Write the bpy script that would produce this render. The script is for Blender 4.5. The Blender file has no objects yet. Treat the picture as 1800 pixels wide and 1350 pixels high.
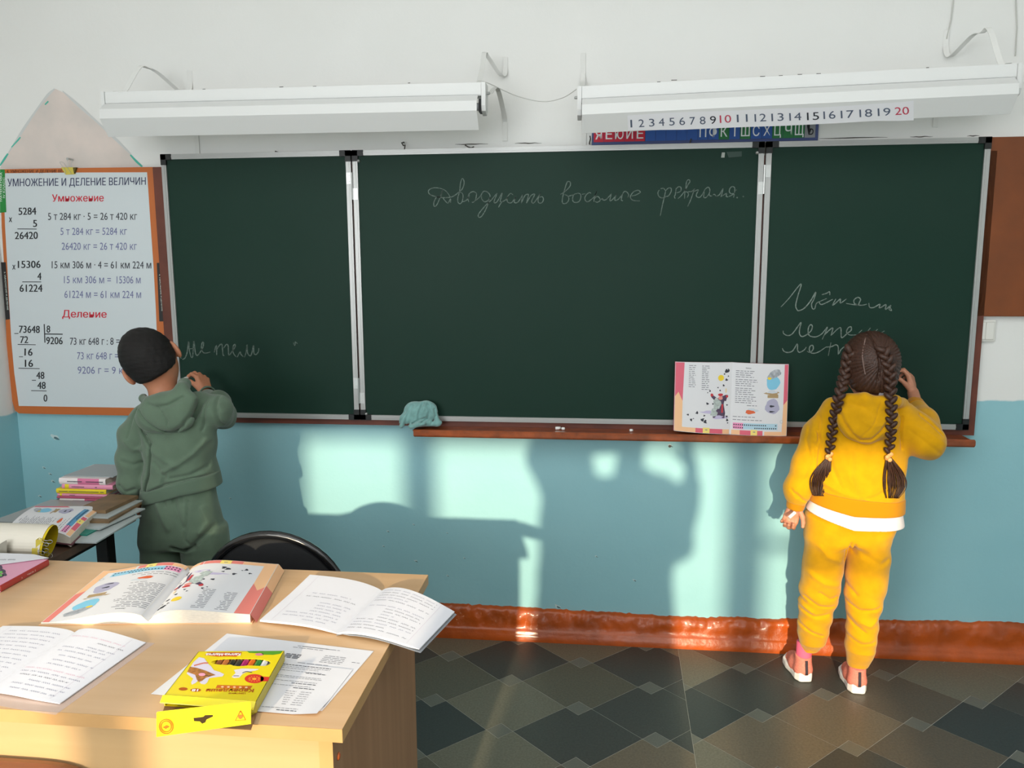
import bpy, bmesh, math, random
import numpy as np
from mathutils import Vector, Matrix
random.seed(7); np.random.seed(7)
SC = bpy.context.scene
COL = SC.collection

# ------------------------------------------------------------------ camera
CAM = np.array([1.681, -2.992, 1.491]); F = 1405.0
def _axes(yaw, pitch, roll):
    cy, sy, cp, sp, cr, sr = math.cos(yaw), math.sin(yaw), math.cos(pitch), math.sin(pitch), math.cos(roll), math.sin(roll)
    f = np.array([sy*cp, cy*cp, sp]); r = np.array([cy, -sy, 0.0]); u = np.cross(r, f)
    return np.array([cr*r+sr*u, -sr*r+cr*u, f])
AX = _axes(-.111, -.149, -.005)
cam = bpy.data.cameras.new('camera'); camo = bpy.data.objects.new('camera', cam); COL.objects.link(camo)
cam.sensor_width = 36; cam.lens = F/1800*36; cam.clip_start = .02
m = Matrix.Identity(4)
for i in range(3):
    m[i][0] = AX[0][i]; m[i][1] = AX[1][i]; m[i][2] = -AX[2][i]; m[i][3] = CAM[i]
camo.matrix_world = m; SC.camera = camo

# ------------------------------------------------------------------ world, sun, daylight, exposure
W = bpy.data.worlds.new('sky'); SC.world = W; W.use_nodes = True
bg = W.node_tree.nodes['Background']; bg.inputs[0].default_value = (.62, .76, 1, 1); bg.inputs[1].default_value = 1.2
SUN_DIR = Vector((.070, 1, -.212)).normalized()          # travel direction of the low sun
def light(name, kind, loc, energy, color, direction, **k):
    l = bpy.data.lights.new(name, kind); l.energy = energy; l.color = color
    for a, b in k.items(): setattr(l, a, b)
    o = bpy.data.objects.new(name, l); COL.objects.link(o); o.location = loc
    o.rotation_euler = Vector(direction).to_track_quat('-Z', 'Y').to_euler(); return o
light('sun', 'SUN', (0, -9, 5), 4.9, (1, .82, .56), SUN_DIR, angle=math.radians(.95))
light('daylight_rear', 'AREA', (1.0, -6.40, 1.75), 92, (.975, .99, 1), (0, 1, 0), shape='RECTANGLE', size=3.6, size_y=1.5)
light('daylight_left', 'AREA', (-.66, -4.3, 1.75), 112, (.965, .985, 1), (1, .25, 0), shape='RECTANGLE', size=3.4, size_y=1.6)
light('ceiling_fill', 'AREA', (1.9, -2.6, 3.05), 64, (.985, .99, 1), (0, .15, -1), shape='RECTANGLE', size=3.8, size_y=3.4)  # added fill lamp under the ceiling, lightens the whole room
SC.view_settings.view_transform = 'Standard'; SC.view_settings.look = 'None'
SC.view_settings.gamma = 1; SC.view_settings.use_curve_mapping = False
SC.view_settings.exposure = -0.07
try:
    SC.cycles.use_denoising = True; SC.cycles.max_bounces = 7; SC.cycles.diffuse_bounces = 4
    SC.cycles.sample_clamp_indirect = 6; SC.cycles.caustics_reflective = False; SC.cycles.caustics_refractive = False
except Exception: pass

# ------------------------------------------------------------------ rays through the photograph's frame, met by real planes / surfaces
def ray(u, v): return AX.T @ np.array([(u-900)/F, (675-v)/F, 1.0])
def at_y(u, v, y): d = ray(u, v); return CAM + d*(y-CAM[1])/d[1]
def at_z(u, v, z): d = ray(u, v); return CAM + d*(z-CAM[2])/d[2]
def at_x(u, v, x): d = ray(u, v); return CAM + d*(x-CAM[0])/d[0]
def on_plane(u, v, p0, n):
    d = ray(u, v); n = np.array(n, float); return CAM + d*(np.dot(np.array(p0)-CAM, n)/np.dot(d, n))
def on_surf(u, v, h, z0=.75):
    z = z0
    for _ in range(12):
        p = at_z(u, v, z); z = .5*z + .5*h(p[0], p[1])
    return at_z(u, v, z)

# ------------------------------------------------------------------ materials
def lin(c):
    c = c/255.0
    return c/12.92 if c <= .04045 else ((c+.055)/1.055)**2.4
def rgb(r, g, b): return (lin(r), lin(g), lin(b), 1)
_M = {}
def mat(name, c, rough=.6, spec=.3, noise=None, bump=None, metal=0, trans=None, sheen=0, coat=0, fine=None):
    """c sRGB 0-255; noise=(scale, amount, colour2 or None); bump=(scale, strength)"""
    if name in _M: return _M[name]
    mt = bpy.data.materials.new(name); mt.use_nodes = True; nt = mt.node_tree
    b = nt.nodes['Principled BSDF']
    b.inputs['Base Color'].default_value = rgb(*c); b.inputs['Roughness'].default_value = rough
    b.inputs['Specular IOR Level'].default_value = spec; b.inputs['Metallic'].default_value = metal
    if sheen: b.inputs['Sheen Weight'].default_value = sheen
    if coat: b.inputs['Coat Weight'].default_value = coat; b.inputs['Coat Roughness'].default_value = .15
    tc = nt.nodes.new('ShaderNodeTexCoord')
    if noise:
        n = nt.nodes.new('ShaderNodeTexNoise'); n.inputs['Scale'].default_value = noise[0]; n.inputs['Detail'].default_value = 5
        mp = nt.nodes.new('ShaderNodeMapping'); nt.links.new(tc.outputs['Object'], mp.inputs[0]); nt.links.new(mp.outputs[0], n.inputs['Vector'])
        if len(noise) > 3: mp.inputs['Scale'].default_value = noise[3]
        r = nt.nodes.new('ShaderNodeMapRange'); r.inputs[1].default_value = .3; r.inputs[2].default_value = .7
        nt.links.new(n.outputs[0], r.inputs[0])
        mx = nt.nodes.new('ShaderNodeMix'); mx.data_type = 'RGBA'
        c2 = noise[2] if len(noise) > 2 and noise[2] else tuple(max(0, q*(1-noise[1])) for q in c)
        mx.inputs[6].default_value = rgb(*c); mx.inputs[7].default_value = rgb(*c2)
        nt.links.new(r.outputs[0], mx.inputs[0]); nt.links.new(mx.outputs[2], b.inputs['Base Color'])
    if bump:
        n = nt.nodes.new('ShaderNodeTexNoise'); n.inputs['Scale'].default_value = bump[0]; n.inputs['Detail'].default_value = 4
        nt.links.new(tc.outputs['Object'], n.inputs['Vector'])
        bp = nt.nodes.new('ShaderNodeBump'); bp.inputs['Strength'].default_value = bump[1]; bp.inputs['Distance'].default_value = .002 if len(bump) < 3 else bump[2]
        nt.links.new(n.outputs[0], bp.inputs['Height']); nt.links.new(bp.outputs[0], b.inputs['Normal'])
    if trans:
        b.inputs['Alpha'].default_value = trans
    _M[name] = mt; return mt

# ------------------------------------------------------------------ mesh builder
class MB:
    def __init__(s): s.v = []; s.f = []; s.smooth = False
    def add(s, vs, fs):
        n = len(s.v); s.v += [tuple(float(q) for q in p) for p in vs]; s.f += [tuple(i+n for i in f) for f in fs]; return s
    def box(s, a, b):
        (x0, y0, z0), (x1, y1, z1) = a, b
        if x0 > x1: x0, x1 = x1, x0
        if y0 > y1: y0, y1 = y1, y0
        if z0 > z1: z0, z1 = z1, z0
        return s.add([(x0,y0,z0),(x1,y0,z0),(x1,y1,z0),(x0,y1,z0),(x0,y0,z1),(x1,y0,z1),(x1,y1,z1),(x0,y1,z1)],
                     [(0,3,2,1),(4,5,6,7),(0,1,5,4),(1,2,6,5),(2,3,7,6),(3,0,4,7)])
    def hexa(s, c8):
        return s.add(c8, [(0,3,2,1),(4,5,6,7),(0,1,5,4),(1,2,6,5),(2,3,7,6),(3,0,4,7)])
    def prism(s, pts, off):
        """closed 3-D outline extruded by the vector off"""
        n = len(pts); o = np.array(off, float); p = [np.array(q, float) for q in pts]
        vs = p + [q+o for q in p]
        return s.add(vs, [tuple(range(n))[::-1], tuple(range(n, 2*n))] + [(i, (i+1) % n, n+(i+1) % n, n+i) for i in range(n)])
    def tube(s, path, r, n=8, caps=True):
        P = [np.array(p, float) for p in path]; R = r if hasattr(r, '__len__') else [r]*len(P)
        vs = []; fs = []; up = None
        for i, p in enumerate(P):
            t = P[min(i+1, len(P)-1)] - P[max(i-1, 0)]; t = t/(np.linalg.norm(t)+1e-12)
            if up is None:
                a = np.array([0, 0, 1.0]) if abs(t[2]) < .9 else np.array([1.0, 0, 0])
            else: a = up
            e = a - t*np.dot(a, t); e /= (np.linalg.norm(e)+1e-12); up = e; g = np.cross(t, e)
            for k in range(n):
                w = 2*math.pi*k/n; vs.append(p + R[i]*(math.cos(w)*e + math.sin(w)*g))
        for i in range(len(P)-1):
            for k in range(n):
                a = i*n+k; b = i*n+(k+1) % n; fs.append((a, b, b+n, a+n))
        if caps: fs += [tuple(range(n))[::-1], tuple(range((len(P)-1)*n, len(P)*n))]
        return s.add(vs, fs)
    def strip(s, path, w, th, wdir):
        """flat strap along path: width w along wdir, thickness th"""
        P = [np.array(p, float) for p in path]; wd = np.array(wdir, float); wd /= np.linalg.norm(wd)
        vs = []; fs = []
        for i, p in enumerate(P):
            t = P[min(i+1, len(P)-1)] - P[max(i-1, 0)]; nn = np.cross(t, wd); nn /= (np.linalg.norm(nn)+1e-12)
            vs += [p-wd*w/2-nn*th/2, p+wd*w/2-nn*th/2, p+wd*w/2+nn*th/2, p-wd*w/2+nn*th/2]
        for i in range(len(P)-1):
            for k in range(4):
                a = i*4+k; b = i*4+(k+1) % 4; fs.append((a, b, b+4, a+4))
        n = len(P); fs += [(3, 2, 1, 0), (4*n-4, 4*n-3, 4*n-2, 4*n-1)]
        return s.add(vs, fs)
    def lathe(s, prof, c, axis='z', n=24):
        """prof [(r, h)] around c"""
        vs = []; fs = []
        for r, h in prof:
            for k in range(n):
                a = 2*math.pi*k/n; q = (r*math.cos(a), r*math.sin(a), h)
                if axis == 'y': q = (q[0], q[2], q[1])
                if axis == 'x': q = (q[2], q[0], q[1])
                vs.append((c[0]+q[0], c[1]+q[1], c[2]+q[2]))
        for i in range(len(prof)-1):
            for k in range(n):
                a = i*n+k; b = i*n+(k+1) % n; fs.append((a, b, b+n, a+n))
        if prof[0][0] > 1e-6: fs.append(tuple(range(n))[::-1])
        if prof[-1][0] > 1e-6: fs.append(tuple(range((len(prof)-1)*n, len(prof)*n)))
        return s.add(vs, fs)
    def grid(s, fn, nu, nv, closed=False):
        vs = [fn(i/nu, j/nv) for j in range(nv+1) for i in range(nu+1)]
        fs = [(j*(nu+1)+i, j*(nu+1)+i+1, (j+1)*(nu+1)+i+1, (j+1)*(nu+1)+i) for j in range(nv) for i in range(nu)]
        return s.add(vs, fs)

def _mesh(name, mb, m, origin, bevel=0, smooth=False, solid=0):
    o = np.array(origin, float)
    me = bpy.data.meshes.new(name)
    me.from_pydata([tuple(np.array(p)-o) for p in mb.v], [], mb.f); me.validate(verbose=False)
    me.materials.append(m)
    bm = bmesh.new(); bm.from_mesh(me)
    if bevel:
        bmesh.ops.remove_doubles(bm, verts=bm.verts, dist=1e-6)
        es = [e for e in bm.edges if len(e.link_faces) == 2 and e.calc_face_angle(0) > .5]
        bmesh.ops.bevel(bm, geom=es, offset=bevel, segments=2, affect='EDGES', clamp_overlap=True)
    if not getattr(mb, 'keepn', False): bmesh.ops.recalc_face_normals(bm, faces=bm.faces)
    bm.to_mesh(me); bm.free()
    if smooth or mb.smooth:
        for p in me.polygons: p.use_smooth = True
    return me
def wloc(o):
    v = Vector((0, 0, 0))
    while o: v += o.location; o = o.parent
    return v
def part(name, mb, m, parent, label=None, kind=None, **k):
    L = wloc(parent)
    me = _mesh(name, mb, m, L, **k); o = bpy.data.objects.new(name, me); COL.objects.link(o); o.parent = parent
    if label: o['label'] = label
    if kind: o['kind'] = kind
    return o
def tag(o, label, cat, group=None):
    o['label'] = label; o['category'] = cat
    if group: o['group'] = group
    return o
def thing(name, loc, label, cat, group=None):
    o = bpy.data.objects.new(name, None); o.empty_display_size = .05; COL.objects.link(o); o.location = Vector([float(q) for q in loc])
    return tag(o, label, cat, group)
def single(name, mb, m, label, cat, group=None, **k):
    a = np.array(mb.v); org = (a[:, 0].mean(), a[:, 1].mean(), a[:, 2].min())
    me = _mesh(name, mb, m, org, **k); o = bpy.data.objects.new(name, me); COL.objects.link(o); o.location = org
    return tag(o, label, cat, group)
def struct(name, mb, m, parent=None, **k):
    if parent: return part(name, mb, m, parent, **k)
    me = _mesh(name, mb, m, (0, 0, 0), **k); o = bpy.data.objects.new(name, me); COL.objects.link(o); o['kind'] = 'structure'; return o

# ------------------------------------------------------------------ flat print helpers: 2-D shapes in photo pixels -> any surface
def text2d(s, offset=0.0, res=3, space=1.0, shear=0.0):
    c = bpy.data.curves.new('t', 'FONT'); c.body = s; c.resolution_u = res; c.offset = offset; c.space_character = space; c.shear = shear
    o = bpy.data.objects.new('t', c); COL.objects.link(o)
    dg = bpy.context.evaluated_depsgraph_get(); me = bpy.data.meshes.new_from_object(o.evaluated_get(dg))
    v = np.array([q.co[:2] for q in me.vertices]); f = [tuple(p.vertices) for p in me.polygons]
    bpy.data.objects.remove(o); bpy.data.curves.remove(c); bpy.data.meshes.remove(me)
    return v, f
def text_on(mb, s, fn, p0, p1, h, offset=0.0, flip=False, capref='Н', **k):
    """text whose baseline runs from p0 to p1 (2-D), cap height h; fn maps 2-D -> 3-D"""
    if not s.strip(): return
    v, f = text2d(s, 0, **k)
    if len(v) == 0: return
    bold = [0] if offset < .004 else [-offset*1.3, offset*1.3]
    x0, x1 = v[:, 0].min(), v[:, 0].max()
    p0 = np.array(p0, float); p1 = np.array(p1, float); d = p1-p0; L = np.linalg.norm(d); e = d/L; n = np.array([e[1], -e[0]])
    if flip: n = -n
    cap = .729 if True else 1
    for i_, o_ in enumerate(bold):
        q = [p0 + e*((a+o_-x0)/(x1-x0)*L) + n*(b/cap*h) for a, b in v]
        W_ = [np.array(fn(*a)) for a in q]; mb.add([w_+(CAM-w_)/np.linalg.norm(CAM-w_)*.00015*i_ for w_ in W_], f)
def stroke2d(mb, pts, w, fn, smooth=True, taper=0):
    """ribbon of width w (2-D units) through pts, mapped by fn"""
    P = np.array(pts, float)
    if smooth and len(P) > 2:
        Q = []
        for i in range(len(P)-1):
            a = P[max(i-1, 0)]; b = P[i]; c = P[i+1]; d = P[min(i+2, len(P)-1)]
            for k in range(5):
                t = k/5; Q.append(.5*((2*b)+(-a+c)*t+(2*a-5*b+4*c-d)*t*t+(-a+3*b-3*c+d)*t**3))
        Q.append(P[-1]); P = np.array(Q)
    n = len(P); vs = []
    ww = w if hasattr(w, '__len__') else None
    for i in range(n):
        t = P[min(i+1, n-1)]-P[max(i-1, 0)]; t = t/(np.linalg.norm(t)+1e-9); nn = np.array([-t[1], t[0]])
        wi = (np.interp(i/(n-1), np.linspace(0, 1, len(w)), w) if ww is not None else w)
        if taper: wi *= (1-taper*abs(2*i/(n-1)-1)**4)
        vs += [fn(*(P[i]-nn*wi/2)), fn(*(P[i]+nn*wi/2))]
    mb.add(vs, [(2*i, 2*i+2, 2*i+3, 2*i+1) for i in range(n-1)])
def blob2d(mb, c, rx, ry, fn, n=20, jag=0.0, seed=0, rot=0):
    rnd = random.Random(seed); pts = []
    cr, sr = math.cos(rot), math.sin(rot)
    ph = [rnd.uniform(0, 6.28) for _ in range(3)]
    for k in range(n):
        a = 2*math.pi*k/n; j = 1+jag*(math.sin(3*a+ph[0])*.5+math.sin(5*a+ph[1])*.3+math.sin(7*a+ph[2])*.2)
        x, y = rx*j*math.cos(a), ry*j*math.sin(a); pts.append((c[0]+x*cr-y*sr, c[1]+x*sr+y*cr))
    mb.add([fn(*c)]+[fn(*p) for p in pts], [(0, 1+k, 1+(k+1) % n) for k in range(n)])
def quad2d(mb, pts, fn, nu=1, nv=1):
    a, b, c, d = [np.array(p, float) for p in pts]
    mb.grid(lambda s, t: fn(*((a*(1-s)+b*s)*(1-t)+(d*(1-s)+c*s)*t)), nu, nv)
def poly2d(mb, pts, fn): mb.add([fn(*p) for p in pts], [tuple(range(len(pts)))])
def islands(b):
    par = list(range(len(b.v)))
    def find(i):
        while par[i] != i: par[i] = par[par[i]]; i = par[i]
        return i
    for f in b.f:
        for q in f[1:]: par[find(q)] = find(f[0])
    out = {}
    for f in b.f: out.setdefault(find(f[0]), []).append(f)
    res = []
    for fs in out.values():
        n = MB(); n.keepn = True; ids = sorted({i for f in fs for i in f}); mp = {q: k for k, q in enumerate(ids)}
        n.v = [b.v[i] for i in ids]; n.f = [tuple(mp[i] for i in f) for f in fs]; res.append(n)
    return res
def fY(y): return lambda u, v: at_y(u, v, y)
def fZ(z): return lambda u, v: at_z(u, v, z)

# ================================================================== THE ROOM
YW = .04                                       # front wall plane
XL, XR, YR, HC = -.735, 4.9, -6.55, 3.15
def wall_mat(name, white=True):
    mt = bpy.data.materials.new(name); mt.use_nodes = True; nt = mt.node_tree; N = nt.nodes; Lk = nt.links
    b = N['Principled BSDF']; g = N.new('ShaderNodeNewGeometry'); sp = N.new('ShaderNodeSeparateXYZ'); Lk.new(g.outputs['Position'], sp.inputs[0])
    def math_(op, a, c):
        n = N.new('ShaderNodeMath'); n.operation = op
        for i, q in enumerate((a, c)):
            if isinstance(q, (int, float)): n.inputs[i].default_value = q
            else: Lk.new(q, n.inputs[i])
        return n.outputs[0]
    n1 = N.new('ShaderNodeTexNoise'); n1.inputs['Scale'].default_value = 14; n1.inputs['Detail'].default_value = 6; Lk.new(g.outputs['Position'], n1.inputs[0])
    line = math_('ADD', math_('MULTIPLY', sp.outputs[0], .026), .912)
    line = math_('ADD', line, math_('MULTIPLY', math_('SUBTRACT', n1.outputs[0], .5), .02))
    d = math_('SUBTRACT', line, sp.outputs[2])
    mr = N.new('ShaderNodeMapRange'); mr.inputs[1].default_value = -.002; mr.inputs[2].default_value = .004; Lk.new(d, mr.inputs[0])
    n2 = N.new('ShaderNodeTexNoise'); n2.inputs['Scale'].default_value = 3; n2.inputs['Detail'].default_value = 6; Lk.new(g.outputs['Position'], n2.inputs[0])
    def mixc(f, a, c):
        n = N.new('ShaderNodeMix'); n.data_type = 'RGBA'
        if isinstance(f, (int, float)): n.inputs[0].default_value = f
        else: Lk.new(f, n.inputs[0])
        for i, q in ((6, a), (7, c)):
            if isinstance(q, tuple): n.inputs[i].default_value = q
            else: Lk.new(q, n.inputs[i])
        return n.outputs[2]
    teal = mixc(n2.outputs[0], rgb(141, 192, 201), rgb(157, 204, 211))
    whit = mixc(n2.outputs[0], rgb(228, 228, 224), rgb(236, 236, 233))
    Lk.new(mixc(mr.outputs[0], whit, teal), b.inputs['Base Color'])
    rr = N.new('ShaderNodeMapRange'); rr.inputs[3].default_value = .8; rr.inputs[4].default_value = .42; Lk.new(mr.outputs[0], rr.inputs[0]); Lk.new(rr.outputs[0], b.inputs['Roughness'])
    b.inputs['Specular IOR Level'].default_value = .35
    n3 = N.new('ShaderNodeTexNoise'); n3.inputs['Scale'].default_value = 9; n3.inputs['Detail'].default_value = 8; n3.inputs['Roughness'].default_value = .6; Lk.new(g.outputs['Position'], n3.inputs[0])
    bp = N.new('ShaderNodeBump'); bp.inputs['Strength'].default_value = .22; bp.inputs['Distance'].default_value = .01; Lk.new(n3.outputs[0], bp.inputs['Height']); Lk.new(bp.outputs[0], b.inputs['Normal'])
    return mt
WM = wall_mat('two_tone_wall_paint')
white_m = mat('white_ceiling', (232, 232, 229), .9, .2, bump=(6, .2))
TH = .15
struct('wall_front', MB().box((XL-TH, YW, -.1), (XR+TH, YW+TH, HC)), WM)
struct('wall_left', MB().box((XL-TH, YR, -.1), (XL, YW, HC)), WM)
struct('wall_right', MB().box((XR, YR, -.1), (XR+TH, YW, HC)), WM)
struct('ceiling', MB().box((XL-TH, YR-TH, HC), (XR+TH, YW+TH, HC+.1)), white_m)
# rear wall: built as piers around its three window openings
def rear():
    zb, zt = .86, 2.235
    xs = [(.015, .455), (.55, 1.72), (1.83, 2.26)]
    b = MB()
    b.box((XL, YR-TH, -.1), (XR, YR, zb)); b.box((XL, YR-TH, zt), (XR, YR, HC))
    e = [XL]+[q for p in xs for q in p]+[XR]
    for i in range(0, len(e), 2): b.box((e[i], YR-TH, zb), (e[i+1], YR, zt))
    w = struct('wall_rear', b, WM)
    fm = mat('white_window_frame', (235, 235, 232), .5)
    for i, (a, c) in enumerate(xs):
        f = MB(); t = .02
        f.box((a, YR-.1, zb), (a+t, YR-.05, zt)); f.box((c-t, YR-.1, zb), (c, YR-.05, zt)); f.box((a, YR-.1, zb), (c, YR-.05, zb+t)); f.box((a, YR-.1, zt-t), (c, YR-.05, zt))
        if i == 2: f.box((a, YR-.1, 1.815), (c, YR-.05, 1.855))
        struct('window_%d' % (i+1), f, fm)
rear()

# ---- floor with lino tiles
seam = lambda y: 1.995 + (y+.03)*.02
floor_m = mat('pale_tile_joint', (196, 194, 182), .5, .4, noise=(30, .2))
fl = struct('floor', MB().box((XL-TH, YR-TH, -.1), (XR+TH, YW+TH, -.0006)), floor_m)
TONES = {'dark': (60, 60, 55), 'vdark': (49, 52, 50), 'mid': (80, 78, 66), 'olive': (82, 78, 65), 'light': (98, 95, 81), 'tan': (98, 88, 72), 'brown': (82, 74, 62)}
def tile_mat(k):
    c = TONES[k]
    return mat('lino_'+k, c, .42, .35, noise=(140, .28, tuple(q*1.2 for q in c)), bump=(60, .03))
def clip(poly, inside, inter):
    out = []
    for i in range(len(poly)):
        a, b = poly[i], poly[(i+1) % len(poly)]
        if inside(a): out.append(a)
        if inside(a) != inside(b): out.append(inter(a, b))
    return out
def line_clip(poly, f):
    def inter(a, b):
        fa, fb = f(a), f(b); t = fa/(fa-fb); return (a[0]+(b[0]-a[0])*t, a[1]+(b[1]-a[1])*t)
    return clip(poly, lambda p: f(p) >= 0, inter)
U_ = np.array([.25, -.158]); V_ = np.array([.25, .158])
WX, HY, ws, hs = .2065, .2005, .0435, .0425
T1 = {(-1,0):'dark', (0,1):'dark', (0,-1):'light', (0,0):'olive', (1,0):'dark', (1,-1):'dark', (-1,-1):'mid', (0,-2):'vdark', (-1,-2):'mid', (-1,1):'tan', (0,2):'tan', (-2,0):'tan', (2,-1):'tan', (1,1):'dark', (1,-2):'light', (2,0):'dark'}
T2 = {(-2,-1):'light', (-1,0):'dark', (-2,0):'brown', (-1,1):'brown', (-1,-1):'dark', (0,-1):'tan', (0,0):'brown', (0,1):'light', (-1,-2):'vdark', (0,-2):'tan', (1,-1):'brown', (1,0):'vdark', (1,-2):'dark', (1,1):'dark', (-2,-2):'dark'}
def tiles():
    small_m = mat('lino_small', (96, 95, 86), .36, .45, noise=(200, .35, (108, 106, 94)))
    rnd = random.Random(3); nb = 0
    for sheet, (ox, oy), TT in ((1, (1.371, -.307), T1), (2, (2.473, -.29), T2)):
        for i in range(-16, 17):
            for j in range(-16, 17):
                o = np.array([ox, oy]) + i*U_ + j*V_        # small tile centre; the big tile to its right starts here
                for big in (True, False):
                    if big:
                        c = o + np.array([.25, 0]); w, h = WX, HY; g = .0012
                        L = (c[0]-w+g, c[1]); R = (c[0]+w-g, c[1]); B = c-np.array([0, .158]); T = c+np.array([0, .158])
                        q = 1.1*g; poly = [L, (B[0]-ws, B[1]+q), (B[0], B[1]+hs+g), (B[0]+ws, B[1]+q), R, (T[0]+ws, T[1]-q), (T[0], T[1]-hs-g), (T[0]-ws, T[1]-q)]
                    else:
                        c = o; g = .0012
                        poly = [(c[0]-ws+g, c[1]), (c[0], c[1]-hs+g), (c[0]+ws-g, c[1]), (c[0], c[1]+hs-g)]
                    if not (XL-.1 < c[0] < 4.3 and -3.0 < c[1] < .3): continue
                    if c[0] < .9 and c[1] < -.9: continue
                    f = (lambda p: seam(p[1])-.0006-p[0]) if sheet == 1 else (lambda p: p[0]-seam(p[1])-.0006)
                    poly = line_clip(poly, f)
                    for ff in (lambda p: YW-p[1], lambda p: p[0]-XL): 
                        if poly: poly = line_clip(poly, ff)
                    if len(poly) < 3: continue
                    b = MB().prism([(p[0], p[1], -.0006) for p in poly], (0, 0, .0006))
                    key = TT.get((i, j)) or rnd.choice(['dark', 'vdark', 'mid', 'olive', 'light', 'brown'])
                    part('big_tile' if big else 'small_tile', b, tile_mat(key) if big else small_m, fl); nb += 1
    print('tiles', nb)
tiles()
# ---- skirting: lumpy oil-painted moulding
def skirting():
    mt = mat('orange_brown_oil_paint', (198, 88, 24), .36, .35, noise=(8, .25), bump=(26, .45, .008), coat=.25)
    rnd = np.random.RandomState(5); n = 900; xs = np.linspace(XL, XR, n+1)
    def nz(k, a, s): 
        r = np.random.RandomState(s); q = r.randn(k); return np.interp(np.linspace(0, k-1, n+1), range(k), q)*a
    top = np.interp(xs, [XL, 1.07, 2.1, 3.26, XR], [.132, .130, .116, .150, .15]) + nz(500, .0018, 1) + nz(60, .002, 2)
    b1 = nz(220, .0028, 3); b2 = nz(300, .0028, 4)
    rows = []
    prof = [(-.004, 0), (-.004, .028), (.002, .034), (.001, .040), (.006, .044), (.009, .050)]
    for y, z in prof: rows.append([(x, y+.15*b1[i]*(z > .03), z) for i, x in enumerate(xs)])
    for k, (y, f) in enumerate([(.014, .25), (.012, .45), (.018, .65), (.020, .82), (.028, .95)]):
        bb = nz(260+40*k, .0028, 10+k)
        rows.append([(x, y+bb[i], .050+(top[i]-.050)*f) for i, x in enumerate(xs)])
    rows.append([(x, .036, top[i]) for i, x in enumerate(xs)]); rows.append([(x, YW+.002, top[i]+.001) for i, x in enumerate(xs)])
    b = MB(); b.grid(lambda s, t: rows[int(round(t*(len(rows)-1)))][int(round(s*n))], n, len(rows)-1)
    struct('baseboard_front', b, mt, smooth=True)
    b = MB(); b.add([(XL+d, y, z) for y in (YR, YW) for d, z in [(0, 0), (.03, 0), (.03, .05), (.012, .06), (.004, .13), (0, .13)]], [(i, i+1, i+7, i+6) for i in range(5)])
    struct('baseboard_left', b, mt)
skirting()
# ================================================================== WALL THINGS
alu = mat('brushed_aluminium', (172, 173, 171), .35, .6, metal=.35, bump=(200, .05))
blk = mat('black_plastic', (28, 30, 30), .45, .4)
steel = mat('zinc_steel', (190, 192, 190), .35, .5, metal=.7)
whm = mat('white_enamel', (224, 225, 223), .38, .45)
whm2 = mat('painted_strap_white', (226, 226, 222), .6, .3, bump=(80, .1))
brown = mat('brown_board_paint', (134, 70, 28), .45, .4, noise=(5, .2), bump=(50, .1))
# old boards behind
b = MB().box((-.046, .012, .868), (3.03, .038, 1.868)); single('old_wooden_board', b, mat('dark_red_brown_paint', (118, 62, 46), .45, .4, noise=(8, .25)), 'red-brown wooden board showing as a strip between the poster and the chalkboard', 'board')
b = MB().box((2.96, .012, 1.299), (3.95, YW-.001, 1.914)); single('brown_wall_board', b, brown, 'brown painted board on the wall to the right of the chalkboard', 'board', bevel=.002)

# green chalkboard in three leaves
ZB, ZT = .892, 1.912
green = mat('green_chalkboard_enamel', (15, 48, 37), .55, .2, noise=(2.2, .18, (22, 50, 40)), bump=(90, .02))
cb = thing('chalkboard', (1.5, .01, ZB), 'wide green three-leaf school chalkboard with aluminium frame and black corners', 'chalkboard')
def leaf(x0, x1):
    part('writing_panel', MB().box((x0+.012, 0, ZB+.012), (x1-.012, .011, ZT-.012)), green, cb)
    t = .019
    for a, c in (((x0, -.006, ZB), (x0+t, .011, ZT)), ((x1-t, -.006, ZB), (x1, .011, ZT))):
        f = MB().box(a, c); f.box((a[0]+.007, -.0075, ZB), (a[0]+.012, -.006, ZT)); part('side_rail', f, alu, cb)
    for z in (ZB, ZT-t):
        f = MB().box((x0+t, -.006, z), (x1-t, .011, z+t)); f.box((x0+t, -.0075, z+.007), (x1-t, -.006, z+.012)); part('cross_rail', f, alu, cb)
    for x, s in ((x0, 1), (x1, -1)):
        for z, w in ((ZB, 1), (ZT, -1)):
            f = MB().box((x-s*.001, -.009, z-w*.001), (x+s*.042, .012, z+w*.021)); f.box((x-s*.001, -.009, z), (x+s*.021, .012, z+w*.04))
            part('corner_cap', f, blk, cb, bevel=.001)
leaf(0, .7465); leaf(.7535, 2.2465); leaf(2.2535, 3.0)
for x, up in ((.75, 1), (2.25, -1)):
    for zc in (ZB+.115, ZT-.13):
        f = MB(); s = up
        f.box((x-.021, -.0085, zc-.00+.008), (x-.003, -.006, zc+.05)) if s > 0 else f.box((x-.021, -.0085, zc-.05), (x-.003, -.006, zc-.008))
        f.box((x+.003, -.0085, zc-.05), (x+.021, -.006, zc-.008)) if s > 0 else f.box((x+.003, -.0085, zc+.008), (x+.021, -.006, zc+.05))
        f.tube([(x, -.009, zc-.05), (x, -.009, zc+.05)], .0035, 8)
        h = part('hinge', f, steel, cb)
        for dx, dz in ((-.012, .018*s), (-.012, .04*s), (.012, -.018*s), (.012, -.04*s)): g = MB(); g.lathe([(.0032, -.0105), (.0032, -.0085), (0, -.0084)][::-1], (x+dx, 0, zc+dz), 'y', 8); part('rivet', g, steel, h)
for u, v in ((630.5, 283), (644, 727.5), (1331, 268.5)):
    p = at_y(u, v, -.004); part('screw', MB().lathe([(0, -.012), (.004, -.011), (.006, -.006), (.006, .004)], (p[0], 0, p[2]), 'y', 12), steel, cb, smooth=True)
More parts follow.
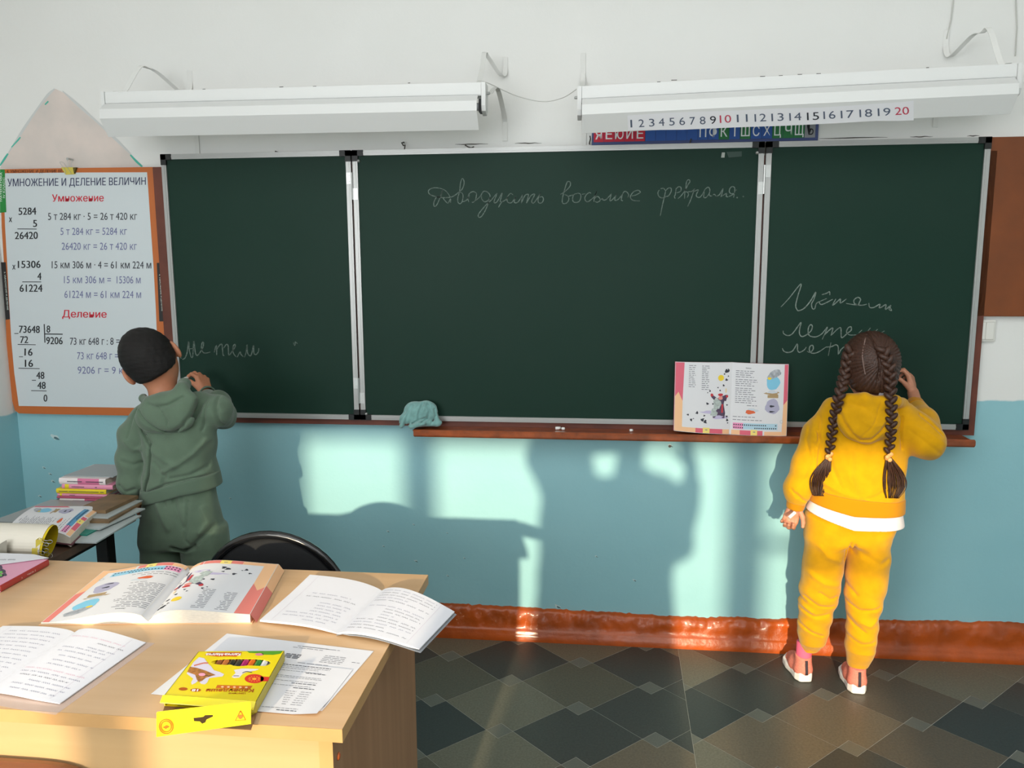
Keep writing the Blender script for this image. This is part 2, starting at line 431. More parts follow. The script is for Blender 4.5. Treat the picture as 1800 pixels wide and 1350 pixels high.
chalk_m = mat('chalk_line', (118, 134, 126), .95, .1, noise=(160, .35))
chalk_b = mat('bold_chalk_line', (140, 154, 146), .95, .1, noise=(160, .3))
def write(word, strokes, ox, oy, sc, w, m_):
    b = MB(); fn = fY(-.0006); b.keepn = True
    for s in strokes:
        if len(s) == 1: blob2d(b, (ox+s[0][0]/sc, oy+s[0][1]/sc), 1.5, 1.4, fn, 8, .1)
        else: stroke2d(b, [(ox+x/sc, oy+y/sc) for x, y in s], w, fn, taper=.4)
    part('chalk_writing', b, m_, cb, label='chalk handwriting reading '+word)
write('двадцать', [
 [(290,240),(275,290),(255,345),(205,350),(170,420),(175,470),(205,455),(245,370),(285,245)],
 [(385,345),(340,280),(280,240),(180,225),(110,250),(100,290),(140,325),(250,352),(340,355),(420,340),(490,290),(545,240),(568,170),(560,115),(540,110),(520,170),(510,270),(485,360),(490,420),(520,435),(545,400),(555,330),(540,295),(510,285)],
 [(285,355),(330,410),(360,425),(388,370),(390,425)],[(545,410),(600,390),(640,320)],[(735,300),(690,275),(640,300),(620,360),(630,415)],[(735,300),(720,380),(690,415),(670,415)],
 [(700,405),(730,385),(780,340),(810,290),(835,270),(880,285),(910,330),(890,385),(840,410),(800,370),(800,330)],
 [(910,345),(890,420),(850,520),(800,600),(765,615),(755,585),(790,530),(870,440),(930,385),(990,310),(1005,300)],
 [(1005,300),(965,400),(975,425),(1010,400),(1070,295),(1045,400),(1060,410)],[(1075,400),(1040,450),(1022,485)],[(1060,410),(1110,390),(1150,340)],
 [(1215,320),(1180,300),(1140,350),(1140,410),(1185,425),(1230,380),(1245,350),(1230,415),(1270,420),(1310,370),(1340,310)],[(1340,310),(1320,435)],[(1320,435),(1370,330),(1410,310),(1415,330),(1390,430)],
 [(1395,425),(1450,330),(1500,310),(1460,400),(1480,428),(1520,385),(1575,290)],[(1575,290),(1545,370),(1550,420),(1590,425),(1615,380),(1600,345),(1565,350)]], 740, 300, 7.5, 1.7, chalk_m)
write('восьмое', [
 [(150,315),(200,290),(260,240),(320,170),(325,110),(300,90),(265,110),(220,250),(190,370),(185,460),(220,480),(270,460),(300,400),(280,345),(225,320)],[(290,350),(340,335),(390,325)],
 [(450,300),(390,320),(365,390),(375,440),(420,460),(480,440),(510,370),(500,310),(450,295)],[(530,315),(590,305)],[(690,300),(660,285),(610,320),(580,380),(595,430),(635,445),(690,410),(750,350),(790,260)],
 [(790,260),(750,370),(740,445)],[(745,400),(790,355),(830,370),(850,420),(800,455),(760,440)],[(840,425),(890,390),(900,415),(950,410),(1010,350),(1050,300)],
 [(1050,300),(1020,420),(1050,420),(1100,370),(1145,300)],[(1145,300),(1105,410),(1150,415),(1200,370),(1245,310)],[(1245,310),(1220,410),(1250,430)],[(1245,310),(1270,270),(1310,270),(1350,320),(1335,370)],
 [(1400,345),(1470,330),(1545,290),(1550,265),(1510,245),(1440,270),(1385,340),(1390,390),(1440,425),(1550,432)]], 970, 310, 10, 1.7, chalk_m)
write('февраля', [
 [(180,320),(155,370),(175,430),(230,455),(300,430)],[(200,300),(250,295),(285,335)],[(285,335),(265,430),(230,580),(195,755)],[(285,335),(330,290),(375,295),(375,350),(330,420),(270,430)],
 [(460,290),(445,400),(430,430),(445,465)],[(465,300),(500,268),(540,280),(535,340),(470,370)],[(490,465),(540,420),(600,340),(660,230),(690,180),(670,150),(635,180),(620,280),(605,360),(600,465)],
 [(640,450),(665,400),(650,360),(610,350)],[(660,350),(720,345),(770,300)],[(770,300),(740,380),(700,490),(650,600)],[(745,360),(790,330),(830,325),(800,390),(800,430),(850,445),(900,390),(940,310)],
 [(940,310),(990,275),(1020,310),(1010,380),(960,445),(920,440),(930,360)],[(1010,390),(1025,420),(1060,420)],[(1075,400),(1100,395),(1120,425)],[(1130,425),(1180,400),(1240,300),(1210,420),(1200,430)],
 [(1210,430),(1260,400),(1300,380),(1295,430),(1330,435)],[(1340,430),(1400,400),(1440,370)],[(1440,370),(1380,385),(1345,350),(1360,290),(1400,265),(1435,290),(1430,380),(1415,450)],[(1440,330),(1470,320)],[(1475,448)],[(1578,430)]], 1140, 300, 9.474, 1.7, chalk_m)
write('нетели', [
 [(55,300),(70,330)],[(85,340),(120,325),(155,240),(175,85),(185,200),(210,305)],[(210,305),(235,300),(250,80),(265,180),(275,250),(300,285),(345,235),(385,160),(390,100),(370,105),(360,180),(385,240),(430,250),(490,235)],[(190,190),(240,185)],
 [(545,240),(575,140),(580,280)],[(580,200),(620,140),(655,130),(670,270),(690,285)],[(680,180),(720,125),(745,150),(750,260),(765,275),(800,230),(845,160),(840,125),(815,160),(820,250),(860,305)],
 [(875,310),(915,235),(930,270),(965,305)],[(980,312),(1005,230),(1015,130),(1025,250),(1065,290),(1090,230),(1110,140),(1115,250),(1145,272),(1180,230),(1185,180)]], 310, 590, 8.18, 2.0, chalk_m)
write('a short double tick', [[(1680,95),(1700,140),(1710,120),(1710,90),(1740,115)]], 310, 590, 8.18, 1.5, chalk_m)
write('летели, three times one below another', [
 [(95,372),(200,260),(360,65),(320,220),(290,350),(310,410),(335,420),(400,390),(480,300),(555,175),(530,270),(500,330),(510,390),(540,395),(560,330),(600,300)],[(605,300),(700,260)],[(635,210),(700,190),(735,170),(740,215)],
 [(600,300),(610,330),(650,335),(780,270)],[(820,265),(775,350),(840,300),(880,265),(880,320),(960,265)],[(955,325),(1100,345),(1130,310),(1145,270),(1110,245),(1060,280),(1070,330),(1150,350),(1230,335)],
 [(1255,320),(1265,375),(1320,378),(1400,335),(1390,380),(1420,375),(1480,340),(1475,405),(1545,350),(1520,400),(1555,420),(1535,375)],
 [(125,685),(130,720),(180,748),(240,730),(310,640),(360,575),(345,650),(340,720),(370,762),(430,740),(490,690),(510,630),(490,605),(460,640),(455,710),(480,755),(560,765),(640,720),(710,635),(640,800)],
 [(660,750),(730,680),(780,650),(755,750)],[(765,740),(840,665),(885,650),(890,765),(915,770),(970,720),(1020,680),(1020,635),(985,645),(960,700),(1000,740),(1090,740)],[(1120,715),(1165,675)],[(1230,705),(1275,648)],[(1340,695),(1370,665)],[(1420,710),(1460,688)],
 [(115,915),(130,950),(180,972),(250,950),(310,860),(315,940),(340,970),(400,940),(430,900)],[(440,955),(480,970),(520,930),(515,880),(480,890),(470,940),(500,980),(580,970),(690,900)],[(755,840),(720,1015)],
 [(690,900),(760,895),(820,870),(850,900),(850,1000)],[(860,990),(890,930),(960,880)]], 1360, 490, 7.5, 1.9, chalk_b)
# scraps of tape on the board
fb = MB(); quad2d(fb, [(1269,268),(1274.5,268),(1273.5,277),(1267.5,277)], fY(-.0008)); part('paper_scrap', fb, mat('grey_paper_scrap', (170, 176, 170), .8), cb)
fb = MB(); quad2d(fb, [(1277,267),(1304,266),(1304,275),(1281,277)], fY(-.0008)); part('tape_residue', fb, mat('tape_residue', (50, 72, 64), .4), cb)

# chalk rail
rail_m = mat('chalk_rail_brown_gloss', (164, 80, 36), .3, .5, noise=(30, .25), bump=(60, .15), coat=.4)
b = MB(); xa, xb = .976, 2.985
prof = [(-.088, .846), (-.094, .853), (-.094, .868), (-.088, .874), (-.076, .870), (-.004, .870), (.010, .870), (.010, .848)]
b.prism([(xa+(.006 if y < -.08 else 0), y, z) for y, z in prof], (xb-xa, 0, 0))
for x in (): b.prism([(x, .011, .848), (x, .011, .80), (x, -.05, .848)], (.02, 0, 0))
single('chalk_rail', b, rail_m, 'long brown wooden chalk rail under the middle and right of the chalkboard', 'shelf', bevel=.0015)
cw = mat('white_chalk', (240, 240, 236), .95, .1, bump=(120, .2))
def chalk_piece(p, q, r, lab):
    single('chalk_stick', MB().tube([p, tuple((np.array(p)+q)/2), q], [r, r*1.05, r*.95], 10), cw, lab, 'chalk', 'chalk stubs on the rail', bevel=.001, smooth=True)
p = at_z(976, 753, .877); chalk_piece((p[0], -.03, .8765), (p[0]+.02, -.024, .8765), .006, 'left stub of the close pair of white chalk stubs on the brown rail')
chalk_piece((p[0]+.024, -.03, .876), (p[0]+.036, -.034, .876), .0055, 'right stub of the close pair of white chalk stubs on the brown rail')
p = at_z(1107, 757, .877); chalk_piece((p[0], -.04, .8755), (p[0]+.012, -.036, .8755), .005, 'single tiny white chalk stub farther right on the brown rail')

# ---- wall lamps
def lamp(x0, x1, za, zb, zrl, label, left=True, right=True):
    """za/zb: height of the housing top at the left/right end"""
    cy = -.25
    t = thing('fluorescent_lamp', ((x0+x1)/2, cy, (za+zb)/2), label, 'lamp', 'board lamps')
    def Zt(x): return za+(zb-za)*(x-x0)/(x1-x0)
    def bar(y0, y1, dz0, dz1, xa, xb):
        return MB().hexa([(xa, y0, Zt(xa)+dz0), (xb, y0, Zt(xb)+dz0), (xb, y1, Zt(xb)+dz0), (xa, y1, Zt(xa)+dz0), (xa, y0, Zt(xa)+dz1), (xb, y0, Zt(xb)+dz1), (xb, y1, Zt(xb)+dz1), (xa, y1, Zt(xa)+dz1)])
    part('housing', bar(cy, cy+.055, -.042, 0, x0+.012, x1-.012), whm, t, bevel=.003)
    # bent sheet reflector
    pr = [(cy-.012, -.046), (cy-.036, -.070), (cy-.042, -.100), (cy-.02, -.150), (cy-.0, -zrl)]
    def bent(xa, xb):
        b = MB(); n = len(pr)
        for x in (xa, xb):
            for y, z in pr: b.v.append((x, y, Zt(x)+z))
            for y, z in pr[::-1]: b.v.append((x, y+.0015, Zt(x)+z+.0005))
        m2 = 2*n
        b.f = [(i, (i+1) % m2, m2+(i+1) % m2, m2+i) for i in range(m2)] + [tuple(range(m2))[::-1], tuple(range(m2, 2*m2))]
        return b
    def flat(xa, xb, dy=0):
        b = MB(); P = [(cy-.012, -.044), (cy-.040, -.066), (cy-.043, -.098), (cy-.0, -zrl)]
        for x in (xa, xb):
            for y, z in P: b.v.append((x, y, Zt(x)+z))
            for y, z in P[::-1]: b.v.append((x, y+.0015, Zt(x)+z))
        m2 = 2*len(P); b.f = [(i, (i+1) % m2, m2+(i+1) % m2, m2+i) for i in range(m2)] + [tuple(range(m2))[::-1], tuple(range(m2, 2*m2))]
        return b
    part('reflector', flat(x0+.016, x1-.024), whm, t)
    part('tube', MB().tube([(x0+.02, cy+.02, Zt(x0)-.075), (x1-.02, cy+.02, Zt(x1)-.075)], .013, 14), mat('lamp_tube_glass', (235, 238, 240), .2, .5), t, smooth=True)
    for x, s in ((x0, 1), (x1, -1)):
        z = Zt(x); o = [(cy-.004, 0), (cy-.004, -.045), (cy-.008, -.075), (cy-.002, -.092), (cy+.03, -.104), (cy+.055, -.09), (cy+.06, -.045), (cy+.06, 0)]
        part('end_cap', MB().prism([(x, y, z+q) for y, q in o], (s*.014, 0, 0)), whm, t, bevel=.0012)
        part('tube_socket', MB().box((x+s*.014, cy+.002, z-.095), (x+s*.024, cy+.04, z-.052)), blk, t)
        part('cap_screw', MB().lathe([(.005, 0), (.005, .008), (.003, .011), (0, .011)] if s < 0 else [(.005, 0), (.005, -.008), (.003, -.011), (0, -.011)], (x, cy+.03, z-.03), 'x', 10), steel, t)
    return t, Zt
def strap(t, pts, w=.017, m_=whm2, wd=(1, 0, 0)):
    part('bracket', MB().strip(pts, w, .0022, wd), m_, t)
LL, Z1 = lamp(-.068, 1.292, 2.094, 2.088, .153, 'white fluorescent lamp hung over the left half of the chalkboard')
LR, Z2 = lamp(1.596, 2.965, 2.066, 2.096, .150, 'white fluorescent lamp with a paper number strip taped on it, over the right half')
def curve(pts, n=6):
    P = [np.array(p, float) for p in pts]; Q = []
    for i in range(len(P)-1):
        a = P[max(i-1, 0)]; b = P[i]; c = P[i+1]; d = P[min(i+2, len(P)-1)]
        for k in range(n):
            s = k/n; Q.append(.5*((2*b)+(-a+c)*s+(2*a-5*b+4*c-d)*s*s+(-a+3*b-3*c+d)*s**3))
    Q.append(P[-1]); return Q
# straps: from the wall plate, out and down, hump, then onto the housing
def upper(t, xw, zw, xl, Zl, hump):
    pts = [(xw, .036, zw+.045), (xw, .036, zw), (xw, .02, zw-.035), (xw+(xl-xw)*.12, -.0, zw-.045)] 
    pts += [(xw+(xl-xw)*.45, -.08, zw+hump*.5), (xw+(xl-xw)*.6, -.115, zw+hump), (xw+(xl-xw)*.72, -.145, zw+hump*.7), (xw+(xl-xw)*.95, -.2, Zl+.006), (xl, -.24, Zl+.003)]
    strap(t, curve(pts), wd=(.93, .36, 0) if xl < xw else (.93, -.36, 0))
upper(LL, .115, 2.180, -.02, 2.094, .022)
upper(LR, 2.845, 2.228, 2.93, 2.098, -.005)
strap(LL, curve([(1.325, .036, 2.235), (1.325, .034, 2.19), (1.32, .015, 2.165), (1.305, -.005, 2.172), (1.275, -.04, 2.215), (1.262, -.06, 2.228), (1.262, -.11, 2.17), (1.262, -.2, 2.095)]), wd=(.96, .25, 0))
strap(LR, curve([(1.607, .036, 2.24), (1.607, .034, 2.16), (1.607, -.02, 2.12), (1.607, -.2, 2.075)]))
def lower(t, x, zt, zb, x2=None, z2=None):
    strap(t, curve([(x, .036, zb), (x, .035, zb+.05), (x, .02, zb+.085), ((x+(x2 or x))/2, -.09, zb+.16), (x2 or x, -.2, z2 or zt)]))
lower(LL, .128, 2.05, 1.918); lower(LL, 1.322, 2.05, 1.94, 1.30, 2.06); lower(LR, 1.612, 2.02, 1.912); lower(LR, 2.83, 2.05, 1.955)
# number strip taped on right reflector
PN = (1.6, -.293, 1.968); yz0 = np.array([-.293, -.098]); yz1 = np.array([-.25, -.150]); dd = yz1-yz0
sl = (2.096-2.066)/(2.965-1.596); nrm = np.cross([1, 0, sl], [0, dd[0], dd[1]]); nrm /= np.linalg.norm(nrm)
if nrm[1] > 0: nrm = -nrm
p_on = np.array([1.596, -.293, 2.066-.098])
fN = lambda u, v: on_plane(u, v, p_on+nrm*.0012, nrm)
fN2 = lambda u, v: on_plane(u, v, p_on+nrm*.0019, nrm)
ns = thing('number_strip', fN(1350, 208), 'white paper strip with the numbers 1 to 20 taped on the right lamp', 'number line')
b = MB(); b.keepn = True
top = [(1103,203),(1180,198),(1256,195.5),(1300,194),(1360,191),(1440,189),(1520,184),(1585,179.5),(1606,177)]; bot = [(1606,211.5),(1585,212.5),(1540,212.5),(1465,217),(1380,221),(1290,224),(1200,228),(1104,229)]
poly2d(b, top+bot, fN); part('paper', b, mat('strip_paper', (233, 233, 236), .7), ns)
nums = [(1,482,512,738,0),(2,553,597,736,0),(3,635,678,731,0),(4,712,757,727,0),(5,795,838,723,0),(6,875,920,720,0),(7,957,1000,717,0),(8,1037,1082,714,0),(9,1118,1165,710,2),(10,1195,1285,703,1),(11,1330,1415,697,0),(12,1470,1562,693,0),(13,1603,1700,689,0),(14,1745,1840,685,0),
        (15,1885,1980,681,2),(16,2015,2110,672,0),(17,2152,2255,666,0),(18,2300,2400,657,0),(19,2445,2545,648,0),(20,2580,2692,640,1)]
B3 = [MB(), MB(), MB()]
for n_, a, c, y, k in nums:
    s = -.052*(c-a)*0
    b = MB(); b.keepn = True
    if n_ == 1: a += 6; c -= 10
    text_on(b, str(n_), fN2, (1000+a/4.5, 60+y/4.5), (1000+c/4.5, 60+(y-(c-a)*.05)/4.5), 14.2, offset=-.004)
    part('printed_number', b, mat(*[('slate_ink', (88, 98, 116)), ('red_ink', (196, 70, 92)), ('black_ink', (45, 48, 56))][k], .7), ns)
# wire between the lamps
single('lamp_cable', MB().tube(curve([(1.262, -.22, 2.099), (1.292, -.2, 2.096), (1.38, -.12, 2.068), (1.47, -.1, 2.05), (1.54, -.12, 2.056), (1.590, -.17, 2.073)], 8), .0016, 6), mat('white_cable', (205, 205, 200), .6), 'thin white cable sagging between the two wall lamps', 'cable', smooth=True)
# cords to the ceiling at right
for i, (u0, v0, u1, v1, side) in enumerate([(1676, 0, 1664, 68, 'left'), (1786, 0, 1785, 98, 'right')]):
    a = at_y(u0, v0, .034); c = at_y(u1, v1, .034)
    d = (a-c)/(a[2]-c[2]); top_ = c+d*(HC-.002-c[2])
    single('hanging_cord', MB().tube([c, (a*.5+c*.5)+np.array([.004, 0, 0]), a, top_], .0022, 6), mat('cord_grey_white', (198, 198, 192), .8), side+' one of two thin pale cords rising to the ceiling above the right lamp', 'cord', 'cords at the top right')

# alphabet strip on the wall behind the right lamp
al = thing('alphabet_strip', (2.035, .033, 1.918), 'red, blue and green alphabet strip peeking out under the right lamp', 'alphabet strip')
base_m = mat('strip_backing', (70, 82, 128), .5)
xa, xb = 1.643, 2.432; cw_ = (xb-xa-.01)/21; zz0, hh = 1.927, .055
part('backing', MB().box((xa-.002, .030, 1.918), (xb+.004, .036, 2.04)), base_m, al)
rowb = ['Я','Ё','Ю','И','Е','','','','','','П','Ф','К','Т','Ш','С','Х','Ц','Ч','Щ','Ъ']; rowt = ['А','О','У','Ы','Э','Н','М','Л','Р','Й','Б','В','Г','Д','Ж','З','','','','','Ь']
colr = {'r': (196, 40, 62), 'b': (48, 88, 160), 'g': (44, 116, 66), 's': (140, 142, 146)}
ck = 'rrrrrbbbbbbbgbgbbgggs'
wl = mat('letter_white', (232, 235, 238), .6); kl = mat('letter_black', (30, 32, 36), .6)
for r_, row in ((0, rowb), (1, rowt)):
    for k in range(21):
        x = xa+.004+k*cw_; z = zz0+r_*hh
        c_ = part('letter_cell', MB().box((x+.0006, .0285, z+.0006), (x+cw_-.0006, .0302, z+hh-.0006)), mat('cell_'+ck[k], colr[ck[k]], .5), al)
        if row[k]:
            L = MB(); L.keepn = True; wd = cw_*(.62 if row[k] not in 'ШЩЮЖФ' else .8)
            text_on(L, row[k], lambda a, c, x=x: (a, .0280, -c), (x+(cw_-wd)/2, -(z+.010)), (x+(cw_+wd)/2, -(z+.010)), .036, offset=.006)
            part('letter', L, kl if ck[k] == 's' else wl, c_)

# hooks / bent nails above the board
nail_m = mat('rusty_nail', (82, 78, 72), .6, .4, metal=.4)
hk = [((710,250),(706,251),(709,256),(712,255),(711,263)),((818,255),(822,258),(828,260),(833,258)),((1036,252),(1038,244),(1037,239)),((1213,250),(1215,244)),((484,266),(489,268),(493,271))]
hl = ['bent nail above the middle leaf, nearest to the left hinge', 'bent nail above the chalkboard below the right end of the left lamp', 'bent nail beside the left end of the alphabet strip', 'small nail under the blue part of the alphabet strip', 'dark nail above the right part of the left leaf']
for i, h in enumerate(hk):
    pts = [at_y(u, v, .02-.006*k) for k, (u, v) in enumerate(h)]; pts = [at_y(h[0][0], h[0][1]+1, YW-.002)]+pts
    single('bent_nail', MB().tube(pts, .0024, 6), nail_m, hl[i], 'nail', 'nails above the chalkboard')
# dark plaster crack over the board frame and flaked patches
crack_m = mat('dark_crack', (92, 88, 80), .9, noise=(60, .4)); rnd = random.Random(11)
b = MB(); b.keepn = True
for u0, u1 in ((800, 858), (905, 952), (1040, 1130), (1150, 1190), (1440, 1560), (1600, 1640), (1700, 1722)):
    pts = []; n = 9
    for k in range(n): 
        u = u0+(u1-u0)*k/(n-1); pts.append((u, 258-(u-620)*.0165-1.2+rnd.uniform(-.4, .4)))
    stroke2d(b, pts, [.4, 1.5, 1.9, 1.2, .4], fY(YW-.0008))
for u, v, w in ((306,159,4),(330,158,5),(356,157,5),(463,155,7),(491,153,7),(550,152,6),(717,146,4),(1155,144,6),(1180,141,10),(1300,138,3),(1336,134.5,9),(1369,133,7),(1402,131,8),(1435,129.5,8),(1628,119,5)):
    stroke2d(b, [(u, v), (u+w, v-.3)], [1.2, 2, 1.2], fY(YW-.0008), smooth=False)
b2 = part('plaster_crack', b, crack_m, bpy.data.objects['wall_front'])
# chips in the blue paint
chips = [(1120,769,3),(1178,783,4),(682,934,2.4),(727,922,2),(674,960,2),(786,937,1.6),(731,986,3),(816,981,2),(787,1012,2.2),(980,1066,5),(96,768,7),(77,822,3),(88,833,3),(93,846,3.5),(70,872,3),(405,876,2),(1048,978,2.4),(1115,1020,3)]
b = MB(); b.keepn = True
for i, (u, v, r) in enumerate(chips): blob2d(b, (u, v), r*1.1, r*.55, fY(YW-.0008), 10, .5, i, .4)
part('paint_chip', b, mat('chip_pale', (196, 214, 214), .9), bpy.data.objects['wall_front'])
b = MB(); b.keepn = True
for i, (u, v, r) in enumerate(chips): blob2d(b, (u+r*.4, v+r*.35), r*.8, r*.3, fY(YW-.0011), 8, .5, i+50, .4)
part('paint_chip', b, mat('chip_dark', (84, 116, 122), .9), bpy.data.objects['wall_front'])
p = at_y(1177, 784, YW-.003)
single('wall_nail', MB().lathe([(0, -.006), (.005, -.006), (.005, -.003), (.002, -.002), (.002, .004)], (p[0], YW-.004, p[2]), 'y', 10), nail_m, 'grey nail head in the blue wall just under the chalk rail', 'nail')
# peeled triangle with green edges
b = MB(); b.keepn = True
poly2d(b, [(97,156),(112,163),(150,197),(190,233),(228,270),(251,296),(0,296),(20,262),(50,216),(80,172)], fY(YW-.0012))
part('bare_plaster_triangle', b, mat('pinkish_plaster', (226, 212, 204), .85, noise=(7, .1, (208, 200, 194)), bump=(40, .15)), bpy.data.objects['wall_front'])
b = MB(); b.keepn = True
for s, w in (([(0,291),(8,279),(14,270)], 4), ([(20,259),(31,247),(36,241)], 3), ([(79,184),(85,178)], 4), ([(229,272),(240,284),(250,293)], 4)): stroke2d(b, s, [w*.6, w, w*.7], fY(YW-.0016))
part('green_paint_trace', b, mat('green_paint_trace', (86, 184, 164), .8), bpy.data.objects['wall_front'])
b = MB(); b.keepn = True
for s in ([(14,270),(50,214),(80,172),(96,156)], [(110,160),(150,196),(190,232),(230,271)]): stroke2d(b, s, [1.5, 5, 3, 5, 2], fY(YW-.0014))
part('plaster_edge', b, mat('plaster_edge_grey', (206, 208, 206), .9), bpy.data.objects['wall_front'])

# light switch
sw = thing('light_switch', (3.042, YW, 1.2), 'white double rocker light switch on the wall under the brown board', 'switch')
part('plate', MB().box((3.006, .024, 1.208), (3.080, YW-.0005, 1.286)), mat('switch_white', (226, 225, 218), .4), sw, bevel=.003)
part('frame', MB().box((3.013, .021, 1.215), (3.073, .0242, 1.279)), mat('switch_line', (206, 204, 196), .5), sw, bevel=.001)
for k in range(2): part('rocker', MB().box((3.015+.0285*k, .017, 1.217), (3.0425+.0285*k, .0212, 1.277)), mat('switch_white', (226, 225, 218), .4), sw, bevel=.0015)

# ------------------------------------------------------------------ poster
yp = .020
po = thing('math_poster', at_y(140, 720, yp), 'orange-bordered multiplication and division poster hanging on the wall left of the board', 'poster')
orange = mat('poster_orange', (192, 106, 52), .45, .4)
outer = [(0,297.5),(120,295.5),(271.5,293.5),(278,385),(284.5,480),(288,560),(291,650),(291.5,729),(226,730.5),(60,727.5),(33,726.5),(26,721),(19,695),(13,640),(10,565),(8,480),(3,400)]
b = MB().prism([at_y(u, v, yp) for u, v in outer], (0, .0012, 0)); part('sheet', b, orange, po)
def pl(name, shapes, c, dy, rough=.45):
    for s in shapes:
        b = MB(); b.keepn = True; poly2d(b, s, fY(yp-dy)); part(name, b, mat(name+'_ink', c, rough, .4), po)
pl('white_field', [[(9,304.5),(130,303.3),(258.5,302.8),(264,385),(270,470),(274,545),(278,640),(280.5,717.5),(150,715.5),(33,713.5),(25,655),(20,600),(16,530),(13,470),(9,400),(8,374)]], (208, 216, 219), .0004)
pl('green_tab', [[(0,298),(8.3,298),(11.2,373),(0,374)]], (40, 136, 62), .0007)
pl('black_tab', [[(1.5,461),(10,461),(17.5,561),(10,562)], [(275.5,462),(284.3,462),(289.5,565),(280,565)]], (40, 38, 38), .0007)
ft = fY(yp-.0009)
def PT(name, items, c, off=.012):
    for s, x0, y0, x1, y1, h in items:
        b = MB(); b.keepn = True; text_on(b, s, ft, (x0, y0), (x1, y1), h, offset=off); part(name, b, mat(name+'_ink', c, .5), po)
PT('heading', [('УМНОЖЕНИЕ И ДЕЛЕНИЕ ВЕЛИЧИН', 13.4,327.6,256.2,324.8,13.4)], (62, 66, 96), .008)
PT('red_heading', [('Умножение', 91.6,354.4,182.2,353.9,12.8), ('Деление', 109.5,557.8,187.2,558.5,13)], (204, 44, 62), .012)
blk_items = [('5284',32.9,377.8,63.6,377.1,13.3),('х',15.6,390.4,21,390.4,11),('5',58.3,398.8,64.9,398.8,13),('26420',26.3,420.4,66.3,419.9,13.3),('15306',31.6,471.1,71.1,470.8,13.3),('х',21.7,473.8,27,473.8,11),('4',65.8,491.9,72.5,491.9,13.3),('61224',34.7,512.9,74.3,512.9,13.5),
 ('73648',33.4,585,69.7,585.3,13.3),('8',82.1,584.6,88,584.6,13),('9206',81.2,604.9,109.9,605.2,13.3),('72',35.6,603.1,49.4,603.1,12.8),('16',43.2,625,56.9,625.2,13.3),('16',43.9,644.9,57.8,644.9,13.3),('48',64,665.9,77.7,666,13),('48',65.8,683.5,80,683.6,13),('0',76.8,705.9,83,705.9,13)]
PT('column_sum', blk_items, (40, 42, 46), .014)
PT('sum_line', [('5 т 284 кг · 5 = 26 т 420 кг',84.4,386.7,240.9,386.3,13.2),('15 км 306 м · 4 = 61 км 224 м',91,471.6,265.8,472,13.2),('73 кг 648 г : 8 =',123,606.1,210.3,606.1,13.2),('9 кг 206 г',214,606.1,271,606.4,13.2)], (66, 68, 76), .004)
PT('blue_line', [('5 т 284 кг = 5284 кг',106.3,413,223.1,412.6,13.2),('26420 кг = 26 т 420 кг',108.4,439.1,240.4,439.1,13.4),('15306 м',205,498.1,247.1,498.1,13.2),('15 км 306 м =',112.4,497.8,195,498,13.2),('61224 м = 61 км 224 м',113.2,523.6,248,524,13.4),('73 кг 648 г =',135.5,631.6,208,631.7,13.2),('73648 г',215,631.8,262,632,13.2),('9206 г = 9 кг 206 г',136.5,656.8,262,657.5,13.2)], (112, 116, 158), .0)
PT('small_header', [('4. УМНОЖЕНИЕ И ДЕЛЕНИЕ ВЕЛИЧИН',11.6,304,133,303.2,5.4)], (84, 52, 36), .01)
for l in [(30.6,402.3,64.5,402.7),(39.1,495.5,72.5,495.6),(25.2,586.2,32.4,586.2),(31.1,605.4,62.8,606),(33.4,627.1,40.4,627.1),(32.5,647.2,69.7,648.1),(56,668.5,63.3,668.5),(54.8,686.7,81.8,687.2)]:
    b = MB(); b.keepn = True; stroke2d(b, [l[:2], l[2:]], 1.2, ft, smooth=False); part('rule_line', b, mat('column_sum_ink', (40, 42, 46), .5), po)
b = MB(); b.keepn = True
for l in [(78.8,587,110.2,587.5),(77.7,569.7,79,602.4)]: stroke2d(b, [l[:2], l[2:]], 1.8, ft, smooth=False)
part('rule_line', b, mat('column_sum_ink', (40, 42, 46), .5), po)
b = MB(); b.keepn = True      # vertical tab writing
def vtext(s, u, v0, v1, h):     # reads upwards
    v, f = text2d(s, .01); x0, x1 = v[:, 0].min(), v[:, 0].max()
    b.add([ft(u-(q/.729)*h, v0+(a-x0)/(x1-x0)*(v1-v0)) for a, q in v], f)
vtext('МАТЕМАТИКА', 3.6, 354, 303, 3.6)
def tabp():
    global b
    part('tab_writing', b, mat('tab_writing_ink', (222, 232, 222), .6), po); b = MB(); b.keepn = True
tabp(); vtext('IV КЛАСС', 8.6, 348, 312, 3.4)
def vtext2(s, u0, u1, v0, v1, h):
    v, f = text2d(s, .004); x0, x1 = v[:, 0].min(), v[:, 0].max()
    b.add([ft(u0+(u1-u0)*(a-x0)/(x1-x0)+(q/.729)*h, v0+(a-x0)/(x1-x0)*(v1-v0)) for a, q in v], f)
tabp(); vtext2('4. УМНОЖЕНИЕ И ДЕЛЕНИЕ', 279.5, 284, 482, 547, 2.4); tabp(); vtext2('5. УМНОЖЕНИЕ И ДЕЛЕНИЕ', 7, 12.5, 478, 545, 2.4)
part('tab_writing', b, mat('tab_writing_ink', (222, 232, 222), .6), po)
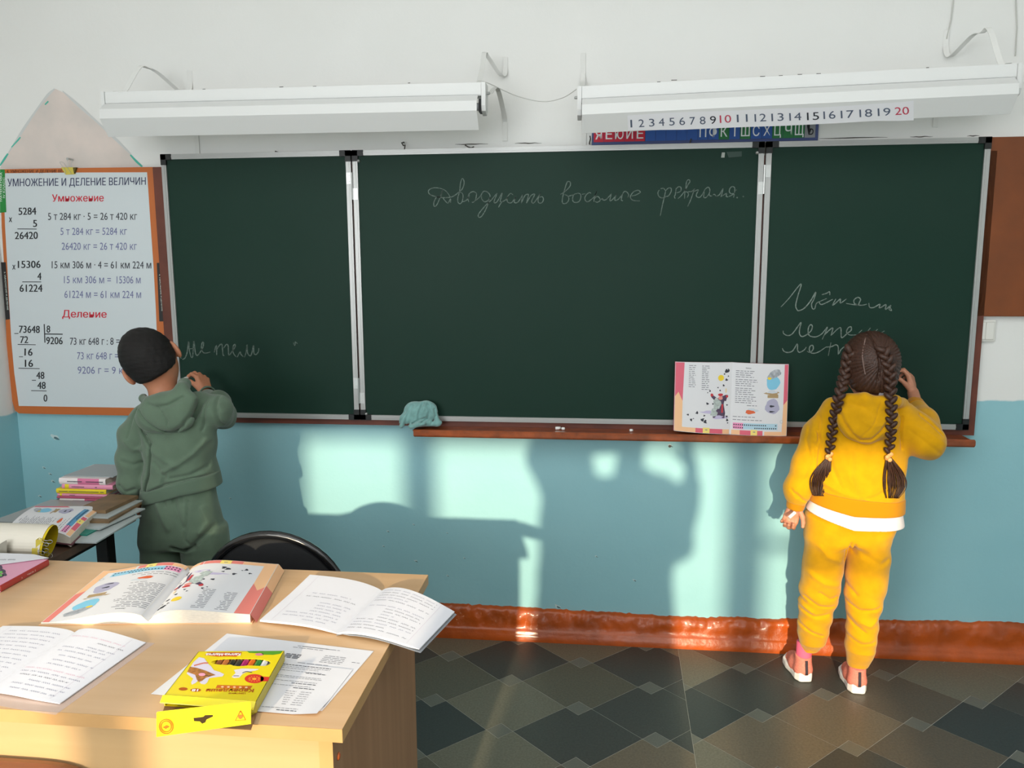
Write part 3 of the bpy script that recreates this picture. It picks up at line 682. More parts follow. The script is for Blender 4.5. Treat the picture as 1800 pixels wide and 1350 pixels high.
# binder clip and nail holding the poster
def binder(name, corner, ex, ey, ez, L, c, label, group=None):
    """corner centre of the jaws; ex along the clip, ey forward (thickness), ez towards the spine"""
    ex, ey, ez = [np.array(q, float)/np.linalg.norm(q) for q in (ex, ey, ez)]; o = np.array(corner, float)
    t = thing(name, o, label, 'clip', group)
    w = lambda a, q, r: o+ex*a+ey*q+ez*r
    prof = [(-.002, 0), (-.006*L/.022, .013*L/.022), (.006*L/.022, .013*L/.022), (.002, 0), (.0012, 0), (.005*L/.022, .0125*L/.022), (-.005*L/.022, .0125*L/.022), (-.0012, 0)]
    part('clip_body', MB().prism([w(-L/2, q, r) for q, r in prof], ex*L), c, t)
    for s in (-1, 1):
        y = s*.003
        pth = [w(-.3*L, y, 0), w(-.16*L, y+s*.002, -.35*L), w(-.22*L, y+s*.003, -.6*L), w(-.2*L, y+s*.004, -.8*L), w(0, y+s*.005, -.95*L), w(.2*L, y+s*.004, -.8*L), w(.22*L, y+s*.003, -.6*L), w(.16*L, y+s*.002, -.35*L), w(.3*L, y, 0)]
        part('wire_handle', MB().tube(curve(pth, 3), .0007, 6), steel, t, smooth=True)
    return t
ylw = mat('clip_yellow', (214, 196, 84), .4, .5)
p = at_y(119, 303, yp-.004)
t = thing('binder_clip', p, 'yellow binder clip gripping the top edge of the poster', 'clip')
def qb(pts, y0, th): return MB().prism([at_y(u, v, y0) for u, v in pts], (0, th, 0))
part('clip_body', qb([(107,294),(131,294),(132,306),(115,307)], yp-.004, .0075), ylw, t, bevel=.0008)
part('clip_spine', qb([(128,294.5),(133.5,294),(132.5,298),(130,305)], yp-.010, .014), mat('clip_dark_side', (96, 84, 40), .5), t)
part('wire_handle', MB().tube(curve([at_y(u, v, yp-.009) for u, v in [(113.5,305),(115.5,303),(110,292),(105.5,287),(105,285),(108,284.5),(112,286.5),(116,292),(124,303),(125.5,305)]], 4), .0008, 6), steel, t, smooth=True)
part('wire_handle', MB().tube(curve([at_y(u, v, yp-.003) for u, v in [(119,294),(119.5,287),(117.8,281),(120,278.5),(125,278.5),(127,282),(125.5,288),(126,294)]], 4), .0008, 6), steel, t, smooth=True)
p = at_y(122.5, 280, .02)
single('wall_nail', MB().tube([(p[0], YW, p[2]), (p[0], .008, p[2])], .0028, 8).lathe([(0, 0), (.0055, 0), (.0055, .002), (.002, .003)], (p[0], .006, p[2]), 'y', 12), steel, 'nail holding up the yellow clip above the poster', 'nail')
# ================================================================== TEACHER'S DESK
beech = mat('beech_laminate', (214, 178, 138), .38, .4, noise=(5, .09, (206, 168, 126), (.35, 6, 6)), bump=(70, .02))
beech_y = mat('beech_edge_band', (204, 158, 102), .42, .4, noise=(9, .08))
beech_s = mat('beech_side_shaded', (176, 136, 104), .4, .35, noise=(5, .12, (160, 122, 92), (6, 6, .35)))  # darker copy of the beech, the side's shade is put into the colour
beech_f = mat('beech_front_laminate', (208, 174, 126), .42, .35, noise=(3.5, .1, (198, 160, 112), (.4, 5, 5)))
DX0, DX1, DY0, DY1, DZ = .06, 1.274, -1.838, -1.186, .75
dk = thing('teacher_desk', ((DX0+DX1)/2, (DY0+DY1)/2, 0), 'pale beech laminate teacher desk covered with open books and papers', 'desk')
part('desktop', MB().box((DX0, DY0+.001, DZ-.0235), (DX1-.001, DY1, DZ)), beech, dk)
part('edge_band', MB().box((DX0, DY0, DZ-.0235), (DX1, DY0+.001, DZ)), beech_y, dk)
part('edge_band', MB().box((DX1-.001, DY0+.001, DZ-.0235), (DX1, DY1, DZ)), mat('beech_edge_side', (196, 156, 108), .4), dk)
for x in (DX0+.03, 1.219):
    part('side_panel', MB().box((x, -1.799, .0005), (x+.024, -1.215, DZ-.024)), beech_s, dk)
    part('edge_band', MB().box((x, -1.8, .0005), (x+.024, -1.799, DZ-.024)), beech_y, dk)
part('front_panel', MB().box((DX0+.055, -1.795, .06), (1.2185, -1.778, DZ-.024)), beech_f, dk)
for q in ((-1.775, .66), (-1.775, .2), (-1.25, .66)): 
    part('screw_cap', MB().lathe([(.007, 0), (.007, .0012), (.004, .003), (0, .0033)], (1.243, q[0], q[1]), 'x', 14), mat('orange_screw_cap', (190, 96, 48), .35, .5), dk, smooth=True)

# ---- pupil's chair top in the lower left corner
ch = thing('pupil_chair', (.61, -2.0, 0), 'brown plywood chair back just entering the bottom left corner', 'chair')
brp = mat('brown_varnished_plywood', (128, 76, 44), .3, .5, noise=(6, .2, None, (1, 4, 8)), coat=.3)
b = MB()
ZCT = at_y(80, 1343, -1.815)[2]; XCT = at_y(152, 1343, -1.815)[0]
def backf(y0):
    def fn(s, t):
        x = XCT-.385+.385*s; sag = .003*(1-(2*s-1)**2); z = ZCT-.15+.15*t - (.02*(abs(2*s-1)**6) if t > .5 else -.01*abs(2*s-1)**6)
        return (x, y0-sag, z)
    return fn
b.grid(backf(-1.803), 16, 4); b.grid(backf(-1.812), 16, 4)
P = lambda s, t, y: backf(y)(s, t)
for t in (0, 1): b.grid(lambda s, q, t=t: P(s, t, -1.803-.009*q), 16, 1)
for s in (0, 1): b.grid(lambda t, q, s=s: P(s, t, -1.803-.009*q), 4, 1)
part('backrest', b, brp, ch, smooth=False)
part('seat', MB().box((XCT-.375, -2.21, .37), (XCT-.01, -1.845, .382)), brp, ch, bevel=.006)
gm = mat('grey_tube_paint', (120, 122, 124), .4, .5)
for x in (XCT-.345, XCT-.04):
    part('leg', MB().tube(curve([(x, -1.826, ZCT-.03), (x, -1.83, .5), (x, -1.855, .36), (x, -1.83, .001)], 5), .011, 8), gm, ch, smooth=True)
    part('leg', MB().tube([(x, -1.855, .36), (x, -2.19, .36), (x, -2.22, .001)], .011, 8), gm, ch, smooth=True)

# ---- black round-backed chair behind the desk
bc = thing('office_chair', (.755, -.9, 0), 'black round-backed office chair tucked behind the beech desk', 'chair')
bf = mat('black_chair_fabric', (30, 31, 33), .75, .25, bump=(300, .3)); bt = mat('black_gloss_tube', (24, 25, 28), .22, .6, coat=.4)
cx, cz, R = .757, .520, .222
def backo(k, n=36):        # outline of the rounded back
    a = 2*math.pi*k/n; x = math.cos(a); z = math.sin(a)
    zz = z*R if z > 0 else z*R*.72; xx = x*R*(1 if z > 0 else .96)
    return cx+xx, cz+zz
b = MB(); rings = []
for i, (f, y) in enumerate(((0, .0), (.5, -.004), (.86, .004), (.95, .014))):
    for k in range(36):
        x, z = backo(k); b.v.append((cx+(x-cx)*f, -.905+y+.10*((x-cx)**2)*f*f-(z-cz)*.05, cz+(z-cz)*f))
for i in range(3):
    for k in range(36): b.f.append((i*36+k, i*36+(k+1) % 36, (i+1)*36+(k+1) % 36, (i+1)*36+k))
n0 = len(b.v)
for i, (f, y) in enumerate(((.95, .03), (.0, .028))):
    for k in range(36):
        x, z = backo(k); b.v.append((cx+(x-cx)*f, -.905+y+.10*((x-cx)**2)*f*f-(z-cz)*.05, cz+(z-cz)*f))
for k in range(36): b.f.append((n0+k, n0+(k+1) % 36, n0+36+(k+1) % 36, n0+36+k)); b.f.append((3*36+k, 3*36+(k+1) % 36, n0+(k+1) % 36, n0+k))
part('backrest', b, bf, bc, smooth=True)
def torus(fn, r, n=48, m_=8):
    b = MB(); pts = [np.array(fn(k)) for k in range(n)]
    for k in range(n):
        t = pts[(k+1) % n]-pts[k-1]; t /= np.linalg.norm(t); e = np.array([0, 1.0, 0]); e -= t*np.dot(e, t); e /= np.linalg.norm(e); g = np.cross(t, e)
        for j in range(m_): a = 2*math.pi*j/m_; b.v.append(tuple(pts[k]+r*(math.cos(a)*e+math.sin(a)*g)))
    for k in range(n):
        for j in range(m_): b.f.append((k*m_+j, k*m_+(j+1) % m_, ((k+1) % n)*m_+(j+1) % m_, ((k+1) % n)*m_+j))
    return b
def rimp(k):
    x, z = backo(k, 48); return (cx+(x-cx)*.97, -.893+.10*(x-cx)**2-(z-cz)*.05, cz+(z-cz)*.97)
part('back_rim', torus(rimp, .0125), bt, bc, smooth=True)
seat = MB(); 
for i, (f, z) in enumerate(((0, .462), (.8, .465), (.97, .455), (1, .44), (.96, .422), (0, .42))):
    for k in range(32):
        a = 2*math.pi*k/32; seat.v.append((cx+.22*f*math.cos(a)*(abs(math.cos(a))**.1 if abs(math.cos(a)) > 1e-6 else 0), -1.115+.205*f*math.sin(a), z))
for i in range(5):
    for k in range(32): seat.f.append((i*32+k, i*32+(k+1) % 32, (i+1)*32+(k+1) % 32, (i+1)*32+k))
part('seat', seat, bf, bc, smooth=True)
for s in (-1, 1):
    x = cx+s*.19
    part('leg', MB().tube(curve([(x, -.875, .50), (x, -.885, .42), (x, -.905, .2), (x+s*.02, -.86, .001)], 5), .011, 8), bt, bc, smooth=True)
    part('leg', MB().tube(curve([(x, -.89, .41), (x, -1.1, .41), (x, -1.27, .40), (x+s*.02, -1.30, .001)], 5), .011, 8), bt, bc, smooth=True)

# ================================================================== PRINTED MATTER
page_m = mat('book_page_white', (226, 226, 229), .6, .3); block_m = mat('page_block_edge', (232, 226, 212), .8, .2, noise=(400, .12, None, (.3, .3, 6)))
peach = mat('print_peach', (246, 196, 150), .55); coral = mat('print_coral_pink', (224, 104, 124), .55); coral2 = mat('print_coral_red', (232, 134, 124), .55); lemon = mat('print_lemon', (248, 226, 128), .55)
ink = mat('print_grey_ink', (132, 132, 140), .7); inkd = mat('print_dark_ink', (58, 60, 70), .7)
sky = mat('print_sky_blue', (132, 200, 228), .6); gry = mat('print_cloud_grey', (140, 146, 154), .6, noise=(90, .35, (196, 200, 206))); vio = mat('print_violet_grey', (178, 176, 200), .6)
sun_y = mat('print_sun_yellow', (240, 208, 60), .6); fox = mat('print_fox_orange', (222, 106, 66), .6); redp = mat('print_cap_red', (198, 64, 70), .6); plum = mat('print_plum', (104, 84, 112), .6, noise=(120, .3)); pal = mat('print_pale_blue_grey', (206, 214, 222), .6)
pinkp = mat('print_pink_cells', (240, 156, 196), .6); cyanp = mat('print_blue_cells', (182, 214, 230), .6); tan_ = mat('print_hut_tan', (176, 150, 110), .6)
NL = {'L': [(.96, 12), (.955, 13)]}
def textbook_print(G, parent, left=True, right=True, strip=cyanp, coralm=None):
    """one spread: a in -1..1 across, b 0..1 from the bottom; G(a, b, lift)"""
    cm = coralm or coral; rnd = random.Random(21)
    def add(name, m_, fn, lift=.0004, **k):
        b = MB(); b.keepn = True; fn(b, lambda a, c: G(a, c, lift))
        for q in (islands(b) if name == 'page_border' else [b]):
            if q.v: part(name, q, m_, parent, **k)
    def Q(b, f, a0, b0, a1, b1, nu=8): quad2d(b, [(a0, b0), (a1, b0), (a1, b1), (a0, b1)], f, nu, 2)
    def lines(b, f, a0, a1, b0, n, db, th=.009):
        for k in range(n):
            a = a0; c = b0-k*db; e = a1-(a1-a0)*rnd.uniform(0, .3)
            while a < e-.01:
                w = min(rnd.uniform(.03, .09), e-a); Q(b, f, a, c, a+w, c+th, 2); a += w+.016
    S = []
    if left:
        add('page_border', cm, lambda b, f: (poly2d(b, [(-.995, .5), (-.935, .57), (-.86, .44), (-.84, .995), (-.995, .995)], f), Q(b, f, -.62, .005, -.14, .07)), .0003)
        add('page_border', peach, lambda b, f: (poly2d(b, [(-.995, .005), (-.86, .005), (-.86, .44), (-.935, .57), (-.995, .5)], f), Q(b, f, -.86, .005, -.62, .07, 3), Q(b, f, -.14, .005, -.02, .07, 3)), .0003)
        add('page_tab', lemon, lambda b, f: Q(b, f, -.49, .005, -.37, .082, 2), .0006)
        add('printed_text', ink, lambda b, f: lines(b, f, -.76, -.63, .95, 12, .0275))
        add('printed_text', ink, lambda b, f: lines(b, f, -.53, -.38, .945, 13, .0275))
        add('page_number', ink, lambda b, f: Q(b, f, -.45, .045, -.41, .057, 1), .0008)
        add('sun_picture', sun_y, lambda b, f: blob2d(b, (-.19, .785), .053, .042, f, 18))
        def dots(b, f):
            for a, c, r in [(-.09,.88,.035),(-.06,.895,.02),(-.13,.84,.014),(-.09,.76,.022),(-.06,.81,.012),(-.14,.68,.018),(-.24,.65,.012),(-.2,.61,.014),(-.38,.6,.016),(-.42,.575,.01),(-.42,.42,.022),(-.32,.42,.016),(-.6,.285,.024),(-.47,.25,.016),(-.76,.25,.018),(-.7,.18,.022),(-.5,.19,.03),(-.45,.165,.03),(-.07,.25,.018),(-.06,.2,.022),(-.05,.16,.012),(-.66,.2,.01),(-.07,.41,.014)]:
                blob2d(b, (a, c), r, r*.8, f, 9, .6, int(a*100)+50)
        add('snowflake_picture', inkd, dots, kind='stuff')
        add('snowdrift_picture', mat('print_snow_violet', (196, 188, 218), .6), lambda b, f: (blob2d(b, (-.2, .235), .14, .025, f, 16, .3, 4), blob2d(b, (-.4, .3), .12, .022, f, 14, .4, 5)), .0004)
        add('winter_figure_picture', plum, lambda b, f: (poly2d(b, [(-.32,.225),(-.29,.36),(-.24,.44),(-.30,.47),(-.36,.52),(-.33,.545),(-.24,.5),(-.12,.5),(-.09,.46),(-.06,.55),(-.10,.55),(-.11,.5),(-.13,.42),(-.10,.3),(-.11,.225)], f)), .0005)
        add('winter_figure_beard', mat('print_beard_green_grey', (200, 212, 208), .6, noise=(150, .2)), lambda b, f: (blob2d(b, (-.25, .42), .07, .085, f, 14, .3, 8), blob2d(b, (-.3, .3), .06, .06, f, 12, .3, 9)), .0007)
        add('winter_figure_face', mat('print_face', (226, 150, 140), .6), lambda b, f: blob2d(b, (-.19, .505), .04, .026, f, 12), .0009)
        add('winter_figure_cap', redp, lambda b, f: (blob2d(b, (-.19, .55), .045, .02, f, 12, .1, 2), blob2d(b, (-.345, .545), .026, .022, f, 10, .1, 3), blob2d(b, (-.075, .53), .022, .02, f, 10, .1, 3), Q(b, f, -.17, .3, -.14, .42, 1)), .0010)
        add('candle_picture', mat('print_candle', (236, 214, 170), .6), lambda b, f: blob2d(b, (-.095, .61), .014, .035, f, 10), .0007)
    if right:
        add('page_border', cm, lambda b, f: (poly2d(b, [(.925, .43), (.995, .5), (.995, .995), (.93, .995)], f), Q(b, f, .17, .005, .57, .07, 8)), .0003)
        add('page_border', peach, lambda b, f: (poly2d(b, [(.905, .005), (.995, .005), (.995, .5), (.925, .43)], f), Q(b, f, .6, .005, .905, .06, 4), Q(b, f, .02, .005, .17, .07, 4)), .0003)
        add('page_tab', lemon, lambda b, f: Q(b, f, .36, .005, .475, .082, 2), .0006)
        add('page_number', ink, lambda b, f: Q(b, f, .40, .045, .44, .057, 1), .0008)
        add('poem_title', inkd, lambda b, f: text_on(b, 'Зима', lambda u, v: f(u, -v), (.24, -.925), (.335, -.925), .016, offset=.01), .0005)
        add('printed_text', ink, lambda b, f: [lines(b, f, .07, .46, q, 4, .0275) for q in (.885, .765, .645, .53)])
        add('poem_author', ink, lambda b, f: lines(b, f, .28, .46, .41, 1, .02))
        add('printed_question', ink, lambda b, f: lines(b, f, .04, .46, .25, 1, .02)); add('printed_question', ink, lambda b, f: lines(b, f, .04, .6, .208, 1, .02))
        add('fox_picture', fox, lambda b, f: blob2d(b, (.34, .325), .085, .028, f, 16, .25, 3), .0006)
        add('fox_picture_snow', pal, lambda b, f: (blob2d(b, (.38, .35), .1, .028, f, 14, .3, 7)), .0004)
        add('sky_picture', sky, lambda b, f: blob2d(b, (.73, .745), .12, .105, f, 18, .12, 4), .0004)
        add('cloud_picture', gry, lambda b, f: blob2d(b, (.75, .86), .125, .055, f, 18, .15, 5, .35), .0006)
        add('sun_picture', sun_y, lambda b, f: blob2d(b, (.665, .8), .035, .018, f, 12), .0008)
        add('hut_picture', tan_, lambda b, f: (Q(b, f, .64, .53, .83, .57, 2), blob2d(b, (.73, .59), .12, .03, f, 14, .5, 6)), .0005)
        add('hut_snow_picture', pal, lambda b, f: blob2d(b, (.72, .615), .085, .025, f, 12, .4, 9), .0007)
        add('dusk_picture', vio, lambda b, f: blob2d(b, (.73, .41), .125, .105, f, 18, .14, 10), .0004)
        add('far_hut_picture', inkd, lambda b, f: (blob2d(b, (.72, .415), .045, .014, f, 10, .3, 3), blob2d(b, (.72, .34), .05, .01, f, 10, .4, 4)), .0006)
        add('ribbon_pink', pinkp, lambda b, f: Q(b, f, .045, .085, .225, .17, 3), .0005)
        add('ribbon_blue', strip, lambda b, f: Q(b, f, .225, .085, .83, .17, 6), .0005)
        def rib(b, f):
            for r_, s_ in ((0, 'ЯЁЮИЕ     ПФКТШСХЦЧЩЬ'), (1, 'АОУЫЭНМЛРЙБВГДЖЗ    Ъ')):
                for k, c_ in enumerate(s_):
                    a = .05+k*.0367; 
                    if c_ != ' ': Q(b, f, a+.006, .096+r_*.04, a+.026, .113+r_*.04, 1)
        add('ribbon_letters', inkd, rib, .0008, kind='stuff')
        add('page_mark', mat('print_ring_grey', (190, 196, 200), .6), lambda b, f: stroke2d(b, [(.9+.024*math.cos(t/2), .2+.02*math.sin(t/2)) for t in range(14)], .006, f), .0006)
def scribble(b, f, a0, a1, b0, h, rnd, w=.0035, dens=1.0):
    """illegible pen line in page coordinates"""
    a = a0
    while a < a1:
        L = rnd.uniform(.05, .16); e = min(a+L, a1); n = max(3, int((e-a)/.012*dens)); pts = []
        for k in range(n+1): pts.append((a+(e-a)*k/n, b0+(h*(.5 if k % 2 else -.35)+rnd.uniform(-.15, .15)*h)))
        stroke2d(b, pts, w, f, smooth=False); a = e+rnd.uniform(.02, .04)

def page_solid(G, a0, a1, th_fn, nu=18, nv=10):
    """closed sheet block between surface G and the table: th_fn(a) gives block thickness below"""
    b = MB(); n0 = 0
    top = [[G(a0+(a1-a0)*i/nu, j/nv, 0) for i in range(nu+1)] for j in range(nv+1)]
    bot = [[np.array(G(a0+(a1-a0)*i/nu, j/nv, 0))+np.array(th_fn(a0+(a1-a0)*i/nu)) for i in range(nu+1)] for j in range(nv+1)]
    W1 = nu+1; N = W1*(nv+1)
    b.v = [tuple(p) for r in top for p in r]+[tuple(p) for r in bot for p in r]
    for j in range(nv):
        for i in range(nu):
            q = j*W1+i; b.f.append((q, q+1, q+W1+1, q+W1)); b.f.append((N+q, N+q+W1, N+q+W1+1, N+q+1))
    for i in range(nu): b.f.append((i, N+i, N+i+1, i+1)); q = nv*W1+i; b.f.append((q, q+1, N+q+1, N+q))
    for j in range(nv): q = j*W1; b.f.append((q, q+W1, N+q+W1, N+q)); q = j*W1+nu; b.f.append((q, N+q, N+q+W1, q+W1))
    return b

# ---- textbook propped on the rail
cor = {(-1,1): at_y(1187.5,636,-.034), (0,1): at_y(1287,637,-.024), (1,1): at_y(1386.5,640.5,-.036), (-1,0): at_y(1184.5,757,-.074), (0,0): at_y(1283,763.5,-.058), (1,0): at_y(1382.5,766.5,-.074)}
def Gledge(a, b, lift=0):
    s = abs(a); c0 = cor[(0,0)]*(1-b)+cor[(0,1)]*b; k = 1 if a >= 0 else -1; c1 = cor[(k,0)]*(1-b)+cor[(k,1)]*b
    p = c0*(1-s)+c1*s; bulge = .010*math.sin(math.pi*min(1, s*1.0))**.8*(1-.3*b) if s > 0 else 0
    return p + np.array([0, -bulge*.8-lift, -bulge*.1-lift*.2])
tb = thing('textbook', cor[(0,0)], 'open textbook with pink-framed pages propped upright on the chalk rail', 'book')
part('page_block', page_solid(Gledge, -1, 0, lambda a: (0, .009*(1-.25*abs(a)), 0)), page_m, tb, smooth=False)
part('page_block', page_solid(Gledge, 0, 1, lambda a: (0, .008*(1-.25*abs(a)), 0)), page_m, tb, smooth=False)
b = MB(); 
def Gcov(a, b_, l=0): p = Gledge(a*1.005, b_, 0); return (p[0], p[1]+.0095, p[2])
part('cover', page_solid(Gcov, -1, 1, lambda a: (0, .0012, 0), 20, 4), coral, tb)
textbook_print(Gledge, tb)

# ---- textbook open on the desk, turned round
kd = {(1,1): at_z(72,1094,.756), (0,1): at_z(260,1091,.757), (-1,1): at_z(440,1090,.757), (1,0): at_z(182,1003,.756), (0,0): at_z(334,1001,.757), (-1,0): at_z(490,1000,.757)}
def hd(a):
    s = abs(a)
    if a > 0: return .004+.020*math.sin(math.pi*min(1, s/.9)**.62)**1.1*(1-.35*s) + .0035*(1-s)
    return .004+.014*(1-math.exp(-s*9))+.012*math.sin(math.pi*min(1, s)**.55)**1.2
def Gdesk(a, b, lift=0):
    s = abs(a); k = 1 if a >= 0 else -1; c0 = kd[(0,0)]*(1-b)+kd[(0,1)]*b; c1 = kd[(k,0)]*(1-b)+kd[(k,1)]*b
    p = c0*(1-s)+c1*s; return np.array([p[0], p[1], DZ+.0012+hd(a)+lift])
tb2 = thing('textbook', Gdesk(0, .5), 'thick open textbook lying upside down to the viewer at the back of the desk', 'book')
part('page_block', page_solid(Gdesk, 0, 1, lambda a: (0, 0, -hd(a)+.0002)), block_m, tb2)
part('page_block', page_solid(Gdesk, -1, 0, lambda a: (0, 0, -hd(a)+.0002)), block_m, tb2)
b = MB(); b.keepn = True; b.grid(lambda s, t: Gdesk(s*2-1, t, .00015), 44, 10); part('top_page', b, page_m, tb2, smooth=True)
def Gc2(a, b_, l=0): p = Gdesk(a, b_, 0); c = Gdesk(0, .5); return np.array([c[0]+(p[0]-c[0])*1.02, c[1]+(p[1]-c[1])*1.02, DZ+.0012])
part('cover', page_solid(Gc2, -1, 1, lambda a: (0, 0, -.001), 10, 2), peach, tb2)
for b0, b1, m_ in ((0, .47, peach), (.47, 1, coral2)):
    b = MB(); b.keepn = True
    def fe(s, t, b0=b0, b1=b1):
        q = b0+(b1-b0)*t; p = Gdesk(-1, q); o = Gdesk(-1.06, q); return np.array([p[0]+(o[0]-p[0])*s+.0004, p[1]+(o[1]-p[1])*s, (p[2]+.0004)*(1-s)+(DZ+.0016)*s])
    b.grid(fe, 4, 6); part('fore_edge', b, m_, tb2)
textbook_print(Gdesk, tb2, coralm=coral2, strip=mat('print_strip_blue', (150, 206, 232), .6))

# ---- notebooks
nbp = mat('notebook_paper', (226, 227, 234), .7, .25); pen = mat('pen_blue_grey', (134, 138, 164), .8); pen2 = mat('pen_dark', (86, 90, 108), .8); rule = mat('margin_line', (214, 206, 220), .8); penr = mat('pen_pink', (226, 176, 196), .8)
def notebook(label, K, hfun, lines_l, lines_r, cover=None, zfun=None, group=None):
    """K corners dict (a in -1,0,1; b in 0,1), already 3-D; lines: list of (a0,a1,b,mat)"""
    def G(a, b, lift=0):
        s = abs(a); k = 1 if a >= 0 else -1; c0 = K[(0,0)]*(1-b)+K[(0,1)]*b; c1 = K[(k,0)]*(1-b)+K[(k,1)]*b
        p = c0*(1-s)+c1*s; return np.array([p[0], p[1], DZ+.0006+hfun(a, b)+lift])
    t = thing('exercise_book', G(0, .5), label, 'notebook', group)
    for r in ((-1, 0), (0, 1)): part('page_block', page_solid(G, r[0], r[1], lambda a: (0, 0, -min(.0045, max(.0008, hfun(a, .5)*.5))), 16, 8), nbp, t)
    b = MB(); b.keepn = True; b.grid(lambda s, q: G(s*2-1, q, .0003), 40, 12); part('top_page', b, nbp, t, smooth=True)
    for nm, LN in (('pen_writing', lines_l), ('pen_writing', lines_r)):
        for mt_ in {l[3].name for l in LN}:
            b = MB(); b.keepn = True; rnd = random.Random(len(LN)+5)
            for a0, a1, q, m_ in LN:
                if m_.name == mt_: scribble(b, lambda x, y: G(x, y, .0007), a0, a1, q, .016, rnd, w=.0045)
            part(nm, b, bpy.data.materials[mt_], t, kind='stuff')
    b = MB(); b.keepn = True
    for a in (-.86, .84): stroke2d(b, [(a, .02), (a, .5), (a, .98)], .004, lambda x, y: G(x, y, .0006))
    part('margin_rule', b, rule, t)
    if cover: cover(G, t)
    return t
# right notebook hanging over the desk edge
K = {(-1,0): at_z(457,1093,.754), (-1,1): at_z(545,1016,.754), (0,1): at_z(671,1036,.757), (0,0): at_z(592,1113,.754), (1,1): at_z(799,1073,.757), (1,0): at_z(737,1138,.757)}
def h1(a, b):
    s = abs(a); r = .0035+.016*math.sin(math.pi*min(1, s)**.75)*(.7+.6*b if a > 0 else .30+.2*b)
    if a < 0: r += .004*(1-math.exp(-s*5))+.010*max(0, b-.6)*s
    return r
LR_ = [(.08,.8,.93-.06*k, pen2 if k % 3 else pen) for k in range(15) if k not in (5,)]
LR_ = [(a0+(.25 if k in (6,7,8,9) else 0), a1-(.3 if k in (3,8,12) else 0), q, m_) for k, (a0, a1, q, m_) in enumerate(LR_)]
LL_ = [(-.72,-.2,.62,pen),(-.76,-.1,.55,pen2),(-.5,-.1,.44,pen),(-.5,-.12,.38,pen),(-.5,-.15,.32,pen),(-.52,-.12,.26,pen),(-.8,-.12,.2,pen),(-.8,-.1,.14,pen),(-.5,-.2,.08,pen)]
def cov1(G, t):
    def Gx(a, b, l=0): p = G(a*1.015, -.01+b*1.02, 0); return np.array([p[0], p[1], DZ+.0006+max(.0006, h1(a, .5)*.35) if a > 0 else DZ+.0008])
    part('cover', page_solid(lambda a, b, l=0: G(a*1.02, -.015+b*1.03, -.0062 if a > .1 else -.003), .0, 1, lambda a: (0, 0, -.0006), 12, 3), mat('notebook_grey_cover', (150, 154, 160), .6), t)
notebook('open exercise book with handwriting overhanging the right edge of the desk', K, h1, LL_, LR_, cov1)
# left notebook
K = {(1,1): at_z(256,1129,.754), (1,0): at_z(105,1236,.754), (0,1): at_z(132,1112,.754), (0,0): at_z(-26,1214,.754), (-1,1): at_z(5,1100,.754), (-1,0): at_z(-150,1195,.754)}
def h2(a, b):
    s = abs(a); return .003+(.012 if a > 0 else .006)*math.sin(math.pi*min(1, s)**.6)*(.4+.8*b)
Lb = [(.12,.86,.86,penr),(.55,.9,.80,pen2),(.5,.88,.72,pen),(.2,.8,.68,pen),(.2,.85,.62,pen),(.3,.75,.55,pen),(.3,.85,.48,pen),(.3,.75,.42,pen),(.1,.9,.34,penr),(.1,.9,.29,pen),(.15,.8,.24,pen2),(.35,.9,.18,pen),(.2,.9,.12,pen),(.25,.88,.06,pen)]
La = [(-.8,-.1,.9-.065*k, pen) for k in range(12)]
def cov2(G, t):
    pc = mat('clear_plastic_cover', (226, 218, 226), .15, .6, trans=.35)
    b = MB(); b.keepn = True; quad2d(b, [(-1.05,-.12),(1.10,-.13),(1.10,1.02),(-1.05,1.02)], lambda a, q: np.array([*G(max(-1, min(a, 1)), q, 0)[:2], DZ+.0007]) + np.array([(max(0, abs(a)-1))*(K[(1,.0) if False else (1,0)][0]-K[(0,0)][0]), 0, 0]), 6, 4)
    part('plastic_cover', b, pc, t)
notebook('open exercise book in a clear plastic cover at the left front of the desk', K, h2, La, Lb, cov2)

# ---- two printed sheets
def sheet(label, K4, z, group, lines, lift=None):
    A = [at_z(u, v, DZ+z) for u, v in K4]        # near-left, near-right, far-right, far-left
    def G(s, t, l=0):
        p = (A[0]*(1-s)+A[1]*s)*(1-t)+(A[3]*(1-s)+A[2]*s)*t; q = p.copy(); q[2] = DZ+z+(lift(s, t) if lift else 0)+l; return q
    t_ = thing('paper_sheet', G(.5, .5), label, 'paper', group)
    b = MB(); n = 14
    b.grid(lambda s, t: G(s, t), n, n); part('sheet', b, mat('printer_paper', (226, 226, 231), .65, .3), t_, smooth=True)
    rnd = random.Random(int(z*1e5)); bb = {}
    for (a0, a1, q, kind) in lines:
        b = bb.setdefault(kind, MB()); b.keepn = True; a = a0
        while a < a1:
            w = min(rnd.uniform(.015, .05), a1-a); quad2d(b, [(a, q), (a+w, q), (a+w, q+(.011 if kind == 'd' else .007)), (a, q+(.011 if kind == 'd' else .007))], lambda x, y: G(x, y, .0004)); a += w+.007
    for k, b in bb.items(): part('printed_text', b, inkd if k == 'd' else ink, t_, kind='stuff')
    return t_
L1 = [(.52,.74,.93,'l'),(.5,.7,.90,'l')]+[(.74,.88,.82-.028*k,'l') for k in range(5)]+[(.62,.82,.66,'l'),(.55,.8,.93,'l'),(.93,.98,.76,'l')]+[(.5,.6,.78-.02*k,'d') for k in range(4)]
sheet('printed sheet of paper, the lower one, under the yellow pencil box', [(265,1220),(566,1250),(657,1144.5),(399,1113.5)], .0009, None, L1)
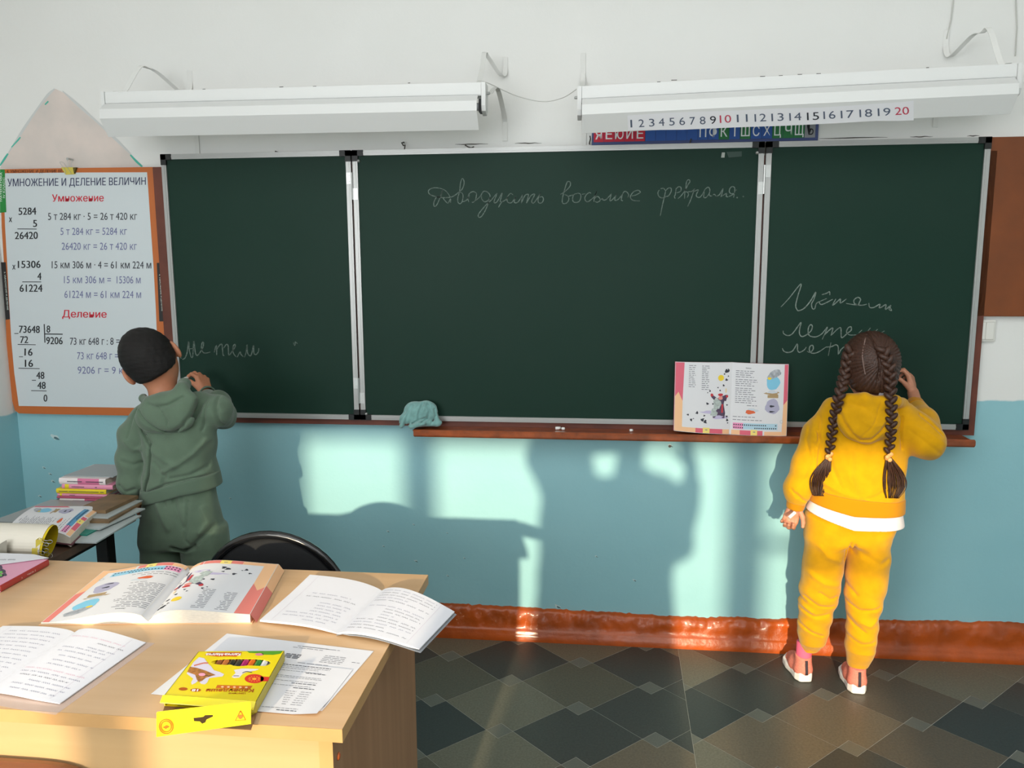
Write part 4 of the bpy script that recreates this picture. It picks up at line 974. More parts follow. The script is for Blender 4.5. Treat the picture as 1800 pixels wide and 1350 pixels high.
L2 = [(.3,.8,.95,'d'),(.25,.8,.915,'l'),(.2,.7,.88,'l'),(.6,.8,.81,'d'),(.2,.75,.83,'l'),(.15,.78,.72,'l'),(.3,.8,.69,'l'),(.2,.78,.62,'l'),(.55,.78,.58,'d'),(.2,.75,.53,'l'),(.6,.8,.49,'d')]+[(.56+.01*k,.66,.42-.042*k,'l') for k in range(7)]+[(.7,.8,.42-.042*k,'l') for k in range(7)]+[(.3,.8,.09,'l'),(.62,.8,.05,'d')]
sheet('printed sheet with a list, the upper one, curling at its near corner', [(360,1243),(557,1259),(620,1177),(447,1158)], .0022, None, L2, lambda s, t: .006*max(0, s-.8)*max(0, .35-t)*40*.3)

# ---- yellow pencil box
zt = DZ+.0235
yel = mat('box_yellow_card', (236, 214, 20), .28, .5, coat=.3); ylf = mat('box_yellow_flap', (244, 226, 24), .3, .5, coat=.3)
pb = thing('pencil_box', at_z(375, 1190, DZ+.004), 'yellow cardboard box of coloured pencils, its flap hanging open over the desk edge', 'pencil box')
TL, TR, BR, BL = [at_z(u, v, zt) for u, v in ((349,1145),(500,1144),(450,1234),(288,1223))]
def down(p, z): return np.array([p[0], p[1], z])
zb_ = DZ+.0042
def bx(s, t, z=None):
    p = (BL*(1-s)+BR*s)*(1-t)+(TL*(1-s)+TR*s)*t; return down(p, z if z is not None else zt)
# top panel with window
inn = []; win = [(375,1161),(371,1164),(374,1166.5),(383,1168),(392,1168.5),(397,1169),(405,1168),(410,1170),(418,1171),(428,1170.5),(436,1169.5),(445,1170),(456,1170.5),(466,1170.5),(473,1168),(476,1164.5),(472,1161.5),(462,1159),(445,1158),(420,1157.7),(395,1158.2),(382,1159.3)]
inn = [at_z(u, v, zt) for u, v in win]; cen = sum(inn)/len(inn)
b = MB(); n = len(inn); out = []
cs = [TL, TR, BR, BL]
def edge_hit(d):
    best = None
    for i in range(4):
        p, q = cs[i][:2], cs[(i+1) % 4][:2]; e = q-p; det = d[0]*(-e[1])+e[0]*d[1]
        if abs(det) < 1e-12: continue
        r = p-cen[:2]; t = (r[0]*(-e[1])+e[0]*r[1])/det; s = (d[0]*r[1]-d[1]*r[0])/det
        if t > 0 and -1e-6 <= s <= 1+1e-6 and (best is None or t < best): best = t
    return cen[:2]+d*best
outer_pts = [edge_hit(p[:2]-cen[:2]) for p in inn]
b.v = [tuple(p) for p in inn]+[(q[0], q[1], zt) for q in outer_pts]+[tuple(c) for c in cs]
for i in range(n):
    j = (i+1) % n; a_, c_ = np.array(outer_pts[i]), np.array(outer_pts[j])
    f = [i, j, n+j]
    for ci, c in enumerate(cs):          # insert the corner if it lies between the two directions
        d1 = a_-cen[:2]; d2 = c_-cen[:2]; dc = c[:2]-cen[:2]
        if (d1[0]*dc[1]-d1[1]*dc[0])*(d1[0]*d2[1]-d1[1]*d2[0]) > 0 and (dc[0]*d2[1]-dc[1]*d2[0])*(d1[0]*d2[1]-d1[1]*d2[0]) > 0 and np.dot(dc, d1) > 0: f.append(2*n+ci)
    f.append(n+i); b.f.append(tuple(f))
nv_ = len(b.v); b.v += [(x, y, z-.0008) for x, y, z in b.v[:n]]; 
for i in range(n): b.f.append((i, nv_+i, nv_+(i+1) % n, (i+1) % n))
part('top_panel', b, yel, pb)
part('bottom_panel', MB().prism([bx(0,0,zb_), bx(1,0,zb_), bx(1,1,zb_), bx(0,1,zb_)], (0, 0, .0008)), yel, pb)
part('side_panel', MB().hexa([bx(0,0,zb_), bx(.006,0,zb_), bx(.006,1,zb_), bx(0,1,zb_), bx(0,0), bx(.006,0), bx(.006,1), bx(0,1)]), yel, pb)
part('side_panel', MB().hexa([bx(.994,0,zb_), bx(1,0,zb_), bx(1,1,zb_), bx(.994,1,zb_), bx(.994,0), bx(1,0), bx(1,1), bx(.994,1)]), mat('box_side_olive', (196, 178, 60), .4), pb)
part('end_panel', MB().hexa([bx(0,.995,zb_), bx(1,.995,zb_), bx(1,1,zb_), bx(0,1,zb_), bx(0,.995), bx(1,.995), bx(1,1), bx(0,1)]), yel, pb)
# tuck strip sloping down at the near edge of the top, with a dark opening below
d_ = np.array([0, -.010, -.0075])
s0, s1 = bx(-.01, -.005)+[0, 0, .0005], bx(1.0, -.005)+[0, 0, .0005]
part('tuck_strip', MB().prism([s0, s1, s1+d_*1.1, s0+d_], (0, .0005, .001)), ylf, pb)
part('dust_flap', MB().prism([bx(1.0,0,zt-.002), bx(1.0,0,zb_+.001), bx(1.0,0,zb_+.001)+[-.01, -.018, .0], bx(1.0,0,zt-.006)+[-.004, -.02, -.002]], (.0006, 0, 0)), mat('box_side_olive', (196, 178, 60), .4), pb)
# hanging flap with euro slot
fp = lambda u, v: at_y(u, v, -1.862+.0)
slot = [(340,1262),(357,1260),(360.5,1257),(374,1256.5),(375,1259.5),(363,1265),(361,1270),(355,1272.5),(351,1268.5),(341,1268)]
cs2 = [(275,1253),(277,1251.3),(420,1235),(438,1233.5),(441,1237),(441,1272.5),(275,1295.5)]
o3 = [fp(*p) for p in cs2]; i3 = [fp(*p) for p in slot]
b = MB(); b.v = [tuple(p) for p in o3]+[tuple(p) for p in i3]
b.f = [(0,1,7),(1,8,7),(1,2,10),(1,10,9,8),(2,3,11),(2,11,10),(3,4,11),(4,5,11),(5,12,11),(5,13,12),(5,14,13),(5,6,14),(6,15,14),(6,16,15),(6,0,16),(0,7,16)]
nv_ = len(b.v); m0 = list(b.f); b.v += [(x, y+.0007, z) for x, y, z in b.v]; b.f += [tuple(i+nv_ for i in f)[::-1] for f in m0]
for r0, L_ in ((0, 7), (7, 10)):
    for i in range(L_): b.f.append((r0+i, r0+(i+1) % L_, nv_+r0+(i+1) % L_, nv_+r0+i))
hf = part('hang_flap', b, ylf, pb)
b = MB().hexa([bx(.0,0,zb_)+[0, -.0, 0], bx(1,0,zb_), np.array([o3[3][0], -1.8615, zb_]), np.array([o3[1][0], -1.8615, zb_]), bx(.0,0,zb_+.0008), bx(1,0,zb_+.0008), np.array([o3[3][0], -1.8615, zb_+.0008]), np.array([o3[1][0], -1.8615, zb_+.0008])])
part('flap_hinge', b, mat('box_inside_brown', (128, 96, 60), .7), pb)
orp = mat('print_orange_brown', (196, 104, 24), .5)
ff = lambda u, v: fp(u, v)+np.array([0, -.0009, 0])
for c, rx, ry in (((292.5,1276.5), 12, 12.5), ((292.5,1276.5), 9, 9.5)):
    b = MB(); b.keepn = True; stroke2d(b, [(c[0]+rx*math.cos(k*math.pi/9), c[1]+ry*math.sin(k*math.pi/9)) for k in range(19)], 1.9, ff); part('printed_ring', b, orp, hf)
b = MB(); b.keepn = True; poly2d(b, [(286,1278),(293,1274),(299,1277),(292,1281)], ff); part('printed_mark', b, orp, hf)
b = MB(); b.keepn = True; stroke2d(b, [(423,1249),(432,1265),(414,1266.5),(423,1249)], 2.1, ff, smooth=False); part('printed_triangle', b, orp, hf)
b = MB(); b.keepn = True; blob2d(b, (423,1259.5), 4, 4, ff); part('printed_dot', b, mat('print_deep_orange', (226, 110, 40), .5), hf)
# pencils in the box
pcs = [(110,96,170),(60,60,64),(236,206,30),(150,86,50),(206,120,60),(44,46,44),(58,58,54),(176,30,110),(238,110,30),(40,130,60),(235,235,235),(70,72,78)]
for k, c in enumerate(pcs):
    s = .05+.9*(k+.5)/12; r = .0060; z = DZ+.0228-r; p0, p1 = bx(s, .03, z), bx(s, .955, z)
    q = thing('colour_pencil', p0*.5+p1*.5, 'coloured pencil number %d from the left inside the yellow pencil box' % (k+1), 'pencil', 'pencils in the yellow box')
    nmc = ['violet','dark grey','yellow','brown','tan','black','olive black','magenta','orange','green','white','slate'][k]
    q['label'] = nmc+' coloured pencil lying in the open yellow box'
    d = (p1-p0)/np.linalg.norm(p1-p0)
    part('barrel', MB().tube([p0, p1-d*.022], r, 6), mat('pencil_%d' % k, c, .35, .5), q)
    part('sharpened_tip', MB().tube([p1-d*.022, p1-d*.006], [r*.95, .002], 8), mat('raw_wood', (222, 184, 140), .7), q)
    part('lead', MB().tube([p1-d*.006, p1], [.002, .0005], 6), mat('pencil_%d' % k, c, .35, .5), q)
# print on the lid
ft2 = fZ(zt+.0003); ft3 = fZ(zt+.0006); ft4 = fZ(zt+.0009)
def pp(name, m_, f, fn=None, **k):
    b = MB(); b.keepn = True; f(b, fn or ft2); part(name, b, m_, pb, **k)
green_p = mat('print_leaf_green', (84, 150, 40), .5); lav = mat('print_lavender_white', (214, 208, 226), .5); rd = mat('print_badge_red', (206, 52, 40), .5)
pp('leaf_print', green_p, lambda b, f: poly2d(b, [(434,1144.5),(497,1144.3),(493,1149),(480,1151),(462,1150.5),(459,1147.5),(450,1148),(438,1147.5)], f))
pp('flower_print', mat('print_flower_pink', (206, 130, 150), .5), lambda b, f: blob2d(b, (456,1150.3), 7.5, 2.3, f))
pp('logo_outline', mat('print_logo_red', (190, 70, 30), .5), lambda b, f: poly2d(b, [(360,1151.5),(364,1147),(425,1146.6),(424,1150),(415,1154),(400,1153.5),(385,1154),(372,1153)], f))
lg = MB(); lg.keepn = True
vv, fc = text2d('Каляка-Маляка', .035); x0, x1 = vv[:, 0].min(), vv[:, 0].max()
lg.add([ft3(423.5-(a-x0)/(x1-x0)*61-(c/.729)*1.2, 1148.3+(c/.729)*4.4) for a, c in vv], fc); part('logo_lettering', lg, mat('print_logo_white', (240, 236, 236), .5), pb)
pp('picture_wing', lav, lambda b, f: (poly2d(b, [(350,1155),(359,1157),(366,1167),(371,1171),(376,1178),(386,1181),(394,1185),(391,1189),(378,1190.5),(368,1192),(364,1200),(360,1203),(353,1202),(349,1196),(343,1201),(337,1203.5),(336,1199),(340,1193),(333,1188),(328,1184),(333,1176),(340,1164)], f)))
pp('picture_pencil_body', mat('print_pencil_brown', (196, 130, 66), .5, noise=(160, .3)), lambda b, f: poly2d(b, [(334,1172),(346,1174),(362,1179),(379,1186.5),(371,1188.5),(362,1191),(356,1196),(350,1199),(346,1195),(343,1186),(329,1181)], f), ft3)
pp('picture_cheek', mat('print_blush_pink', (236, 160, 184), .5), lambda b, f: blob2d(b, (355,1185.6), 6, 2.8, f), ft4)
pp('picture_eye', inkd, lambda b, f: stroke2d(b, [(361,1188),(364,1187),(366,1188.5),(370,1187.5)], .9, f), ft4)
pp('picture_pattern', mat('print_pattern_red', (206, 120, 96), .5), lambda b, f: stroke2d(b, [(341,1170),(350,1167.5),(358,1165.5),(366,1165.5)], 2.2, f), ft3)
pp('picture_nose_pencil', mat('print_pencil_pale', (222, 216, 222), .5), lambda b, f: poly2d(b, [(407,1190),(414,1183),(411,1177.5),(426,1175),(456,1176),(450,1178.5),(432,1182),(426,1185),(421,1191),(412,1192)], f))
pp('picture_fringe', inkd, lambda b, f: (stroke2d(b, [(426,1183),(433,1180.5),(443,1182)], 1.2, f), stroke2d(b, [(410,1188),(420,1188)], .9, f)), ft3)
pp('badge', rd, lambda b, f: (blob2d(b, (447,1193), 17, 8, f, 24), poly2d(b, [(458,1189),(474,1190),(471,1197.5),(458,1197.5)], f)))
def rays(b, f):
    for k in range(12):
        a = k*math.pi/6; stroke2d(b, [(447+7*math.cos(a), 1193.3+3.2*math.sin(a)), (447+11*math.cos(a), 1193.3+5*math.sin(a))], .9, f, smooth=False)
    blob2d(b, (447,1193.3), 4, 2, f)
pp('badge_sun', mat('print_badge_orange', (244, 166, 50), .5), rays, ft3, kind='stuff')
pp('label_bar', mat('print_label_orange', (200, 104, 30), .5), lambda b, f: poly2d(b, [(382,1204),(444,1205.5),(440,1211),(379,1209.5)], f))
pp('label_dots', mat('print_label_dots', (236, 196, 150), .5), lambda b, f: [blob2d(b, (391+k*10.5,1207.3+k*.25), 2.6, 1.5, f, 10) for k in range(5)], ft3, kind='stuff')
def updown(s, u0, u1, v, h, m_, off=.02, slope=0):
    v2, f2 = text2d(s, off); x0, x1 = v2[:, 0].min(), v2[:, 0].max(); b = MB(); b.keepn = True
    b.add([ft3(u1-(a-x0)/(x1-x0)*(u1-u0)-(c/.729)*h*.35, v-slope*(a-x0)/(x1-x0)+(c/.729)*h) for a, c in v2], f2); part('box_lettering', b, m_, pb)
updown('Карандаши', 363, 447, 1211, 5.6, mat('print_title_brown', (176, 84, 20), .5), .03)
updown('Цветные', 402, 432, 1217.5, 3, mat('print_title_brown', (176, 84, 20), .5), .01)
updown('18', 338, 349, 1211.2, 4.2, mat('print_logo_white', (240, 236, 236), .5), .03)
pp('round_icon', mat('print_title_brown', (176, 84, 20), .5), lambda b, f: blob2d(b, (344,1213), 9.5, 3, f))
pp('round_icon', mat('print_title_brown', (176, 84, 20), .5), lambda b, f: blob2d(b, (322,1211), 8, 2.8, f))

# ---- pink workbook at the left edge, with a sheet on it
pk = thing('workbook', at_z(20, 1010, DZ), 'closed pink workbook with a red spine at the left end of the desk', 'book')
fz = .016
A = [at_z(84.5,984,DZ+fz), at_z(0,1030,DZ+fz), at_z(-120,1040,DZ+fz), at_z(-70,978,DZ+fz)]
A[2] = A[1]+(A[3]-A[0])
part('front_cover', MB().prism([p+[0,0,0] for p in A], (0, 0, .0012)), mat('cover_pink', (228, 158, 186), .35, .5), pk)
part('page_block', MB().prism([p+[-.003, .001, -.0125] for p in A], (0, 0, .0122)), block_m, pk)
part('back_cover', MB().prism([p+[0, 0, -.0148] for p in A], (0, 0, .0012)), mat('cover_pink', (228, 158, 186), .35, .5), pk)
e = A[0]-A[1]; e /= np.linalg.norm(e); nn = np.array([e[1], -e[0], 0])
b = MB(); o_ = .0022
sp_pts = [(0, -.0148), (o_*.8, -.012), (o_, -.007), (o_*.8, -.002), (0, .0012)]
b.prism([A[1]+nn*q+[0, 0, z] for q, z in sp_pts], A[0]-A[1]); part('spine', b, mat('spine_red', (176, 62, 60), .35, .5), pk)
b = MB(); b.keepn = True; L_ = np.linalg.norm(A[0]-A[1])
fs = lambda q, z: A[1]+e*q+nn*(o_+.0004)+[0, 0, z]
text_on(b, 'Часть 2', lambda x, y: fs(x, -.0095-y), (L_*.52, 0), (L_*.70, 0), .004, offset=.0); text_on(b, 'А', lambda x, y: fs(x, -.0095-y), (L_*.40, 0), (L_*.42, 0), .004)
part('spine_lettering', b, mat('print_logo_white', (240, 236, 236), .5), pk)
b = MB(); b.keepn = True
for i, (u, v, r) in enumerate([(0,997,4),(4,1004,5),(8,1010,3.5),(0,1012,5)]): blob2d(b, (u, v), r*1.2, r*.8, fZ(DZ+fz+.0016), 12, .25, i)
part('cover_picture', b, mat('print_berry_dark', (84, 74, 92), .5), pk)
b = MB(); b.keepn = True
for i, (u, v, r) in enumerate([(2,1006,3),(1,1011,3)]): blob2d(b, (u, v), r, r*.7, fZ(DZ+fz+.002), 10, .25, i)
part('cover_picture', b, mat('print_leaf_bright', (110, 196, 90), .5), pk)
b = MB(); P4 = [at_z(86,981,DZ+fz+.003), at_z(-10,994,DZ+fz+.003), at_z(-60,970,DZ+fz+.003), at_z(60,974.5,DZ+fz+.003)]
b.prism(P4, (0, 0, .0004)); single('paper_sheet', b, mat('printer_paper', (226, 226, 231), .65, .3), 'white sheet lying on the closed pink workbook', 'paper')
b = MB(); b.keepn = True
scribble(b, lambda x, y: at_z(x*100, y*100, DZ+fz+.0038), -.05, .27, 9.835, .02, random.Random(2), .008)
part('printed_text', b, ink, bpy.context.scene.objects['paper_sheet.002'] if 'paper_sheet.002' in bpy.data.objects else pk, kind='stuff')

# ================================================================== SIDE TABLE, LEFT
TZ = .722; TX = .236
st = thing('side_table', (-.2, -.85, 0), 'brown side table on black legs stacked with books beside the left wall', 'table')
part('tabletop', MB().prism([(-.70, -1.165, TZ-.024), (TX, -1.165, TZ-.024), (TX, -.715, TZ-.024), (.10, -.655, TZ-.024), (.10, -.40, TZ-.024), (-.115, -.40, TZ-.024), (-.125, -.86, TZ-.024), (-.70, -.93, TZ-.024)], (0, 0, .0236)), mat('brown_laminate', (104, 78, 62), .45, .35, noise=(6, .2, None, (1, 5, 5))), st, bevel=.001)
for x, y in ((TX-.10, -.73), (TX-.10, -1.10), (-.06, -.44), (-.64, -1.08)):
    part('leg', MB().box((x-.02, y-.02, .0005), (x+.02, y+.02, TZ-.025)), mat('black_leg_metal', (22, 24, 25), .5), st, bevel=.002)
part('apron', MB().box((TX-.12, -1.08, TZ-.075), (TX-.08, -.75, TZ-.026)), mat('black_leg_metal', (22, 24, 25), .5), st)
cp = mat('book_pages_cream', (206, 196, 176), .85, noise=(300, .15, None, (.3, .3, 8)))
def closed_book(name, x0, x1, y0, y1, z0, z1, cm, label, group=None, spine=None, rot=0, cat='book', text=None):
    """spine towards the camera (y0)"""
    o = np.array([(x0+x1)/2, (y0+y1)/2, z0]); t = thing(name, o, label, cat, group); c = .0014
    R = Matrix.Rotation(rot, 3, 'Z')
    def rb(b): b.v = [tuple(np.array(R @ Vector(np.array(p)-o))+o) for p in b.v]; return b
    part('page_block', rb(MB().box((x0+.002, y0+.003, z0+c), (x1-.002, y1-.003, z1-c))), cp, t)
    part('cover', rb(MB().box((x0, y0, z1-c), (x1, y1, z1))), cm, t); part('cover', rb(MB().box((x0, y0, z0), (x1, y1, z0+c))), cm, t)
    h = z1-z0; b = MB(); b.prism([(x0, y0, z0), (x0, y0-.0022, z0+h*.2), (x0, y0-.003, z0+h*.5), (x0, y0-.0022, z0+h*.8), (x0, y0, z1)], (x1-x0, 0, 0))
    part('spine', rb(b), cm, t)
    for (f0, f1, m_) in (spine or []):
        a, q = x0+(x1-x0)*f0, x0+(x1-x0)*f1
        part('spine_band', rb(MB().prism([(a, y0-.0002, z0+.0002), (a, y0-.0025, z0+h*.2), (a, y0-.0033, z0+h*.5), (a, y0-.0025, z0+h*.8), (a, y0-.0002, z1+.0001)], (q-a, 0, 0))), m_, t)
    for (f0, f1) in (text or []):
        b = MB(); n = int((f1-f0)*40)+1; rnd = random.Random(n)
        for k in range(n):
            a = x0+(x1-x0)*(f0+(f1-f0)*k/n); b.box((a, y0-.0037, z0+h*.42), (a+(x1-x0)*(f1-f0)/n*.75, y0-.0034, z0+h*.58))
        part('spine_lettering', rb(b), inkd, t, kind='stuff')
    return t
wt = mat('cover_white', (226, 216, 214), .4); pkk = mat('cover_rose', (206, 116, 150), .4); pk2 = mat('cover_light_pink', (222, 146, 172), .4); yl = mat('cover_yellow', (222, 200, 44), .4); dp = mat('cover_dark_pink', (178, 84, 112), .4); gp = mat('grey_plastic', (150, 158, 160), .3, .5)
def sz(v): return at_y(150, v, -.62)[2]
Z = [sz(v) for v in (887.2, 877, 873.3, 868, 859.8, 852, 841.3)]
Z[0] = TZ+.0015; yb = -.44; SX = -.056
S = 'stack of schoolbooks on the side table'
closed_book('schoolbook', -0.086, 0.074, -.62, yb, Z[0]+.0003, Z[1], wt, 'white and rose schoolbook at the bottom of the stack on the side table', S, [(.0, .55, wt), (.55, 1, dp)], text=[(.3, .55), (.62, .95)])
closed_book('schoolbook', -0.096, 0.084, -.62, yb, Z[1]+.0003, Z[2], dp, 'thin dark pink schoolbook second from the bottom of the stack', S, rot=.02)
closed_book('schoolbook', -0.092, 0.082, -.62, yb, Z[2]+.0003, Z[3], pk2, 'thin pink schoolbook directly under the yellow one', S, [(.05, .09, yl)], text=[(.25, .36)])
closed_book('schoolbook', -0.094, 0.081, -.622, yb, Z[3]+.0003, Z[4], yl, 'bright yellow schoolbook in the middle of the stack', S, text=[(.06, .24), (.26, .86), (.89, .96)])
closed_book('schoolbook', -0.074, 0.104, -.62, yb, Z[4]+.0003, Z[5], pk2, 'pink schoolbook with a yellow band, sticking out to the right above the yellow one', S, [(.06, .14, yl)], text=[(.2, .45), (.66, .7)])
closed_book('schoolbook', -0.082, 0.081, -.62, yb, Z[5]+.0003, Z[6], wt, 'white and rose schoolbook on the top of the stack', S, [(.0, .4, wt), (.4, .86, pkk), (.86, 1, wt)], text=[(.18, .5), (.58, .95)])
# folder beneath the stack and plastic folders to its right
def slab(name, pts, z0, z1, m_, label, cat, group=None):
    return single(name, MB().prism([(x, y, z0) for x, y in pts], (0, 0, z1-z0)), m_, label, cat, group)
slab('plastic_folder', [(-.14, -.86), (.08, -.86), (.09, -.64), (-.11, -.63)], TZ+.0003, TZ+.0105, gp, 'grey plastic folder lying in front of the stack of schoolbooks', 'folder')
fo = 'folders heaped at the right end of the side table'
br_ = mat('kraft_brown', (134, 108, 78), .6, noise=(20, .2)); tl = mat('teal_folder', (30, 128, 112), .35); gw = mat('clear_folder', (172, 180, 180), .22, .6); dk_ = mat('dark_folder', (84, 82, 80), .45)
def fold(u, v, z, ang, w, d, th, m_, label, cat='folder'):
    c = at_z(u, v, TZ+z); R = Matrix.Rotation(ang, 3, 'Z'); pts = []
    for a, q in ((-w/2, -d/2), (w/2, -d/2), (w/2, d/2), (-w/2, d/2)):
        r = R @ Vector((a, q, 0)); pts.append((c[0]+r.x, c[1]+r.y))
    slab('plastic_folder' if cat == 'folder' else 'magazine', pts, TZ+z, TZ+z+th, m_, label, cat, fo)
closed = [(176, 930, .0112, .05, .12, .24, .004, gw, 'clear folder lowest of the heap, reaching over the right table edge'),
 (160, 921, .0155, .0, .11, .20, .003, tl, 'teal green folder peeking from the heap beside the open textbook'),
 (186, 911, .0188, -.1, .12, .20, .004, gw, 'translucent folder above the teal one'),
 (188, 902, .0232, .06, .12, .19, .006, br_, 'brown cardboard folder in the middle of the heap'),
 (192, 895, .0296, .0, .11, .18, .003, gw, 'clear glossy folder near the top of the heap'),
 (190, 888, .033, -.05, .10, .16, .010, br_, 'thick brown folder topmost of the heap beside the schoolbooks')]
for c in closed: fold(*c)
slab('paper_sheet', [(.145, -.70), (.20, -.69), (.21, -.51), (.15, -.505)], .806, .8075, gp, 'grey plastic-covered papers leaning out behind the schoolbook stack', 'paper') if False else None
slab('exam_papers', [(-.08, -.60), (.095, -.60), (.10, -.45), (-.07, -.445)], Z[6]+.0004, Z[6]+.003, gp, 'grey plastic-covered papers on top of the schoolbook stack', 'papers')
# open textbook on the left, right-hand page only visible
kk = {(0,1): at_z(14,925.5,.768), (1,1): at_z(62,889,.768), (0,0): at_z(122,938,.768), (1,0): at_z(176,889,.768)}
def Gs(a, b, lift=0):
    p = (kk[(0,0)]*(1-a)+kk[(1,0)]*a)*(1-b)+(kk[(0,1)]*(1-a)+kk[(1,1)]*a)*b
    p[2] = .7665+.006*math.sin(math.pi*min(1, a))-.018*(1-b)*0-.010*max(0, .12-b)/.12+lift; return p
tb3 = thing('textbook', Gs(.5, .5), 'textbook lying open beside the schoolbook stack, showing its picture page', 'book')
part('page_block', page_solid(Gs, .01, 1, lambda a: (0, 0, -.028), 14, 12), block_m, tb3)
b = MB(); b.keepn = True; b.grid(lambda s, t: Gs(s, t, .0002), 14, 12); part('top_page', b, page_m, tb3, smooth=True)
part('cover', MB().prism([down(Gs(.0, -.03), .7345), down(Gs(.0, 1.02), .7345), down(Gs(1.03, 1.02), .7345), down(Gs(1.03, -.03), .7345)], (0, 0, .0035)), mat('cover_plum', (110, 70, 78), .5), tb3)
textbook_print(Gs, tb3, left=False, strip=mat('print_strip_deep_blue', (96, 160, 200), .6))
# rolled poster with yellow clips
ro = thing('rolled_poster', (.0, -1.105, TZ), 'rolled-up poster, white outside and yellow inside, behind the desk corner', 'rolled poster')
rc = np.array([0, -1.108, TZ+.0475]); rr = .046
def roll(r, m_, name, x0=-.45, x1=.232, th=.0008, a0=-.3, a1=2*math.pi-.25):
    b = MB(); n = 36
    for x in (x0, x1):
        for r_ in (r, r-th):
            for k in range(n+1):
                a = a0+(a1-a0)*k/n; sk = (.012*math.sin(a)-.01*math.cos(a)) if x == x1 else 0
                b.v.append((x+sk, rc[1]+r_*math.cos(a), rc[2]+r_*math.sin(a)*1.0))
    N = n+1
    for k in range(n):
        b.f += [(k, k+1, 2*N+k+1, 2*N+k), (N+k, 3*N+k, 3*N+k+1, N+k+1), (k, N+k, N+k+1, k+1), (2*N+k, 2*N+k+1, 3*N+k+1, 3*N+k)]
    b.f += [(0, 2*N, 3*N, N), (n, N+n, 3*N+n, 2*N+n)]
    part(name, b, m_, ro)
roll(rr, mat('poster_back_white', (216, 210, 196), .5, .35), 'outer_sheet')
roll(rr-.0014, mat('poster_inside_yellow', (206, 180, 30), .45), 'inner_sheet', x1=.238)
roll(rr-.012, mat('poster_inside_dark', (40, 58, 50), .5), 'inner_coil', x1=.17, a0=.3, a1=5.6)
# clips on its rim (upper-left), clamping the sheet
for i, (u, v, lab) in enumerate([(67, 954, 'upper of the two yellow clips on the rolled poster'), (60, 969, 'lower of the two yellow clips on the rolled poster')]):
    p = at_y(u, v, -1.150); 
    binder('binder_clip', p+np.array([.012, .0, 0]), (.25, -.2, 1), (0, 1, .2), (-1, .0, 0), .024, ylw, lab, 'yellow clips on the rolled poster')
p = at_y(86, 972, -1.10); binder('binder_clip', p+np.array([-.02, 0, -.004]), (.1, .6, .8), (0, .8, -.6), (-.9, 0, .1), .026, mat('clip_black_olive', (66, 66, 40), .4), 'dark clip with wire handles inside the open end of the rolled poster', None)
# grey curled leaf at the very left
b = MB(); b.grid(lambda s, t: at_y(-30+42*s, 985-34*t*(.3+.7*s)-2, -1.172+.01*math.sin(3*s)), 10, 4); single('curled_leaf', b, mat('grey_leaf', (150, 146, 134), .7), 'grey curled paper leaf standing up at the left frame edge', 'paper', smooth=True)

# ================================================================== cloth is built with the figures (implicit surfaces)
# ================================================================== IMPLICIT-SURFACE SCULPTING
F4 = np.float32
def sm(a, b, k): 
    h = np.clip(.5+.5*(b-a)/k, 0, 1); return b*(1-h)+a*h-k*h*(1-h)
def sM(a, b, k): return -sm(-a, -b, k)
def cap(P, a, b, ra, rb, fd=None, fs=1.0):
    a = np.asarray(a, F4); b = np.asarray(b, F4); v = P-a; ba = b-a; h = np.clip(v@ba/(ba@ba), 0, 1); q = v-h[:, None]*ba
    if fd is not None:
        fd = np.asarray(fd, F4); fd = fd/np.linalg.norm(fd); q = q+(q@fd)[:, None]*fd*(fs-1)
    return np.sqrt((q*q).sum(1))-(ra+(rb-ra)*h)
def chain(P, pts, rs, k=.01, **kw):
    d = None
    for i in range(len(pts)-1):
        e = cap(P, pts[i], pts[i+1], rs[i], rs[i+1], **kw); d = e if d is None else sm(d, e, k)
    return d
def ell(P, c, r, R=None):
    q = P-np.asarray(c, F4)
    if R is not None: q = q@np.asarray(R, F4)
    r = np.asarray(r, F4); k0 = np.sqrt(((q/r)**2).sum(1)); k1 = np.sqrt(((q/r**2)**2).sum(1))+1e-9
    return k0*(k0-1)/k1
def rotm(ax, deg): return np.array(Matrix.Rotation(math.radians(deg), 3, ax))     # columns = local axes
def loft(P, S, ex=2.3, cap_k=.012):
    """S rows (z, cx, cy, rx, ry)"""
    S = np.array(sorted(S), F4); z = P[:, 2]; g = [np.interp(z, S[:, 0], S[:, i]) for i in range(1, 5)]
    q = (np.abs((P[:, 0]-g[0])/g[2])**ex+np.abs((P[:, 1]-g[1])/g[3])**ex)**(1/ex)
    d = (q-1)*np.minimum(g[2], g[3])
    return sM(d, np.maximum(z-S[-1, 0], S[0, 0]-z), cap_k).astype(F4)
def pxl(rows, y):
    """rows (v, uL, uR, halfdepth[, y])  -> loft sections from silhouette edges in the plane of the body"""
    o = []
    for r in rows:
        yy = r[4] if len(r) > 4 else y; a = at_y(r[1], r[0], yy); b = at_y(r[2], r[0], yy); o.append(((a[2]+b[2])/2, (a[0]+b[0])/2, yy, (b[0]-a[0])/2, r[3]))
    return o
def crease(P, d, lines, ycen=None, back=True):
    """lines: (list of (u,v), y, width, depth) grooves (+) or ridges (-) cut into the side facing the room"""
    for pts, y, w, dep in lines:
        W3 = [at_y(u, v, y) for u, v in pts]; best = None
        for i in range(len(W3)-1):
            a = np.array([W3[i][0], W3[i][2]], F4); b = np.array([W3[i+1][0], W3[i+1][2]], F4); v = P[:, [0, 2]]-a; ba = b-a
            h = np.clip(v@ba/(ba@ba+1e-9), 0, 1); q = v-h[:, None]*ba; e = np.sqrt((q*q).sum(1)); best = e if best is None else np.minimum(best, e)
        m_ = np.exp(-(best/w)**2)
        m_ = m_*np.clip((y+.075-P[:, 1])/.03, 0, 1)
        d = d+dep*m_
    return d
